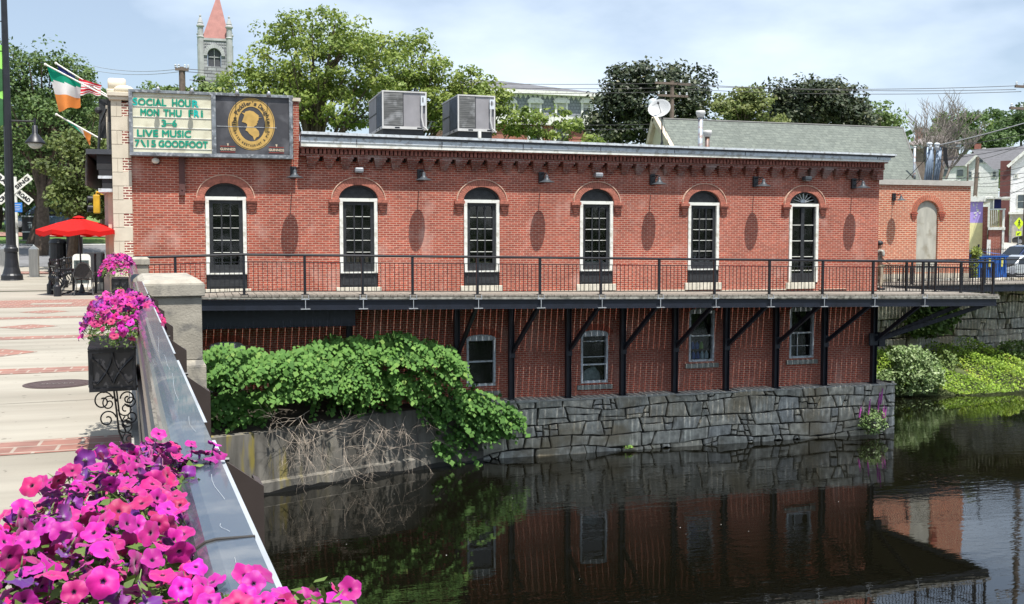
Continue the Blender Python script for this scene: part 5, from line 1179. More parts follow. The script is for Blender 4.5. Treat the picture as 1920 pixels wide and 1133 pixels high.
# loosestrife
ls = shrub('purple_loosestrife', 'green clump with purple flower spikes growing at the foot of the stone foundation corner', 1636, 790, 56, 52, 30.0, 900, 5, M_PALE, .5, cat='plant')
for (x, y, y2) in ((1650,765,735),(1658,785,760),(1632,770,748),(1615,775,760),(1655,750,728),(1662,780,762)):
    a, b_ = at(x-4, y+8, 29.95), at(x, y2, 29.9); s_ = MB(); s_.tube([a, a.lerp(b_,.5), b_], [.028,.034,.01], 6)
    for k in range(16): p = a.lerp(b_, random.uniform(.1,.95)); s_.ball(p+Vector((random.uniform(-.03,.03), random.uniform(-.03,.03),0)), .016, n=5, k=3)
    s_.build('flower_spike', mat('purple_spike', (.42,.08,.34), .7, var=.3), ls)
shrub('wall_weed', 'tiny green weed rooted in the stone foundation just above the water', 1180, 845, 26, 22, 30.25, 90, 7, M_VINE, .8, cat='weed')
shrub('planter_weed', 'yellow green tuft growing at the base of the railing under the far flower box', 225, 545, 12, 12, 17, 60, 4, M_OL, .8, cat='weed')
o = shrub('corner_bush', 'bright green bush between the brick annex and the blue dumpster', 1830, 474, 26, 22, 42.9, 350, 6, M_LG, .7, ((1826,500,16,60),), zmin=-.4)
P = np.array([(random.uniform(-70,110), -34-random.uniform(0,12), 0) for _ in range(9000)]); P[:,2] = -3+rng.uniform(0,1,len(P))**.7*(9+3*np.sin(P[:,0]*.13)+2*np.sin(P[:,0]*.37)); o = leaves('riverside_woods', P, rng.normal(0,.5,P.shape)+[0,.4,.6], 1.3, M_MG, None, tint=.5); tag(o, 'dense green trees lining the unseen bank behind the viewer', 'woods', None, 'stuff')  # out of view, added so the window panes reflect dark green
# ================= ROOF EQUIPMENT =================
M_ACG = mat('ac_grey_panel', (.26,.25,.26), .55, var=.12, scale=2); M_ACL = mat('ac_light_edge', (.55,.54,.52), .5, var=.1); M_COIL = mat('condenser_coil', (.14,.14,.135), .8, var=.4, scale=5, dirt=((.3,.3,.3), 2.5), sc=(.4,1,3)); M_LOUV = mat('slate_louvre', (.10,.12,.15), .6, var=.25, scale=4)
def ac_unit(x0, x1, y0, y1, z0, z1, label, pipe):
    t = thing('rooftop_ac_unit', label, 'air conditioner', ((x0+x1)/2,(y0+y1)/2,4.42), 'air conditioners on the roof'); s = MB(); w = x1-x0
    s.box(x0+.03,y0+.03,z0+.08,x1-.03,y1-.03,z1-.04); s.build('cabinet', M_ACG, t)
    s = MB(); s.box(x0,y0,z1-.045,x1,y1,z1); s.box(x0,y0,z0,x1,y1,z0+.09); s.box(x0,y0,z0+.09,x0+.05,y0+.05,z1-.045); s.box(x1-.05,y0,z0+.09,x1,y0+.05,z1-.045)
    s.build('edge_frame', M_ACL, t)
    s = MB(); s.box(x0+.06,y0+.012,z0+.12,x0+w*.46,y0+.03,z1-.07)
    for k in range(16): zz = z0+.14+k*(z1-z0-.24)/16; s.box(x0+.07,y0+.004,zz,x0+w*.45,y0+.012,zz+.012)
    s.build('coil_panel', M_COIL, t)
    s = MB(); s.box(x0+w*.46,y0+.01,z0+.10,x0+w*.465+.02,y0+.03,z1-.05); s.build('panel_seam', M_BLK, t)
    s = MB(); s.box(x0+.01,y0+.08,z0+.12,x0+.03,y0+1.2,z1-.07)
    for k in range(18): zz = z0+.14+k*(z1-z0-.24)/18; s.box(x0-.0,y0+.1,zz,x0+.012,y0+1.18,zz+.018)
    s.build('side_louvre', M_LOUV, t)
    s = MB(); s.box(x0+.012,y0+1.25,z0+.1,x0+.03,y0+1.29,z1-.05); s.box(x0+.012,y0+1.29,(z0+z1)/2,x0+.028,y1-.05,(z0+z1)/2+.03); s.build('side_seam', M_BLK, t)
    s = MB()
    for f_ in (.28,.78): s.box(x0+w*f_,y0-.004,z0+.02,x0+w*f_+.17,y0+.01,z0+.07)
    for d_ in (.5,1.1,2.3): s.box(x0-.004,y0+d_,z0+.02,x0+.01,y0+d_+.17,z0+.07)
    s.build('fork_slot', M_BLK, t)
    s = MB(); s.box(x1-.22,y0-.07,z1-.48,x1-.04,y0,z1-.14); s.box(x1-.165,y0-.074,z1-.37,x1-.13,y0-.07,z1-.2,1); s.build('electrical_box', [M_WHITEG, M_BLK], t)
    s = MB(); s.tube([(x1-.18,y0-.05,z1-.48),(x1-.19,y0-.05,z1-.9),(x1-.13,y0-.05,z0+.1),(x1+.02,y0-.06,z0-.02)], .03, 6); s.build('conduit', M_ACL, t)
    s = MB(); s.box(x0+.03,y0+.08,4.42,x1-.1,y1-.1,z0); s.build('curb', M_BLK2, t)
ac_unit(6.06, 7.62, 35, 38.1, 5.40, 6.70, 'left of the two grey rooftop air conditioning units on the flat roof', 1)
ac_unit(8.73, 10.10, 35, 37.5, 5.40, 6.67, 'right of the two grey rooftop air conditioning units, the smaller one', 1)
p = at(899, 245, 34.5); s = MB(); s.box(p.x-.05,34.45,4.42,p.x+.05,34.55,5.35); s.box(p.x-.12,34.4,4.42,p.x+.12,34.6,4.46); tag(s.build('white_vent_post', M_WHITE), 'short white post standing in front of the right rooftop unit', 'post')
# dish
p = at(1241, 265, 34); t = thing('satellite_dish', 'white satellite dish on a tripod at the roof edge, tilted up to the left', 'satellite dish', (p.x,34,4.4)); c_ = at(1237, 207, 34)
s = MB(); ax = Vector((-.50,-.72,.55)).normalized(); prof = [(.0,0),(.12,.012),(.24,.045),(.34,.09),(.40,.125),(.41,.125),(.34,.075),(.2,.02),(0,-.012)]
s.lathe(prof, c_, 24, 0, ax); s.build('dish', mat('dish_white', (.42,.43,.43), .5, var=.06), t, smooth=True)
s = MB(); f_ = c_ + ax*.42; e = c_ + Vector((.12,0,-.3)); s.tube([e, f_], .012, 5); s.beam(f_-ax*.05, f_+ax*.03, .07, .06); s.tube([c_+Vector((-.3,0,.15)), f_], .006, 4); s.build('feed_arm', M_BLK, t)
s = MB(); b_ = Vector((p.x,34,4.4)); m_ = Vector((p.x+.02,34.05,c_.z-.12)); s.tube([b_, m_, c_-ax*.03], .025, 6); s.tube([b_+Vector((-.32,-.1,0)), b_.lerp(m_,.45)], .015, 5); s.tube([b_+Vector((.3,.2,0)), b_.lerp(m_,.5)], .015, 5); s.tube([m_, m_+Vector((.12,0,-.5)), b_+Vector((.42,0,.0)), b_+Vector((.75,0,.02))], .008, 4); s.build('mast', M_BLK, t)
p = at(1208, 262, 34); s = MB(); s.box(p.x-.35,33.9,4.42,p.x-.1,34.2,4.72); s.box(p.x-.1,33.92,4.42,p.x+.55,34.2,4.62)
for k in range(3): s.box(p.x-.33+k*.08,33.885,4.46,p.x-.28+k*.08,33.9,4.6)
tag(s.build('ballast_blocks', mat('tan_block', (.36,.32,.26), .9, var=.25, scale=8)), 'tan concrete blocks weighing down the satellite dish base', 'blocks')
def vent(x, ytop, ybot, Y, r_, cap, name, label, col=(.34,.38,.42)):
    a, b_ = at(x, ybot, Y), at(x, ytop, Y); t = thing(name, label, 'vent pipe', (a.x,Y,min(a.z,4.5) if Y < 46 else a.z)); s = MB(); zb = 4.4 if Y < 46 else a.z-.3
    s.lathe([(r_*1.35,zb),(r_*1.2,zb+.25),(r_,zb+.3),(r_,b_.z-.22)], (a.x,Y,0), 14); s.build('pipe', mat('vent_%s' % name, col, .5, metal=.3, var=.3, scale=3, dirt=((.22,.10,.05), 4)), t, smooth=True)
    s = MB()
    if cap: s.lathe([(r_*1.3,b_.z-.24),(r_*1.7,b_.z-.14),(r_*1.95,b_.z-.08),(r_*1.8,b_.z),(0,b_.z+.02)], (a.x,Y,0), 16)
    else: s.lathe([(r_*1.1,b_.z-.26),(r_*1.15,b_.z-.22),(r_*.9,b_.z-.2)], (a.x,Y,0), 12)
    s.build('cap', M_ACL, t, smooth=True); return t
vent(1313, 208, 272, 34, .09, True, 'chimney_pipe', 'tall grey vent pipe with a mushroom cap on the flat roof')
vent(1326, 245, 268, 34.6, .09, True, 'short_vent', 'short rusty capped vent just right of the tall pipe', (.15,.11,.1))
vent(1714, 268, 325, 48.2, .07, False, 'roof_pipe', 'slim grey pipe rising from the right end of the green shingle roof')
s = MB(); p = at(1276, 268, 33.5); s.lathe([(.14,4.42),(.05,4.6),(0,4.66)], (p.x,33.5,0), 8); tag(s.build('roof_cone', M_BLK), 'small black conical roof vent right of the satellite dish', 'vent')
# ================= GREEN SHINGLE ROOF BUILDING =================
M_SHG = brickmat('grey_green_shingle', (.155,.175,.150), (.12,.138,.12), (.09,.10,.09), .35, .16, .012, 'xz', blotch=.12, sfac=0)
t = thing('shingle_building', 'long building with a grey green shingled gable roof behind the brick restaurant', 'building', (28,52,0))
rl, rr_ = at(1231, 223, 52), at(1690, 240, 52); zr_ = (rl.z+rr_.z)/2; el, er = 17.9, at(1742, 335, 46.5).x; ze = 3.6; yl = 46.5
x0g, x1g = rl.x, rr_.x; XO = er - x1g
s = MB(); s.add([(x0g-.2,yl,ze),(x1g+XO,yl,ze),(x1g+.1,52,zr_),(x0g,52,zr_)], [(0,1,2,3)]); s.add([(x0g-.2,54.6,ze),(x1g+XO,54.6,ze),(x1g+.1,52,zr_),(x0g,52,zr_)], [(0,1,2,3)]); s.add([(x1g+XO,yl,ze),(x1g+XO,54.6,ze),(x1g+.1,52,zr_)], [(0,1,2)])
s.build('roof', M_SHG, t); s = MB(); s.tube([(x0g,52,zr_),(x1g+.1,52,zr_)], .06, 6); s.tube([(x1g+.1,52,zr_),(x1g+XO,yl,ze)], .05, 6); s.build('ridge_cap', mat('ridge_shingle', (.16,.16,.15), .9), t)
s = MB(); s.add([(x0g,47,ze),(x0g,54.3,ze),(x0g,52,zr_-.1)], [(0,1,2)]); s.box(x0g,47.2,0,x1g+XO-.4,57,ze); s.build('wall', M_CREAM, t)
s = MB(); s.beam((x0g-.12,yl-.1,ze-.05), (x0g-.12,52,zr_+.02), .24, .3); s.beam((x0g-.12,54.6,ze-.05), (x0g-.12,52,zr_+.02), .24, .3); s.build('rake_trim', mat('tan_trim', (.56,.47,.36), .7), t)
# ================= BRICK ANNEX =================
ax0, ax1 = 23.35, at(1819, 400, 42).x; AY = 42.0; ztop = at(1735, 347, AY).z
t = thing('brick_annex', 'low orange red brick annex with a boarded pale arch behind the walkway corner', 'building', ((ax0+ax1)/2+2,AY,0))
s = MB(); px_a = at(1740, 380, AY); axc = px_a.x; ahw = (at(1760,450,AY).x-at(1720,450,AY).x)/2; zsp = at(1740,398,AY).z; 
ar_rise = at(1740,377,AY).z - zsp
wall_arched(s, ax0-1, ax1, -.45, ztop, [(axc, ahw, .0, zsp, ar_rise)], Y=AY, depth=.14); s.add([(ax1,AY,-.45),(ax1,50,-.45),(ax1,50,ztop),(ax1,AY,ztop)], [(0,1,2,3)]); s.build('wall', M_BRICK2, t, fix=False)
s = MB(); s.box(axc-ahw,AY+.10,-.2,axc+ahw,AY+.16,zsp); s.prism([(math.cos(math.pi*k/14)*ahw, math.sin(math.pi*k/14)*ar_rise) for k in range(15)], (axc,AY+.10,zsp), (1,0,0), (0,0,1), (0,.06,0)); s.build('boarded_arch', mat('weathered_plywood', (.42,.41,.35), .85, var=.18, scale=1.2, sc=(3,1,.7), dirt=((.28,.26,.2), 1.5)), t)
s = MB(); arch_ring(s, axc, ahw+.03, ar_rise+.03, ahw+.30, ar_rise+.30, zsp, AY-.03, AY, 24, .14); s.build('arch', mat('arch_brick_orange', (.46,.14,.08), .85, var=.2, scale=9), t)
s = MB(); arch_ring(s, axc, ahw+.03, ar_rise+.03, ahw+.29, ar_rise+.29, zsp, AY-.015, AY+.01, 26, 0); s.build('arch_mortar', mat('pale_mortar', (.60,.45,.33), .9), t)
for sx in (-1, 1):
    s = MB(); c_ = axc+sx*(ahw+.19); s.box(c_-.19,AY-.08,zsp-.11,c_+.19,AY,zsp-.03)
    for k in range(3): s.box(c_-.15+.035*k,AY-.065+.02*k,zsp-.21-.1*k,c_+.15-.035*k,AY,zsp-.12-.1*k)
    s.build('impost', M_BRICKH, t)
s = MB(); s.box(ax0-1,AY-.12,ztop,axc-3.0,AY+.3,ztop+.29); s.box(axc-3.0,AY-.10,ztop-.02,ax1+.08,AY+.3,ztop+.23); s.box(ax1-.2,AY+.3,ztop-.02,ax1+.08,50,ztop+.23); s.build('coping', mat('grey_coping', (.42,.40,.36), .7, var=.1), t)
s = MB(); s.box(ax0-1,AY-.04,-.5,ax1,AY,-.05); s.build('base_course', M_CREAM, t); s = MB(); s.box(ax0-1,AY+.3,ztop-.5,ax1-.1,50,ztop-.4); s.build('roof', M_ACG, t)
dup(wl0, (at(1675, 370, AY).x, AY, at(1675,370,AY).z), 0, 'black bracket lamp on the orange brick annex left of the boarded arch')
# cable bundle on annex roof
p = at(1742, 335, 46); t = thing('cable_riser', 'bundle of grey riser conduits with black drip loops standing behind the annex roof', 'utility riser', (p.x,46,ztop-.4))
s = MB()
for k in range(7):
    xb, xt = 1733+k*4, 1739+k*3.2+(6 if k > 3 else 0); a, b_ = at(xb, 345, 46+k*.05), at(xt, 276+(k % 3)*3, 46+k*.05); s.tube([a, a.lerp(b_,.5)+Vector((.05,0,0)), b_], .055, 7)
s.build('conduit', mat('bluish_conduit', (.20,.26,.34), .45, var=.25, metal=.2), t, smooth=True)
s = MB()
for (x, y) in ((1743,270),(1757,271)): c_ = at(x, y, 46); s.ball(c_, .17, .14, .10); s.lathe([(.10,-.3),(.12,0)], c_, 10)
s.build('weatherhead', M_WHITEG, t, smooth=True)
s = MB()
for k in range(14):
    sx = -1 if k < 5 else 1; a = at(1745 if sx < 0 else 1757, 273, 45.8); s.tube([a, a+Vector((sx*(.25+.03*k),0,-.1)), a+Vector((sx*(.3+.035*k),0,-.5-.06*k)), a+Vector((sx*(.18+.03*k),0,-.75-.05*k)), a+Vector((sx*.05,0,-.45))], .014, 4)
s.build('drip_loops', M_WIRE, t)
s = MB(); pw = at(1764, 300, 46.6); s.tube([(pw.x,46.6,.0),(pw.x-.03,46.6,pw.z+.9)], .13, 8); s.build('pole', M_WOODP, t)
# ================= BACKGROUND BUILDINGS =================
M_SHW = brickmat('grey_wall_shingle', (.32,.34,.36), (.24,.26,.29), (.16,.17,.19), .3, .28, .03, 'xz', blotch=.1, sfac=0)
M_BRFAR = brickmat('far_red_brick', (.36,.11,.07), (.28,.08,.06), (.4,.22,.17), .3, .1, .015, blotch=.15, sfac=.1)
Y = 88.; t0 = at(860,200,Y); t1 = at(1122,200,Y); zE, zB2, zT = at(1000,176,Y).z, at(1050,222,Y).z, at(960,153,Y+8).z
t = thing('mansard_house', 'grey shingled Victorian block with scalloped white trim behind the light green maples', 'house', (t0.x,Y,gz(t0.x,Y)))
s = MB(); s.box(t0.x,Y,zB2,t1.x-.6,Y+16,zE); s.build('upper_wall', M_SHW, t); s = MB(); s.box(t0.x,Y+.15,gz(t0.x,Y)-.2,t1.x-.6,Y+16,zB2-.6); s.build('brick_wall', M_BRFAR, t)
s = MB(); a, b_, c_, d_ = (t0.x-.5,Y-.6), (t1.x,Y-.6), (t1.x,Y+16.6), (t0.x-.5,Y+16.6); s.add([(*a,zE+.25),(*b_,zE+.25),(*c_,zE+.25),(*d_,zE+.25),(t0.x+3,Y+8,zT),(t1.x-7,Y+8,zT)], [(0,1,5,4),(1,2,5),(2,3,4,5),(3,0,4)]); s.build('roof', mat('slate_roof', (.13,.13,.14), .8, var=.25, scale=1.5), t)
s = MB(); s.box(t0.x-.5,Y-.6,zE-.1,t1.x,Y+.1,zE+.24); s.box(t0.x-.1,Y-.2,zB2-.7,t1.x-.4,Y+.2,zB2+.1); s.box(t1.x-.9,Y-.08,zB2,t1.x-.5,Y+.3,zE)
x = t0.x
while x < t1.x-1: 
    s.prism([(0,0),(.42,0),(.21,-.36)], (x,Y-.06,zE-.1), (1,0,0), (0,0,1), (0,.05,0)); x += .46
s.build('trim', M_WHITE, t)
for px_ in (905, 953, 1003, 1052, 1101):
    c_ = at(px_, 200, Y); a_, b_ = at(px_, 193, Y).z, at(px_, 219, Y).z; f = MB(); f.box(c_.x-.62,Y-.12,b_,c_.x-.42,Y,a_); f.box(c_.x+.42,Y-.12,b_,c_.x+.62,Y,a_); f.box(c_.x-.42,Y-.12,b_-.1,c_.x+.42,Y,b_+.12); f.box(c_.x-.75,Y-.25,a_-.05,c_.x+.75,Y,a_+.22); f.prism([(-.7,0),(.7,0),(.45,.22),(-.45,.22)], (c_.x,Y-.2,a_+.22), (1,0,0), (0,0,1), (0,.2,0)); wn_ = f.build('window', M_WHITE, t)
    f = MB(); f.box(c_.x-.42,Y-.03,b_+.12,c_.x+.42,Y-.01,a_-.05); f.build('pane', mat('far_pane', (.08,.10,.11), .15, var=.3, scale=2), wn_); f = MB(); f.box(c_.x-.42,Y-.06,(a_+b_)/2,c_.x+.42,Y-.03,(a_+b_)/2+.07); f.box(c_.x-.42,Y-.05,(a_*.6+b_*.4),c_.x+.42,Y-.035,a_-.05); f.build('sash', mat('shade_cloth', (.5,.5,.46), .7), wn_)
for px_ in (1003, 1052):
    c_ = at(px_, 252, Y); f = MB(); f.box(c_.x-.7,Y-.02,c_.z-.9,c_.x+.7,Y+.15,c_.z+.7); w_ = f.build('window', M_WHITE, t); f = MB(); f.box(c_.x-.45,Y-.03,c_.z-.7,c_.x+.45,Y-.02,c_.z+.5); f.build('pane', mat('far_pane', (.1,.1,.1)), w_)
# church tower
Y = 140.; t = thing('church_tower', 'grey stone church tower with a red pyramid spire and four corner turrets', 'tower', (at(405,100,Y).x,Y,4)); M_CS = brickmat('tower_stone', (.36,.36,.37), (.22,.22,.24), (.12,.12,.13), 1.1, .42, .05, 'xz', blotch=.2, sfac=0); M_CSL = mat('pale_tower_stone', (.38,.38,.38), .8, var=.2, scale=1)
xl, xr = at(372,100,Y).x, at(434,100,Y).x; zc_ = at(400,72,Y).z; cx2 = (xl+xr)/2
s = MB(); wall_arched(s, xl, xr, 4, zc_, [(at(402,110,Y).x, .85, at(402,125,Y).z, at(402,105,Y).z, .95)], Y=Y, depth=.8); s.add([(xl,Y,4),(xl,Y+6,4),(xl,Y+6,zc_),(xl,Y,zc_)], [(0,1,2,3)]); s.add([(xr,Y,4),(xr,Y+6,4),(xr,Y+6,zc_),(xr,Y,zc_)], [(0,1,2,3)]); s.build('shaft', M_CS, t, fix=False)
s = MB(); c_ = at(402,110,Y); arch_ring(s, c_.x, .9, 1.0, 1.35, 1.5, at(402,105,Y).z, Y-.15, Y, 14, .03); s.box(xl,Y-.1,zc_-.3,xr,Y+.1,zc_)
for k in range(12): 
    for j in range(2): s.box(xl+.5+k*.31,Y-.06,zc_-.75-.32*j,xl+.65+k*.31,Y,zc_-.58-.32*j)
s.build('stone_trim', M_CSL, t)
s = MB(); z1_ = at(402,125,Y).z; s.box(c_.x-.8,Y+.3,z1_,c_.x+.8,Y+.35,z1_+3.0); s.build('louvre', mat('dark_louvre', (.06,.06,.07)), t); s = MB(); s.box(c_.x-.04,Y+.2,z1_,c_.x+.04,Y+.3,z1_+2.9); s.box(c_.x-.8,Y+.2,z1_+1.2,c_.x+.8,Y+.29,z1_+1.3); s.build('tracery', M_CSL, t)
zt_ = at(406,-14,Y+3).z; s = MB(); s.add([(xl+.5,Y+.3,zc_),(xr-.2,Y+.3,zc_),(xr-.2,Y+6,zc_),(xl+.5,Y+6,zc_),(at(409,0,Y+3).x,Y+3,zt_)], [(0,1,4),(1,2,4),(2,3,4),(3,0,4)]); s.build('spire', mat('red_slate', (.33,.15,.13), .8, var=.12, scale=1.5), t)
for (x, y) in ((xl+.3,Y+.1),(xr-.25,Y+.1),(xr+.0,Y+5.8),(xl+.3,Y+5.8)):
    s = MB(); s.lathe([(.42,zc_-6),(.42,zc_),(.5,zc_+.1),(.36,zc_+.2),(.36,zc_+1.35),(.5,zc_+1.45),(.5,zc_+1.6),(.34,zc_+1.8),(.38,zc_+1.9),(.28,zc_+2.2),(.1,zc_+2.7),(.16,zc_+2.8),(.0,zc_+3.1)], (x,y,0), 10); s.build('turret', M_CSL, t)
# white houses on the right
M_SIDING = brickmat('white_siding', (.82,.82,.81), (.80,.80,.79), (.62,.63,.63), 30, .14, .008, 'xz', blotch=.06, sfac=0); M_ROOFG = mat('grey_asphalt_roof', (.12,.12,.13), .85, var=.15)
def house(name, label, fr, u0, u1, ze, zt_, zb, depth, wins=(), v0=0):
    um = (u0+u1)/2; t = thing(name, label, 'house', fr.w(um, v0, zb)); s = MB()
    s.add([(u0,v0,zb),(u1,v0,zb),(u1,v0,ze),(um,v0,zt_),(u0,v0,ze)], [(0,1,2,3,4)]); s.add([(u0,v0,zb),(u0,v0+depth,zb),(u0,v0+depth,ze),(u0,v0,ze)], [(0,1,2,3)]); s.add([(u1,v0,zb),(u1,v0+depth,zb),(u1,v0+depth,ze),(u1,v0,ze)], [(0,1,2,3)]); s.xf(fr).build('wall', M_SIDING, t, fix=False)
    s = MB(); s.add([(u0-.3,v0-.35,ze-.1),(um,v0-.35,zt_+.12),(um,v0+depth,zt_+.12),(u0-.3,v0+depth,ze-.1)], [(0,1,2,3)]); s.add([(u1+.3,v0-.35,ze-.1),(um,v0-.35,zt_+.12),(um,v0+depth,zt_+.12),(u1+.3,v0+depth,ze-.1)], [(0,1,2,3)]); s.xf(fr).build('roof', M_ROOFG, t)
    s = MB(); s.beam((u0-.3,v0-.3,ze-.2), (um,v0-.3,zt_+.02), .14, .26); s.beam((u1+.3,v0-.3,ze-.2), (um,v0-.3,zt_+.02), .14, .26); s.xf(fr).build('rake_board', M_WHITE, t)
    for (cu, cz2, w_, h_) in wins:
        f = MB(); f.box(cu-w_-.1,v0-.06,cz2-h_-.1,cu+w_+.1,v0,cz2+h_+.1); o = f.xf(fr).build('window', M_WHITE, t); f = MB(); f.box(cu-w_,v0-.09,cz2-h_,cu+w_,v0-.06,cz2-.04); f.box(cu-w_,v0-.09,cz2+.04,cu+w_,v0-.06,cz2+h_); f.xf(fr).build('pane', mat('far_pane', (.1,.1,.1)), o)
    return t
def W(fr, x, y, w, h): 
    u, z_ = fr.px(x, y); k = ppm(x, fr.o.y); return (u, z_, w/k/2, h/k/2)
fr = Frame(1816, 307, 92); fr.o.z = 0; u1, ze = fr.px(1873, 307); zt_ = fr.px(1845, 279)[1]
t = house('white_house', 'white clapboard house with a steep gable facing the river, left of the brick chimney', fr, 0, u1, ze, zt_, 2, 14, [W(fr,1839,299,7,12), W(fr,1850,299,7,12), W(fr,1819,327,5,10), W(fr,1833,329,5,10), W(fr,1864,327,5,9)])
ul = fr.px(1755, 315)[0]; zr0 = fr.px(1775, 291)[1]; s = MB(); s.add([(ul,.5,ze-.1),(.1,.5,ze-.1),(u1/2,5,zt_+.05),(ul+1.5,5,zt_-.3)], [(0,1,2,3)]); s.xf(fr).build('side_roof', M_ROOFG, t)
s = MB(); s.box(ul+.2,.7,2,.05,6,ze-.1); wg = s.xf(fr).build('side_wing', M_SIDING, t)
for wx in (1773,1800): u, z_ = fr.px(wx, 324); f = MB(); f.box(u-.3,.62,z_-.35,u+.3,.69,z_+.35); f.xf(fr).build('window', mat('far_pane', (.1,.1,.1)), wg)
u, z_ = fr.px(1834, 278); s = MB(); s.box(u-.35,5,z_-1.5,u+.35,5.7,z_+.9); s.xf(fr).build('chimney', M_BRFAR, t)
fr = Frame(1896, 306, 78); fr.o.z = 0; u1, ze = fr.px(2000, 306); zt_ = fr.px(1950, 262)[1]
t2 = house('white_house', 'bigger white house cut by the right edge, right of the tall brick chimney', fr, 0, u1, ze, zt_, 1, 14, [W(fr,1917,378,15,24), W(fr,1905,330,3,3)])
ua, za = fr.px(1876, 302); s = MB(); s.box(ua,-.1,1,-.02,1.5,za); s.xf(fr).build('brick_chimney', mat('dark_brick', (.13,.05,.045), .9, var=.15), t2)
s = MB(); s.add([(ua-.6,1.6,ze-.3),(-.2,1.6,ze-.3),(u1/2,6,zt_),(u1/2-6,6,zt_-.2)], [(0,1,2,3)]); s.xf(fr).build('rear_roof', M_ROOFG, t2)
zg = fr.px(1900, 402)[1]; s = MB(); s.box(.2,-.35,.5,u1,-.05,zg); s.xf(fr).build('garage_wall', mat('beige_wall', (.45,.42,.34), .8), t2); s = MB(); s.box(-.1,-.6,zg,u1,-.03,zg+.22); s.xf(fr).build('porch_beam', M_WHITE, t2)
# distant brick house under the bare tree
fr = Frame(1705, 275, 98); fr.o.z = 0; u1, za = fr.px(1795, 268); t = thing('brick_house', 'dull brick house with a grey hip roof seen through the bare tree', 'house', fr.w(u1/2,0,4)); s = MB(); s.box(0,0,4,u1,9,za-.5); s.xf(fr).build('wall', mat('dull_tan_brick', (.22,.17,.15), .9), t); s = MB(); s.box(-.4,-.4,za-.5,u1+.4,9,za-.1); s.xf(fr).build('cornice', M_WHITEG, t); s = MB(); s.add([(-.5,-.5,za-.1),(u1+.5,-.5,za-.1),(u1+.5,9,za-.1),(-.5,9,za-.1),(1.5,4.5,za+1.3),(u1-1.5,4.5,za+1.3)], [(0,1,5,4),(1,2,5),(2,3,4,5),(3,0,4)]); s.xf(fr).build('roof', mat('hip_roof', (.22,.19,.18), .9), t); u, z_ = fr.px(1724, 236); s = MB(); s.box(u-.4,3,za,u+.4,3.8,z_); s.xf(fr).build('chimney', M_BRFAR, t)
# mural building
fr = Frame(1800, 470, 62, R(38)); fr.o.z = 0; ub = fr.px(1843,400)[0]; zy = fr.px(1830,418)[1]; z1_ = fr.px(1830,376)[1]; zb = -.2
t = thing('mural_building', 'low building painted purple over yellow, seen right of the brick annex', 'building', fr.w(ub/2,0,zb))
s = MB(); s.box(0,0,zy,ub,7,z1_); s.xf(fr).build('purple_wall', mat('lilac_paint', (.48,.36,.80), .7, var=.06), t); s = MB(); s.box(0,0,zb,ub,7,zy); s.xf(fr).build('yellow_wall', mat('pale_yellow_paint', (.88,.80,.40), .7, var=.08), t)
s = MB()
for k in range(16): x_ = random.uniform(ub*.5, ub-.2); z_ = zy+random.uniform(.3,1.9); s.box(x_,-.02,z_,x_+.09,0,z_+.11)
s.xf(fr).build('mural_dots', M_WHITE, t)
s = MB(); zf = fr.px(1830,466)[1]
for k in range(12): x_ = ub*.4+k*.2; s.box(x_,-.025,zb+.2,x_+.09,-.005,zf+random.uniform(-.5,0))
s.xf(fr).build('mural_stripes', mat('turquoise_paint', (.12,.5,.6), .6), t)
uc, zf = fr.px(1860,378); s = MB(); s.box(-.5,-.2,zf,uc,7,zf+.38); s.xf(fr).build('fascia', M_WHITE, t); ud = fr.px(1852,400)[0]; s = MB(); s.box(ub,-.1,zb,ud,5,fr.px(1850,388)[1]); s.xf(fr).build('brick_pillar', M_BRFAR, t)
# porch
fr = Frame(1853, 470, 60, R(41)); fr.o.z = 0; ub = fr.px(1885,424)[0]; zr1, zr2 = fr.px(1868,426)[1], fr.px(1868,394)[1]; zb = 0; t = thing('brick_porch', 'small brick porch with a bamboo screened balcony and dark blue awning', 'porch', fr.w(ub/2,0,zb))
s = MB(); s.box(0,0,zb,ub-.1,4,zr1-.2); s.xf(fr).build('wall', M_BRFAR, t); s = MB(); s.box(-.05,-.12,zr1-.2,ub,4,zr1); s.box(ub-.2,-.08,zb,ub-.05,.05,zr2+.1); s.box(0,-.1,zr2,ub,.03,zr2+.1); s.box(-.1,-.05,zb,.15,.0,zr1-.9); s.xf(fr).build('trim', M_WHITE, t)
s = MB(); x = .05
while x < ub-.25: v_ = random.uniform(0,.03); s.box(x,-.04+v_,zr1,x+.08,.02,zr2+random.uniform(-.15,.1)); x += .12
s.xf(fr).build('bamboo_screen', mat('bamboo', (.34,.25,.14), .8, var=.4, scale=5), t)
zc2 = fr.px(1870,373)[1]; s = MB(); s.box(-.2,-.5,zc2,ub+.3,3,zc2+.12); s.box(.05,.6,zr2,.25,.9,zc2); s.xf(fr).build('flat_roof', M_WHITE, t); s = MB(); s.box(.3,.4,zc2-.75,ub-.3,.5,zc2-.02); s.xf(fr).build('awning', mat('navy_awning', (.015,.02,.13), .7), t)
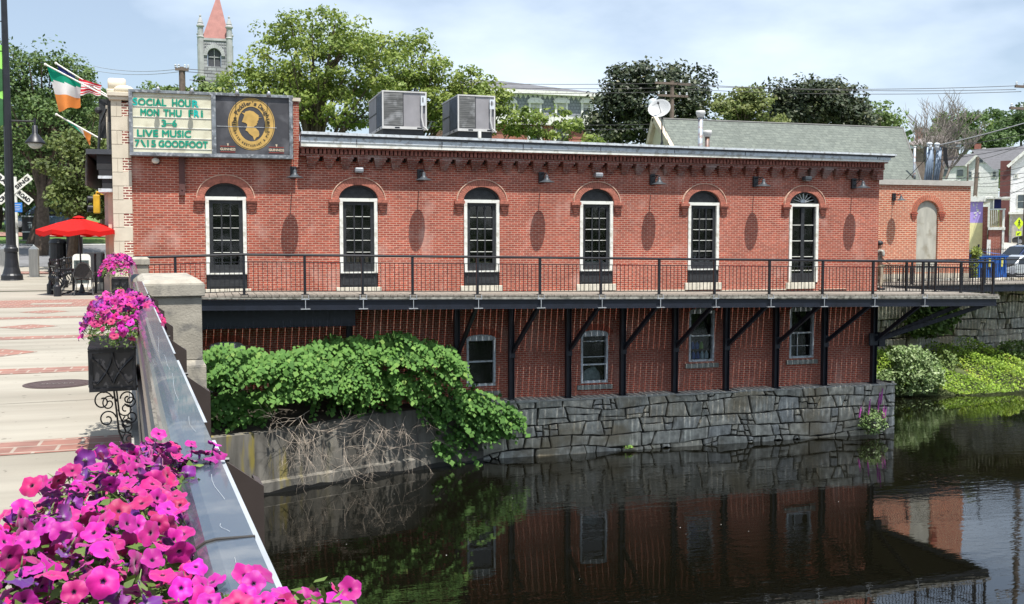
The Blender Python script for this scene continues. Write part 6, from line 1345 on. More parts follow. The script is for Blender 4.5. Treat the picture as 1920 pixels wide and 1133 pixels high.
# ================= CARS, DUMPSTER, SIGNS (right) =================
def car(name, label, loc, rz, L, W, H_, col, group=None, suv=True):
    t = thing(name, label, 'car', (0,0,0), group); M = mat('car_paint_'+name+label[:9].replace(' ', '_'), col, .25, metal=.3, var=.03, coat=.8)
    h = H_; belt = h*.56; gc = .22
    def loft(secs, nm, mt, smooth=False, par=t):
        s = MB(); n_ = len(secs[0]); 
        for sc_ in secs: s.v += [tuple(q) for q in sc_]
        for i in range(len(secs)-1):
            for j in range(n_): a_, b_ = i*n_+j, i*n_+(j+1) % n_; s.f.append((a_, b_, b_+n_, a_+n_)); s.m.append(0)
        s.f += [tuple(range(n_)), tuple(reversed(range((len(secs)-1)*n_, len(secs)*n_)))]; s.m += [0,0]; return s.build(nm, mt, par, smooth=False, bevel=.03)
    body = [(-L/2,gc+.12),(-L/2+.03,belt-.12),(-L/2+.1,belt),(L*.22,belt),(L*.30,belt-.03),(L/2-.15,belt-.18),(L/2,belt-.35),(L/2,gc+.1),(L/2-.12,gc),(-L/2+.12,gc)]
    loft([[(x, y*W/2, z_) for x, z_ in body] if abs(y) < .99 else [(x*.985, y*W/2, z_*(.97 if z_ > .5 else 1)) for x, z_ in body] for y in (-1,-.9,.9,1)], 'body', M)
    roof = [(-L*.47 if suv else -L*.38,belt),(-L*.43 if suv else -L*.25,h-.06),(-L*.36 if suv else -L*.18,h),(L*.04,h),(L*.12,h-.08),(L*.27,belt)]
    loft([[(x, y*W/2*(.90 if z_ < h*.7 else .76), z_) for x, z_ in roof] for y in (-1,1)], 'cabin', M)
    for sy in (-1,1):
        s = MB()
        for (xa, xb) in ((-.40*L,-.22*L),(-.2*L,-.02*L),(0,.19*L)) if suv else ((-.3*L,-.12*L),(-.1*L,.06*L),(.08*L,.19*L)):
            f = lambda x, z_: (x, sy*(W/2*(.90-.14*(z_-belt)/(h-belt))+.012), z_); zt2 = h-.1 if xb < .1*L else belt+(h-belt)*.45
            s.add([f(xa,belt+.03), f(xb,belt+.03), f(xb-(.02*L if xb > .1*L else 0),zt2), f(xa+(.03*L if xa < -.3*L else 0),h-.1)], [(0,1,2,3)])
        s.build('side_windows', M_TINT, t, fix=False)
    s = MB(); s.add([(L*.265,-W*.42,belt+.02),(L*.265,W*.42,belt+.02),(L*.135,W*.36,h-.09),(L*.135,-W*.36,h-.09)], [(0,1,2,3)]); s.build('windscreen', M_TINT, t, fix=False)
    xr_ = -L*.475 if suv else -L*.37; s = MB(); s.add([(xr_,-W*.40,belt+.05),(xr_,W*.40,belt+.05),(-L*.445 if suv else -L*.27,W*.35,h-.1),(-L*.445 if suv else -L*.27,-W*.35,h-.1)], [(0,1,2,3)]); s.build('rear_window', M_TINT, t, fix=False)
    for sx in (-1,1):
        for sy in (-1,1):
            s = MB(); s.lathe([(.34,-.11),(.36,-.08),(.36,.08),(.34,.11)], (sx*L*.31, sy*(W/2-.12), .35), 18, 0, (0,1,0)); wh = s.build('wheel', M_TYRE, t)
            s = MB(); s.lathe([(.22,-.02),(.20,.0),(.05,.01)], (sx*L*.31, sy*(W/2+.0), .35), 12, 0, (0,sy,0)); s.build('rim', M_GREYM, wh)
        for sy in (-1,1): s = MB(); s.box(sx*(L/2-.06),sy*W*.30,belt-.28,sx*(L/2+.012),sy*W*.45,belt-.14); s.build('headlight' if sx > 0 else 'tail_light', mat('lamp_glass' if sx > 0 else 'red_lamp', (.6,.6,.6) if sx > 0 else (.4,.02,.02), .2), t)
    s = MB(); s.box(L/2-.03,-W*.25,gc+.12,L/2+.015,W*.25,belt-.32); s.build('grille', M_BLK, t)
    t.location = loc; t.rotation_euler = (0,0,rz); return t
M_TINT = mat('car_glass', (.02,.025,.03), .05, var=.05); M_TYRE = mat('tyre', (.02,.02,.02), .8)
p = gnd(1925, 519, -.17); car('parked_car', 'dark blue and silver car parked behind the railing beside the blue dumpster', (at(1925,500,46.8).x,46.8,-.37), R(172), 4.7, 1.85, 1.68, (.015,.03,.09))
car('parked_car', 'silver white car tail between the dumpster and the dark blue car', (at(1906,500,44.3).x+.35,44.4,-.37), R(172), 3.3, 1.6, 1.16, (.5,.53,.55), suv=False)
p = at(1920, 447, 76); car('parked_car', 'black car parked by the white garage behind the yellow crossing sign', (p.x,74,gz(p.x,74)+.05), R(100), 4.6, 1.85, 1.6, (.02,.022,.028))
# dumpster
M_BLUE = mat('dumpster_blue', (.01,.085,.33), .5, var=.15, scale=4, dirt=((.02,.05,.16), 3)); YD = 43.4; a, b_ = at(1826,495,YD), at(1888,495,YD); zt_ = at(1856,477,YD).z; t = thing('dumpster', 'bright blue steel dumpster with black lids behind the right railing', 'dumpster', ((a.x+b_.x)/2,YD+.8,-.4))
s = MB(); s.box(a.x,YD,-.37,b_.x,YD+1.6,zt_-.1)
for k in range(7): x_ = a.x+.12+k*(b_.x-a.x-.3)/6; s.box(x_,YD-.05,-.05,x_+.06,YD,zt_-.15)
s.box(a.x-.05,YD-.06,zt_-.16,b_.x+.05,YD+1.66,zt_-.08); s.box(a.x,YD+.2,zt_-.08,a.x+.05,YD+1.6,zt_+.1); s.build('bin_body', M_BLUE, t, bevel=.01)
s = MB(); s.add([(a.x-.03,YD-.05,zt_-.05),((a.x+b_.x)/2-.05,YD-.05,zt_-.05),((a.x+b_.x)/2-.05,YD+1.6,zt_+.25),(a.x-.03,YD+1.6,zt_+.25)], [(0,1,2,3)]); s.build('lid', M_BLK, t); s = MB(); s.add([((a.x+b_.x)/2+.05,YD-.05,zt_+.05),(b_.x+.03,YD-.05,zt_-.05),(b_.x+.03,YD+1.6,zt_+.12),((a.x+b_.x)/2+.05,YD+1.6,zt_+.3)], [(0,1,2,3)]); s.build('lid', M_BLUE, t)
for fx in (.42,.8): s = MB(); x_ = a.x+(b_.x-a.x)*fx; s.box(x_,YD-.07,zt_-.65,x_+.12,YD-.052,zt_-.22); s.build('yellow_sticker', mat('yellow_label', (.6,.55,.12), .6), t)
# pedestrian sign
YS = 58.; p = at(1911, 430, YS); zg = gz(p.x, YS); t = thing('crossing_sign', 'yellow green diamond pedestrian sign with an arrow plate at the right edge', 'road sign', (p.x,YS,zg)); M_YG = mat('fluorescent_yellow', (.62,.80,.02), .5, var=.03); k = ppm(1911, YS)
s = MB(); s.tube([(p.x,YS+.05,zg),(p.x,YS+.05,p.z+.8)], .035, 6); s.build('pole', M_GREYM, t)
c_ = at(1911,419,YS); r_ = 11.5/k; s = MB(); s.prism([(0,-r_),(r_,0),(0,r_),(-r_,0)], (c_.x,YS,c_.z), (1,0,0), (0,0,1), (0,.02,0)); pl_ = s.build('diamond_plate', M_YG, t)
s = MB(); q = lambda x, z_: (c_.x+x*r_, YS-.012, c_.z+z_*r_); s.ball(q(.0,.45), .09*r_*1.4, .01, .09*r_*1.4); s.beam(q(.02,.32), q(-.03,-.02), .01, .16*r_, 0); s.beam(q(-.03,0), q(-.22,-.5), .01, .1*r_); s.beam(q(0,0), q(.2,-.5), .01, .1*r_); s.beam(q(.02,.3), q(.25,.05), .01, .07*r_); s.beam(q(.0,.3), q(-.22,.08), .01, .07*r_); s.build('walking_figure', M_BLK, pl_)
c2 = at(1910,438,YS); s = MB(); s.box(c2.x-.24,YS,c2.z-.16,c2.x+.24,YS+.02,c2.z+.16); p2 = s.build('arrow_plate', M_YG, t); s = MB(); s.beam((c2.x+.12,YS-.01,c2.z+.07), (c2.x-.05,YS-.01,c2.z-.03), .008, .05); s.prism([(-.15,-.1),(0,-.09),(-.1,.04)], (c2.x,YS-.012,c2.z), (1,0,0), (0,0,1), (0,.008,0)); s.build('arrow', M_BLK, p2)
# picket fence far right
a = at(1822, 470, 56); t = thing('iron_fence', 'low dark iron picket fence in front of the mural building and street', 'fence', (a.x,56,gz(a.x,56))); s = MB(); n_ = 0; xx = a.x
while xx < a.x+24:
    zz = gz(xx,56); s.box(xx,55.99,zz,xx+.025,56.01,zz+1.05); xx += .17
s.build('pickets', M_BLK, t)
s = MB(); z0_, z1_ = gz(a.x,56), gz(a.x+24,56); s.beam((a.x,56,z0_+.95), (a.x+24,56,z1_+.95), .03, .03); s.beam((a.x,56,z0_+.15), (a.x+24,56,z1_+.15), .03, .03); s.build('rails', M_BLK, t)
for k in range(8): x_ = a.x+.5+k*3.2; s = MB(); zz = gz(x_,56); s.box(x_,55.95,zz,x_+.09,56.04,zz+1.3); s.build('post', M_BLK, t)
c_ = at(1894,428,60); s = MB(); s.lathe([(.28,0),(.36,.3),(.36,.75),(.4,.85)], (c_.x,66,gz(c_.x,66)), 12); tag(s.build('clay_pot', mat('terracotta', (.35,.12,.06), .8)), 'terracotta pot at the corner by the white house driveway', 'pot')
# ================= POLES AND WIRES =================
def pole(name, label, x, ytop, ybot, Y, r_=.15, arms=(), lean=0):
    a = at(x, ytop, Y); zg = gz(a.x, Y); t = thing(name, label, 'utility pole', (a.x+lean,Y,zg)); s = MB(); s.tube([(a.x+lean,Y,zg-.2),(a.x,Y,a.z)], [r_*1.15, r_*.85], 9); s.build('pole', M_WOODP, t)
    for (dz_, w) in arms:
        s = MB(); s.box(a.x-w,Y-.2,a.z-dz_-.07,a.x+w,Y-.08,a.z-dz_+.07); s.build('crossarm', M_WOODP, t)
        for u in (-.92,-.45,.45,.92): s = MB(); s.lathe([(.05,0),(.07,.05),(.05,.1),(.07,.15),(.03,.2)], (a.x+w*u,Y-.14,a.z-dz_+.07), 8); s.build('insulator', M_WHITEG, t)
    return t, a
pole('utility_pole', 'wooden utility pole with one short crossarm above the sign board, left of the church tree', 341, 126, 170, 60, .2, ((.15,.36),))
t, a = pole('utility_pole', 'utility pole with transformers rising in front of the dark tree behind the dish', 1260, 152, 225, 62, .17, ((.2,1.3),(1.0,1.1)))
for dx, dz_ in ((-2.6,2.2),(.75,4.6),(1.5,4.6)): s = MB(); s.lathe([(.0,-.5),(.27,-.5),(.28,.35),(.2,.45),(.05,.5)], (a.x+dx*.6,61.6,a.z-dz_*.8), 12); s.build('transformer', M_WHITEG, t, smooth=True)
pole('utility_pole', 'leaning weathered utility pole in front of the white gabled house', 1833, 295, 365, 66, .16, (), lean=-.35)
pole('utility_pole', 'thin pale pole left of the white gable', 1815, 308, 345, 70, .07)
t, a = pole('utility_pole', 'tall utility pole with two crossarms at the right picture edge', 1932, 158, 400, 50, .17, ((.2,1.25),(1.5,1.6)))
s = MB()
WIRES = [((175,124),(341,129),80,60),((170,131),(341,134),80,60),((341,129),(1260,156),60,62),((341,134),(1260,165),60,62),((355,150),(1260,172),60,62),((1260,156),(1905,168),62,50),((1265,160),(1932,160),62,50),((1260,166),(1915,172),62,50),((550,212),(1260,232),55,62),((550,222),(1260,240),55,62),
 ((1757,273),(1950,222),46,44),((1757,275),(1950,245),46,50),((1833,300),(1960,250),66,50),((1757,300),(1960,262),46,50),((1760,276),(1985,268),46,60),((1833,350),(1960,330),66,50),((1833,325),(1960,300),66,50),((1835,362),(1960,352),66,55),((1700,352),(1833,322),50,66),((1765,335),(1960,318),46,50),((1833,345),(1965,318),66,50),((1870,372),(1960,330),60,50),((1690,345),(1757,275),48,46)]
for i, ((x0, y0_), (x1, y1_), Ya, Yb) in enumerate(WIRES):
    a, b_ = at(x0, y0_, Ya), at(x1, y1_, Yb); sag = (b_-a).length*.012; s = MB(); s.tube([a.lerp(b_,u)-Vector((0,0,sag*4*u*(1-u))) for u in np.linspace(0,1,13)], .018 if i != 10 else .035, 5)
    g_ = 'left' if i < 2 else 'mid' if i < 10 else 'right'
    tag(s.build('overhead_wire', (mat('pale_wire', (.30,.31,.33), .6) if i < 2 else M_WIRE) if i != 10 else mat('grey_cable', (.16,.17,.18), .7)), {'left':'thin wire running left from the pole above the sign','mid':'thin wire crossing the sky and trees behind the restaurant roof','right':'dark service wire strung across the white houses at the right'}[g_] if i != 10 else 'thick pale cable running up to the right from the cable riser', 'wire', {'left':'wires left of the sign pole','mid':'wires behind the restaurant roof','right':'wires over the houses at the right'}[g_] if i != 10 else None)
# ================= LEFT STREET =================
# lamp post
p = gnd(23, 535, 0); t = thing('lamp_post', 'tall black fluted lamp post with a bell base at the left edge', 'street lamp', p); s = MB()
s.lathe([(.38,0),(.38,.18),(.36,.2),(.35,.34),(.30,.40),(.24,.62),(.21,.9),(.20,1.15),(.225,1.17),(.225,1.28),(.19,1.32),(.165,1.4)], p, 20); s.build('base', M_BLK, t, smooth=False)
s = MB(); n_ = 20; prof_ = [(1.4,.155),(4,.135),(8,.105),(11.5,.08)]
for z_, r_ in prof_: s.v += [(p.x+r_*(1+.06*(j % 2))*math.cos(2*math.pi*j/n_), p.y+r_*(1+.06*(j % 2))*math.sin(2*math.pi*j/n_), z_) for j in range(n_)]
for i in range(3):
    for j in range(n_): s.f.append((i*n_+j, i*n_+(j+1) % n_, (i+1)*n_+(j+1) % n_, (i+1)*n_+j)); s.m.append(0)
s.build('shaft', M_BLK, t)
k = ppm(20, p.y); c_ = at(65, 228, p.y); s = MB(); s.tube([(p.x,p.y,c_.z),(c_.x,p.y,c_.z)], .03, 6); s.tube([(c_.x,p.y,c_.z+.12),(c_.x,p.y,c_.z-.15)], .035, 6); s.build('arm', M_BLK, t)
s = MB(); s.lathe([(.04,-.12),(.09,-.16),(.09,-.42),(.13,-.46),(.20,-.55),(.33,-.72),(.34,-.76),(.2,-.74)], c_, 18); s.build('lantern_hood', M_BLK, t, smooth=True); s = MB(); s.ball(c_+Vector((0,0,-.78)), .24, .24, .17, 14, 8); s.build('globe', mat('frosted_glass', (.5,.52,.5), .15), t, smooth=True)
for yy in (40, 96, 232): q = at(0, yy, p.y); s = MB(); s.tube([(p.x,p.y,q.z),(p.x-.9,p.y,q.z)], .02, 5); s.build('banner_bracket', M_BLK, t)
a, b_ = at(10, 85, p.y), at(10, 230, p.y); s = MB(); s.add([(a.x-.85,p.y,a.z),(a.x-.02,p.y,a.z),(a.x-.02,p.y,b_.z),(a.x-.85,p.y,b_.z)], [(0,1,2,3)]); s.box(a.x-.85,p.y-.01,b_.z,a.x-.02,p.y+.01,a.z)
o = s.build('street_banner', mat('lime_banner', (.30,.72,.13), .7, var=.35, scale=1.6, trans=0) if False else mat('lime_banner', (.30,.72,.13), .7, var=.3, scale=1.6)); tag(o, 'lime green banner hanging on the left side of the lamp post', 'banner')
s = MB(); c_ = at(2, 150, p.y); s.ball((c_.x-.05,p.y-.02,c_.z), .25, .012, .4); s.ball((c_.x-.1,p.y-.02,c_.z-1.1), .3, .012, .5); s.build('banner_artwork', mat('dark_green_ink', (.02,.10,.03), .7), o)
# bollards
for i, x in enumerate((11, 65)):
    b0 = gnd(x, 529, .04); t = thing('bollard', ['pale wooden bollard with a pyramid top partly behind the lamp post','pale wooden bollard with a pyramid top right of the lamp post'][i], 'bollard', b0, 'pale bollards along the kerb'); s = MB(); w_ = .155; s.box(b0.x-w_,b0.y-w_,b0.z-.1,b0.x+w_,b0.y+w_,b0.z+1.2); s.build('post', mat('pale_timber', (.50,.49,.46), .8, var=.12, scale=3, sc=(6,6,.6)), t)
    s = MB(); z_ = b0.z+1.2; s.add([(b0.x-w_,b0.y-w_,z_),(b0.x+w_,b0.y-w_,z_),(b0.x+w_,b0.y+w_,z_),(b0.x-w_,b0.y+w_,z_),(b0.x,b0.y,z_+.16)], [(0,1,4),(1,2,4),(2,3,4),(3,0,4)]); s.build('cap', M_WHITE, t)
# crossbuck
YC = 45.; c_ = at(27, 355, YC); k = ppm(27, YC); zg = gz(c_.x, YC); t = thing('railroad_crossing_sign', 'white crossed railroad crossing boards on a pale post behind the lamp post', 'road sign', (c_.x,YC,zg)); s = MB(); s.tube([(c_.x+.03,YC+.06,zg),(c_.x+.03,YC+.06,c_.z+.5)], .06, 8); s.build('post', M_WHITE, t)
Lb = 37/k; wb = 6.8/k
for i, (ang, txt) in enumerate(((R(-41),'RAIL   ROAD'),(R(41),'CROSSING'))):
    u = Vector((math.cos(ang),0,math.sin(ang))); v = Vector((-math.sin(ang),0,math.cos(ang))); s = MB(); yy = YC-.02*i; s.obox((c_.x,yy,c_.z), u*Lb, Vector((0,.008,0)), v*wb); bo = s.build('board', M_WHITE, t); s = MB()
    if i: text(s, 'CROS', Vector((c_.x,yy-.012,c_.z))-u*Lb*.92-v*wb*.5, u, v, Lb*.66, wb*1.05, 0, .012); text(s, 'SING', Vector((c_.x,yy-.012,c_.z))+u*Lb*.10-v*wb*.5, u, v, Lb*.78, wb*1.05, 0, .012)
    else: text(s, 'RAIL', Vector((c_.x,yy-.012,c_.z))-u*Lb*.92-v*wb*.5, u, v, Lb*.66, wb*1.05, 0, .012); text(s, 'ROAD', Vector((c_.x,yy-.012,c_.z))+u*Lb*.25-v*wb*.5, u, v, Lb*.66, wb*1.05, 0, .012)
    s.build('lettering', M_BLK, bo, fix=False)
c_ = at(33, 389, YC-.3); s = MB(); s.box(c_.x-.17,YC-.32,c_.z-.19,c_.x+.17,YC-.30,c_.z+.19); o = s.build('blue_sign', mat('sign_blue', (.03,.2,.62), .5, var=.05)); tag(o, 'small blue notice plate below the crossing boards', 'sign'); s = MB()
for j in range(4): s.box(c_.x-.12,YC-.325,c_.z+.10-j*.07,c_.x+.12-.04*(j % 2),YC-.32,c_.z+.115-j*.07)
s.build('text_lines', M_WHITE, o)
# utility cabinet
YU = 62.5; a, b_ = at(41,420,YU), at(70,420,YU); zt_, zb = at(56,403,YU).z, gz(a.x,YU)-.1; t = thing('utility_cabinet', 'black street cabinet on a pale plinth on the park lawn left of the umbrella', 'cabinet', (a.x,YU,zb)); s = MB(); s.box(a.x,YU,zb,b_.x,YU+.7,zt_); s.build('body', M_BLK, t, bevel=.02); s = MB(); s.box(a.x-.05,YU-.03,zt_-.12,b_.x+.05,YU+.72,zt_-.05); s.box(a.x-.02,YU-.02,zb+.55,b_.x+.02,YU,zb+.62); s.box(a.x+.3,YU-.01,zt_-.45,b_.x-.3,YU,zt_-.4); s.box(a.x+.3,YU-.01,zt_-.6,b_.x-.35,YU,zt_-.55)
for q in range(3): s.box(a.x+.35+q*.1,YU-.01,zb+.8,a.x+.41+q*.1,YU,zb+1.05)
s.build('pale_markings', M_WHITEG, t); s = MB(); s.box(a.x-.1,YU-.1,zb-.05,b_.x+.1,YU+.8,zb+.14); s.build('plinth', M_CONC, t)
p = at(78,408,74); car('parked_car', 'blue grey car parked in the park behind the black street cabinet', (at(84,405,70).x,70,gz(-10,70)+.05), R(185), 4.5, 1.8, 1.55, (.10,.17,.25))
shrub('park_shrub', 'small green shrub right of the black street cabinet', 82, 425, 22, 40, 61, 300, 6, M_MG, .7)
# traffic light
YT = 39.; c_ = at(181, 383, YT); k = ppm(181, YT); t = thing('traffic_light', 'yellow traffic signal seen side on hanging beside the building corner', 'traffic light', c_); M_TY = mat('signal_yellow', (.62,.36,.02), .5)
s = MB(); s.box(c_.x-.10,YT-.15,c_.z-.33,c_.x+.12,YT+.15,c_.z+.33); s.build('housing', M_TY, t, bevel=.03); s = MB()
for dz_ in (.16,-.16): s.lathe([(.12,-.0),(.13,.18),(.0,.05)], (c_.x-.12,YT,c_.z+dz_), 14, 0, (-1,-.25,0))
s.build('visor', M_BLK, t); q0 = at(205,366,YT+.3); s = MB(); s.tube([(c_.x,YT,c_.z+.3),(c_.x,YT,c_.z+.42),(q0.x+.3,YT+.3,c_.z+.44)], .04, 6); s.box(c_.x+.15,YT-.1,c_.z+.33,c_.x+.4,YT+.15,c_.z+.5); s.build('arm', M_TY, t)
# umbrella
p = gnd(154, 553, 0); t = thing('patio_umbrella', 'bright red patio umbrella open over the cafe table', 'umbrella', p); za, ze = at(152,408,p.y).z, at(152,431,p.y).z; rr2 = 1.13; M_RED = tintmat('red_canvas', [(0,(.62,.008,.006)),(1,(.72,.012,.008))], .75, trans=.3, var=.04); top = Vector((p.x-.04,p.y,za)); s = MB(); n_ = 8
rimp = [top+Vector((rr2*math.cos(2*math.pi*(j+.3)/n_), rr2*math.sin(2*math.pi*(j+.3)/n_), -(za-ze))) for j in range(n_)]
for j in range(n_):
    a, b_ = rimp[j], rimp[(j+1) % n_]; m1, m2 = top.lerp(a,.5)+Vector((0,0,.02)), top.lerp(b_,.5)+Vector((0,0,.02)); mm = (m1+m2)/2-Vector((0,0,.04)); em = (a+b_)/2-Vector((0,0,.06))
    s.add([top, m1, mm, m2, a, em, b_], [(0,1,2),(0,2,3),(1,4,5,2),(2,5,6,3)]); s.add([a, em, b_, b_-Vector((0,0,.12)), em-Vector((0,0,.14)), a-Vector((0,0,.12))], [(0,1,4,5),(1,2,3,4)])
s.build('canopy', M_RED, t, fix=False); s = MB(); s.lathe([(.17,.0),(.12,.03),(.03,.06),(0,.06)], top-Vector((0,0,.01)), 8); s.build('top_vent', M_RED, t)
s = MB(); s.tube([top-Vector((0,0,.05)), (p.x,p.y,.05)], .022, 8); s.build('pole', M_BLK, t); s = MB()
for j in range(n_): s.tube([top+Vector((0,0,-.5)), top.lerp(rimp[j],.5)-Vector((0,0,.03))], .007, 4)
s.build('ribs', M_BLK, t); s = MB(); s.lathe([(.28,0),(.26,.05),(.08,.09),(.04,.3)], (p.x,p.y,0), 16); s.build('base', M_BLK, t)
s = MB(); s.lathe([(.45,.70),(.46,.72),(.45,.74)], (p.x-.25,p.y+.25,0), 24); t = thing('cafe_table', 'round black cafe table around the umbrella pole', 'table', (p.x-.25,p.y+.25,0)); s.build('tabletop', M_BLK, t); s = MB(); s.tube([(p.x-.25,p.y+.25,.7),(p.x-.25,p.y+.25,.1)], .035, 8); s.build('stem', M_BLK, t)
for a_ in range(4): s = MB(); an = a_*1.57+.6; s.tube([(p.x-.25,p.y+.25,.12),(p.x-.25+.35*math.cos(an),p.y+.25+.35*math.sin(an),.02)], .02, 5); s.build('foot', M_BLK, t)
# wicker chairs
M_WICK = mat('dark_wicker', (.035,.03,.028), .7, var=.5, scale=40, bump=.5, bscale=200); M_CHL = mat('chair_grey_frame', (.12,.12,.12), .4, metal=.4)
ch = proto('cafe_chair', 'x', 'chair', 'chairs on the cafe patio')
s = MB(); s.lathe([(.0,.44),(.22,.44),(.235,.46),(.22,.475),(0,.47)], (0,0,0), 16); s.build('seat', M_WICK, ch)
s = MB(); pts = [(.25*math.cos(a), -.2-.05, .55+.38*math.sin(a)) for a in np.linspace(0, math.pi, 11)]; s.prism([(q[0]*.92, (q[2]-.5)*.95) for q in pts]+[(-.2,0),(.2,0)], (0,-.235,.5), (1,0,0), (0,0,1), (0,.02,0)); s.build('backrest', M_WICK, ch)
s = MB(); s.tube(pts, .013, 6); s.tube([(.25,-.25,.55),(.2,-.2,.45)], .013, 6); s.tube([(-.25,-.25,.55),(-.2,-.2,.45)], .013, 6); s.tube([(.26,-.22,.62),(.3,.0,.66),(.26,.18,.5)], .013, 5); s.tube([(-.26,-.22,.62),(-.3,.0,.66),(-.26,.18,.5)], .013, 5); s.build('frame', M_CHL, ch)
for sx in (-1,1):
    for sy in (-1,1): s = MB(); s.tube([(sx*.2,sy*.17,.45),(sx*.25,sy*.24,0)], .013, 6); s.build('leg', M_CHL, ch)
q = gnd(161, 553, 0); ch.location = (q.x,q.y-.35,0); ch['label'] = 'dark wicker cafe chair with its back to the camera, nearest the umbrella'
q = gnd(182, 546, 0); dup(ch, (q.x,q.y+.5,0), R(60), 'dark cafe chair turned sideways, right of the umbrella pole behind the far flower box')
q = gnd(140, 540, 0); dup(ch, (q.x,q.y+1.1,0), R(185), 'dark cafe chair beyond the table facing the camera, partly hidden')
# ornate fence
t = thing('ornate_fence', 'ornate black cast iron fence panel with ball finials left of the cafe table', 'fence', gnd(104, 555, 0)); pts_ = [gnd(108,556,0), gnd(102,553,0)+Vector((-.15,.4,0)), gnd(118,544,0)+Vector((0,.5,0)), gnd(124,541,0)+Vector((.1,1.6,0))]
for i, q in enumerate(pts_):
    s = MB(); s.lathe([(.10,0),(.10,.28),(.06,.32),(.045,.4),(.06,.5),(.035,.56),(.055,.68),(.03,.75),(.05,.84),(.06,.9),(.02,.95),(.035,1.0),(.0,1.06)], q, 10); s.build('post', M_BLK, t)
s = MB()
for a, b_ in ((pts_[0],pts_[2]),(pts_[2],pts_[3]),(pts_[1],pts_[0])):
    for z_ in (.15,.82): s.beam(a+Vector((0,0,z_)), b_+Vector((0,0,z_)), .03, .03)
    for u in (.25,.5,.75): m_ = a.lerp(b_,u); s.tube([m_+Vector((0,0,.15)), m_+Vector((.06,0,.3)), m_+Vector((-.06,0,.5)), m_+Vector((.05,0,.7)), m_+Vector((0,0,.95))], .02, 6); s.ball(m_+Vector((0,0,.98)), .04); s.ball(m_+Vector((0,0,.5)), .06,.03,.06)
s.build('scroll_panel', M_BLK, t)
s = MB()
for x in (180, 196): q = gnd(x, 550, 0); s = MB(); s.box(q.x-.03,q.y-.03,0,q.x+.03,q.y+.03,1.1); s.ball((q.x,q.y,1.13), .04); tag(s.build('fence_post', M_BLK), 'slim black patio fence post %s the building corner' % ('left of the dark chair near' if x == 180 else 'close beside'), 'post')
# sandwich board and planter box, bins
q = gnd(147, 545, 0)+Vector((0,1.0,0)); t = thing('sandwich_board', 'rounded white framed sandwich board behind the cafe table', 'sign board', q); s = MB(); w_ = .27
prf = [(-w_,0),(w_,0),(w_,.95)]+[(w_*.6+w_*.4*math.cos(a),.95+.12*math.sin(a)) for a in (.5,1.0,1.57)]+[(-w_*.6+w_*.4*math.cos(a),.95+.12*math.sin(a)) for a in (1.57,2.1,2.6)]+[(-w_,.95)]
s.prism(prf, (q.x,q.y,.05), (1,0,0), (0,.1,1), (0,.05,0)); s.build('frame', M_WHITE, t); s = MB(); s.box(q.x-.22,q.y-.0,.2,q.x+.22,q.y+.06,.92); s.build('poster', mat('dark_poster', (.06,.08,.08), .4, var=.9, scale=12), t)
s = MB(); text(s, 'Open', (q.x-.2,q.y-.004,.14), (1,0,0), (0,0,1), .4, .12, 0, .006); s.build('poster_text', M_WHITE, t, fix=False) if False else None
q = gnd(164, 540, 0)+Vector((.1,1.3,0)); s = MB(); s.box(q.x-.3,q.y,0,q.x+.3,q.y+.4,1.15); s.box(q.x-.26,q.y-.01,.1,q.x+.26,q.y,1.05); tag(s.build('menu_stand', mat('dark_slate', (.05,.05,.055), .6)), 'dark upright menu stand right behind the sandwich board', 'menu stand')
q = gnd(110, 522, .0); s = MB(); s.lathe([(.30,0),(.32,.1),(.32,1.2),(.35,1.25),(.3,1.4),(.1,1.45)], (q.x,q.y,.2), 16); tag(s.build('litter_bin', M_BLK), 'black round litter bin by the trunk of the leaning street tree', 'litter bin')
q = gnd(141, 522, .0); s = MB(); s.box(q.x-.3,q.y,.2,q.x+.3,q.y+.3,1.7); s.box(q.x-.25,q.y-.02,.6,q.x+.25,q.y,1.5); tag(s.build('newspaper_box', mat('dark_box_paint', (.035,.03,.035), .5)), 'dark newspaper box just right of the street tree trunk', 'box')
# flags
def flag(name, label, p0, p1, cols, drop, wave, stars=False, bend=0):
    t = thing(name, label, 'flag', p1); s = MB(); s.tube([p1, p0], .022, 6); s.ball(p0, .04); s.build('flagpole', M_WHITE, t)
    return t
def cloth(t, grid, mats, matf, nm='cloth'):
    s = MB(); ny, nx_ = len(grid), len(grid[0])
    for r_ in grid: s.v += [tuple(q) for q in r_]
    for j in range(ny-1):
        for i in range(nx_-1): k = j*nx_+i; s.f.append((k,k+1,k+nx_+1,k+nx_)); s.m.append(matf(i/(nx_-1), j/(ny-1)))
    return s.build(nm, mats, t, smooth=True, fix=False)
fm = lambda n_, c_: tintmat('flag_'+n_, [(0,c_),(1,c_)], .8, trans=.35, var=.08)
FG, FW, FO, FR, FB = fm('green',(.0,.27,.16)), fm('white',(.72,.70,.68)), fm('orange',(.75,.26,.06)), fm('red',(.60,.02,.04)), fm('navy',(.02,.03,.14))
def catm(a, b_, c_, d_, u): return a.lerp(b_, u)
YF = 31.6
def quadcloth(c00, c10, c11, c01, nx_, ny, amp, ph, Yd):
    g_ = []
    for j in range(ny):
        v = j/(ny-1); row = []
        for i in range(nx_):
            u = i/(nx_-1); x = (c00[0]*(1-u)+c10[0]*u)*(1-v)+(c01[0]*(1-u)+c11[0]*u)*v; y = (c00[1]*(1-u)+c10[1]*u)*(1-v)+(c01[1]*(1-u)+c11[1]*u)*v
            wv = amp*math.sin(ph+u*7+v*2)*(.25+v); row.append(at(x+math.sin(v*5+u*3)*1.2*v, y+math.sin(u*8+1)*2.5*v, Yd+wv))
        g_.append(row)
    return g_
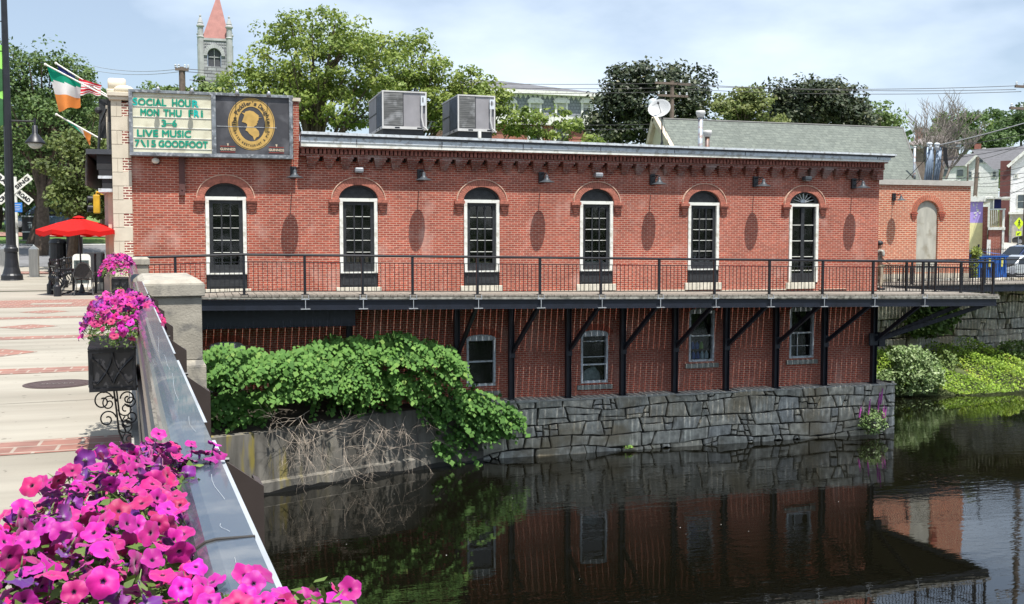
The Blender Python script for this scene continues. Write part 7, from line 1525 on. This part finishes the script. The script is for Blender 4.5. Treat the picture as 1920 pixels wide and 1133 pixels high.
t = flag('irish_flag', 'large green white and orange flag hanging from the upper white pole at the corner', at(85,121,YF), at(205,184,YF-.1), None, 0, 0); cloth(t, quadcloth((88,124),(152,158),(150,200),(112,208), 14, 19, .14, .5, YF), [FG,FW,FO], lambda u, v: 0 if v < (.28-.14*u) else 1 if v < .60 else 2)
t = flag('striped_flag', 'red and white striped flag with a star field, behind the large tricolour', at(105,119,YF+.7), at(203,180,YF+.5), None, 0, 0); cloth(t, quadcloth((106,121),(140,143),(148,160),(112,133), 8, 5, .04, 1, YF+.7), [FB], lambda u, v: 0, 'star_field'); cloth(t, quadcloth((148,147),(190,160),(188,178),(150,177), 20, 14, .10, 2, YF+.5), [FR,FW], lambda u, v: int(v*9.99) % 2, 'stripes')
t = flag('irish_flag', 'small green white and orange flag drooping on the lower white pole', at(106,215,YF), at(191,262,YF-.1), None, 0, 0); cloth(t, quadcloth((108,217),(172,250),(168,272),(150,243), 12, 9, .08, 1, YF), [FG,FW,FO], lambda u, v: 0 if u < .45 else 1 if u < .66 else 2)
# ================= PERSON =================
p = at(1651, 480, 31.65); px0, py0, pz0 = p.x+.03, 31.75, dzx(p.x)
def skinfig(name, joints, edges, mt, parent, sub=2):
    me = bpy.data.meshes.new(name); me.from_pydata([(j[0], j[1], j[2]) for j in joints], edges, []); o = bpy.data.objects.new(name, me); C.objects.link(o); o.parent = parent; ORG[o.name] = ORG[parent.name]
    sk = o.modifiers.new('skin', 'SKIN'); 
    for i, j in enumerate(joints): me.skin_vertices[0].data[i].radius = (j[3], j[4] if len(j) > 4 else j[3])
    me.skin_vertices[0].data[0].use_root = True; sk.use_smooth_shade = True; ss = o.modifiers.new('sub', 'SUBSURF'); ss.levels = ss.render_levels = sub; me.materials.append(mt); return o
t = thing('person', 'person in dark cap, grey patterned t-shirt and beige trousers standing at the walkway corner', 'person', (px0,py0,pz0))
def sk_add(me): pass
def mkskin(name, J, E, mt):
    me = bpy.data.meshes.new(name); me.from_pydata([j[:3] for j in J], [], []); 
    o = bpy.data.objects.new(name, me); C.objects.link(o); o.parent = t; ORG[o.name] = ORG[t.name]
    me2 = bpy.data.meshes.new(name); me2.from_pydata([j[:3] for j in J], E, []); o.data = me2
    bpy.context.view_layer.objects.active = o
    sk = o.modifiers.new('skin', 'SKIN'); lay = me2.skin_vertices
    if not lay: 
        bm = bmesh.new(); bm.from_mesh(me2); bm.verts.layers.skin.verify(); bm.to_mesh(me2); bm.free()
    for i, j in enumerate(J): me2.skin_vertices[0].data[i].radius = (j[3], j[4] if len(j) > 4 else j[3])
    me2.skin_vertices[0].data[0].use_root = True; sk.use_smooth_shade = True; ss = o.modifiers.new('sub', 'SUBSURF'); ss.levels = ss.render_levels = 2; me2.materials.append(mt); return o
M_SKIN = mat('skin', (.42,.22,.15), .6, var=.05)
# body: facing right (+X) and slightly away
J = [(0,0,.93,.13,.10),(0,0,1.1,.12,.10),(0,0,1.3,.15,.11),(0,0,1.42,.13,.09),(0,0,1.5,.055),(.01,0,1.58,.085,.09),(.015,0,1.68,.095,.09),(.01,0,1.76,.06),
     (0,-.19,1.41,.06),(-.03,-.24,1.15,.045),(.18,-.2,1.02,.035),(.25,-.19,1.0,.03), (0,.19,1.41,.06),(-.02,.24,1.14,.045),(.1,.22,.95,.035),(.13,.21,.88,.03),
     (0,-.09,.88,.09),(.03,-.1,.5,.06),(-.02,-.1,.09,.04),(.12,-.1,.04,.035),(0,.09,.88,.09),(-.02,.1,.5,.06),(-.08,.1,.09,.04),(.06,.1,.04,.035)]
E = [(0,1),(1,2),(2,3),(3,4),(4,5),(5,6),(6,7),(3,8),(8,9),(9,10),(10,11),(3,12),(12,13),(13,14),(14,15),(0,16),(16,17),(17,18),(18,19),(0,20),(20,21),(21,22),(22,23)]
mkskin('body', J, E, M_SKIN)
mkskin('t_shirt', [(0,0,.95,.15,.12),(0,0,1.12,.135,.115),(0,0,1.3,.17,.125),(0,0,1.43,.14,.10),(0,-.2,1.42,.075),(-.02,-.235,1.22,.062),(0,.2,1.42,.075),(-.02,.235,1.22,.062)], [(0,1),(1,2),(2,3),(3,4),(4,5),(3,6),(6,7)], mat('camo_grey_cloth', (.30,.30,.27), .9, var=.6, scale=14))
mkskin('trousers', [(0,0,.95,.15,.12),(0,-.09,.85,.105),(.03,-.1,.5,.08),(-.02,-.1,.12,.065),(0,.09,.85,.105),(-.02,.1,.5,.08),(-.07,.1,.12,.065)], [(0,1),(1,2),(2,3),(0,4),(4,5),(5,6)], mat('beige_cloth', (.42,.36,.27), .9, var=.12))
def pb(mb, *a): return mb
s = MB(); W0 = Vector((px0,py0,pz0)); s.ball(W0+Vector((0,0,1.72)), .125, .115, .10, 14, 8); s.box(px0+.08,py0-.07,pz0+1.685,px0+.22,py0+.07,pz0+1.70); s.build('cap', M_BLK2, t, smooth=True)
s = MB(); s.ball(W0+Vector((.112,0,1.62)), .022,.016,.025,6,4); s.ball(W0+Vector((0,-.095,1.62)), .02,.012,.035,6,4); s.build('nose_and_ear', M_SKIN, t, smooth=True)
for sy in (-.1,.1): s = MB(); s.box(px0-.08,py0+sy-.045,pz0,px0+.18,py0+sy+.045,pz0+.085); s.build('shoe', M_BLK2, t, bevel=.02)
s = MB()
for i in range(4): s.tube([W0+Vector((.25,-.21+i*.014,1.005)), W0+Vector((.285,-.212+i*.016,.99)), W0+Vector((.30,-.212+i*.016,.965)), W0+Vector((.292,-.21+i*.016,.945))], [.009,.0085,.008,.007], 6)
s.tube([W0+Vector((.24,-.17,1.0)), W0+Vector((.265,-.155,.985)), W0+Vector((.285,-.16,.97))], [.011,.009,.008], 6); s.build('fingers', M_SKIN, t, smooth=True)
for o in C.objects:
    if o.name.startswith('tmp') or o.name == '_': bpy.data.objects.remove(o)
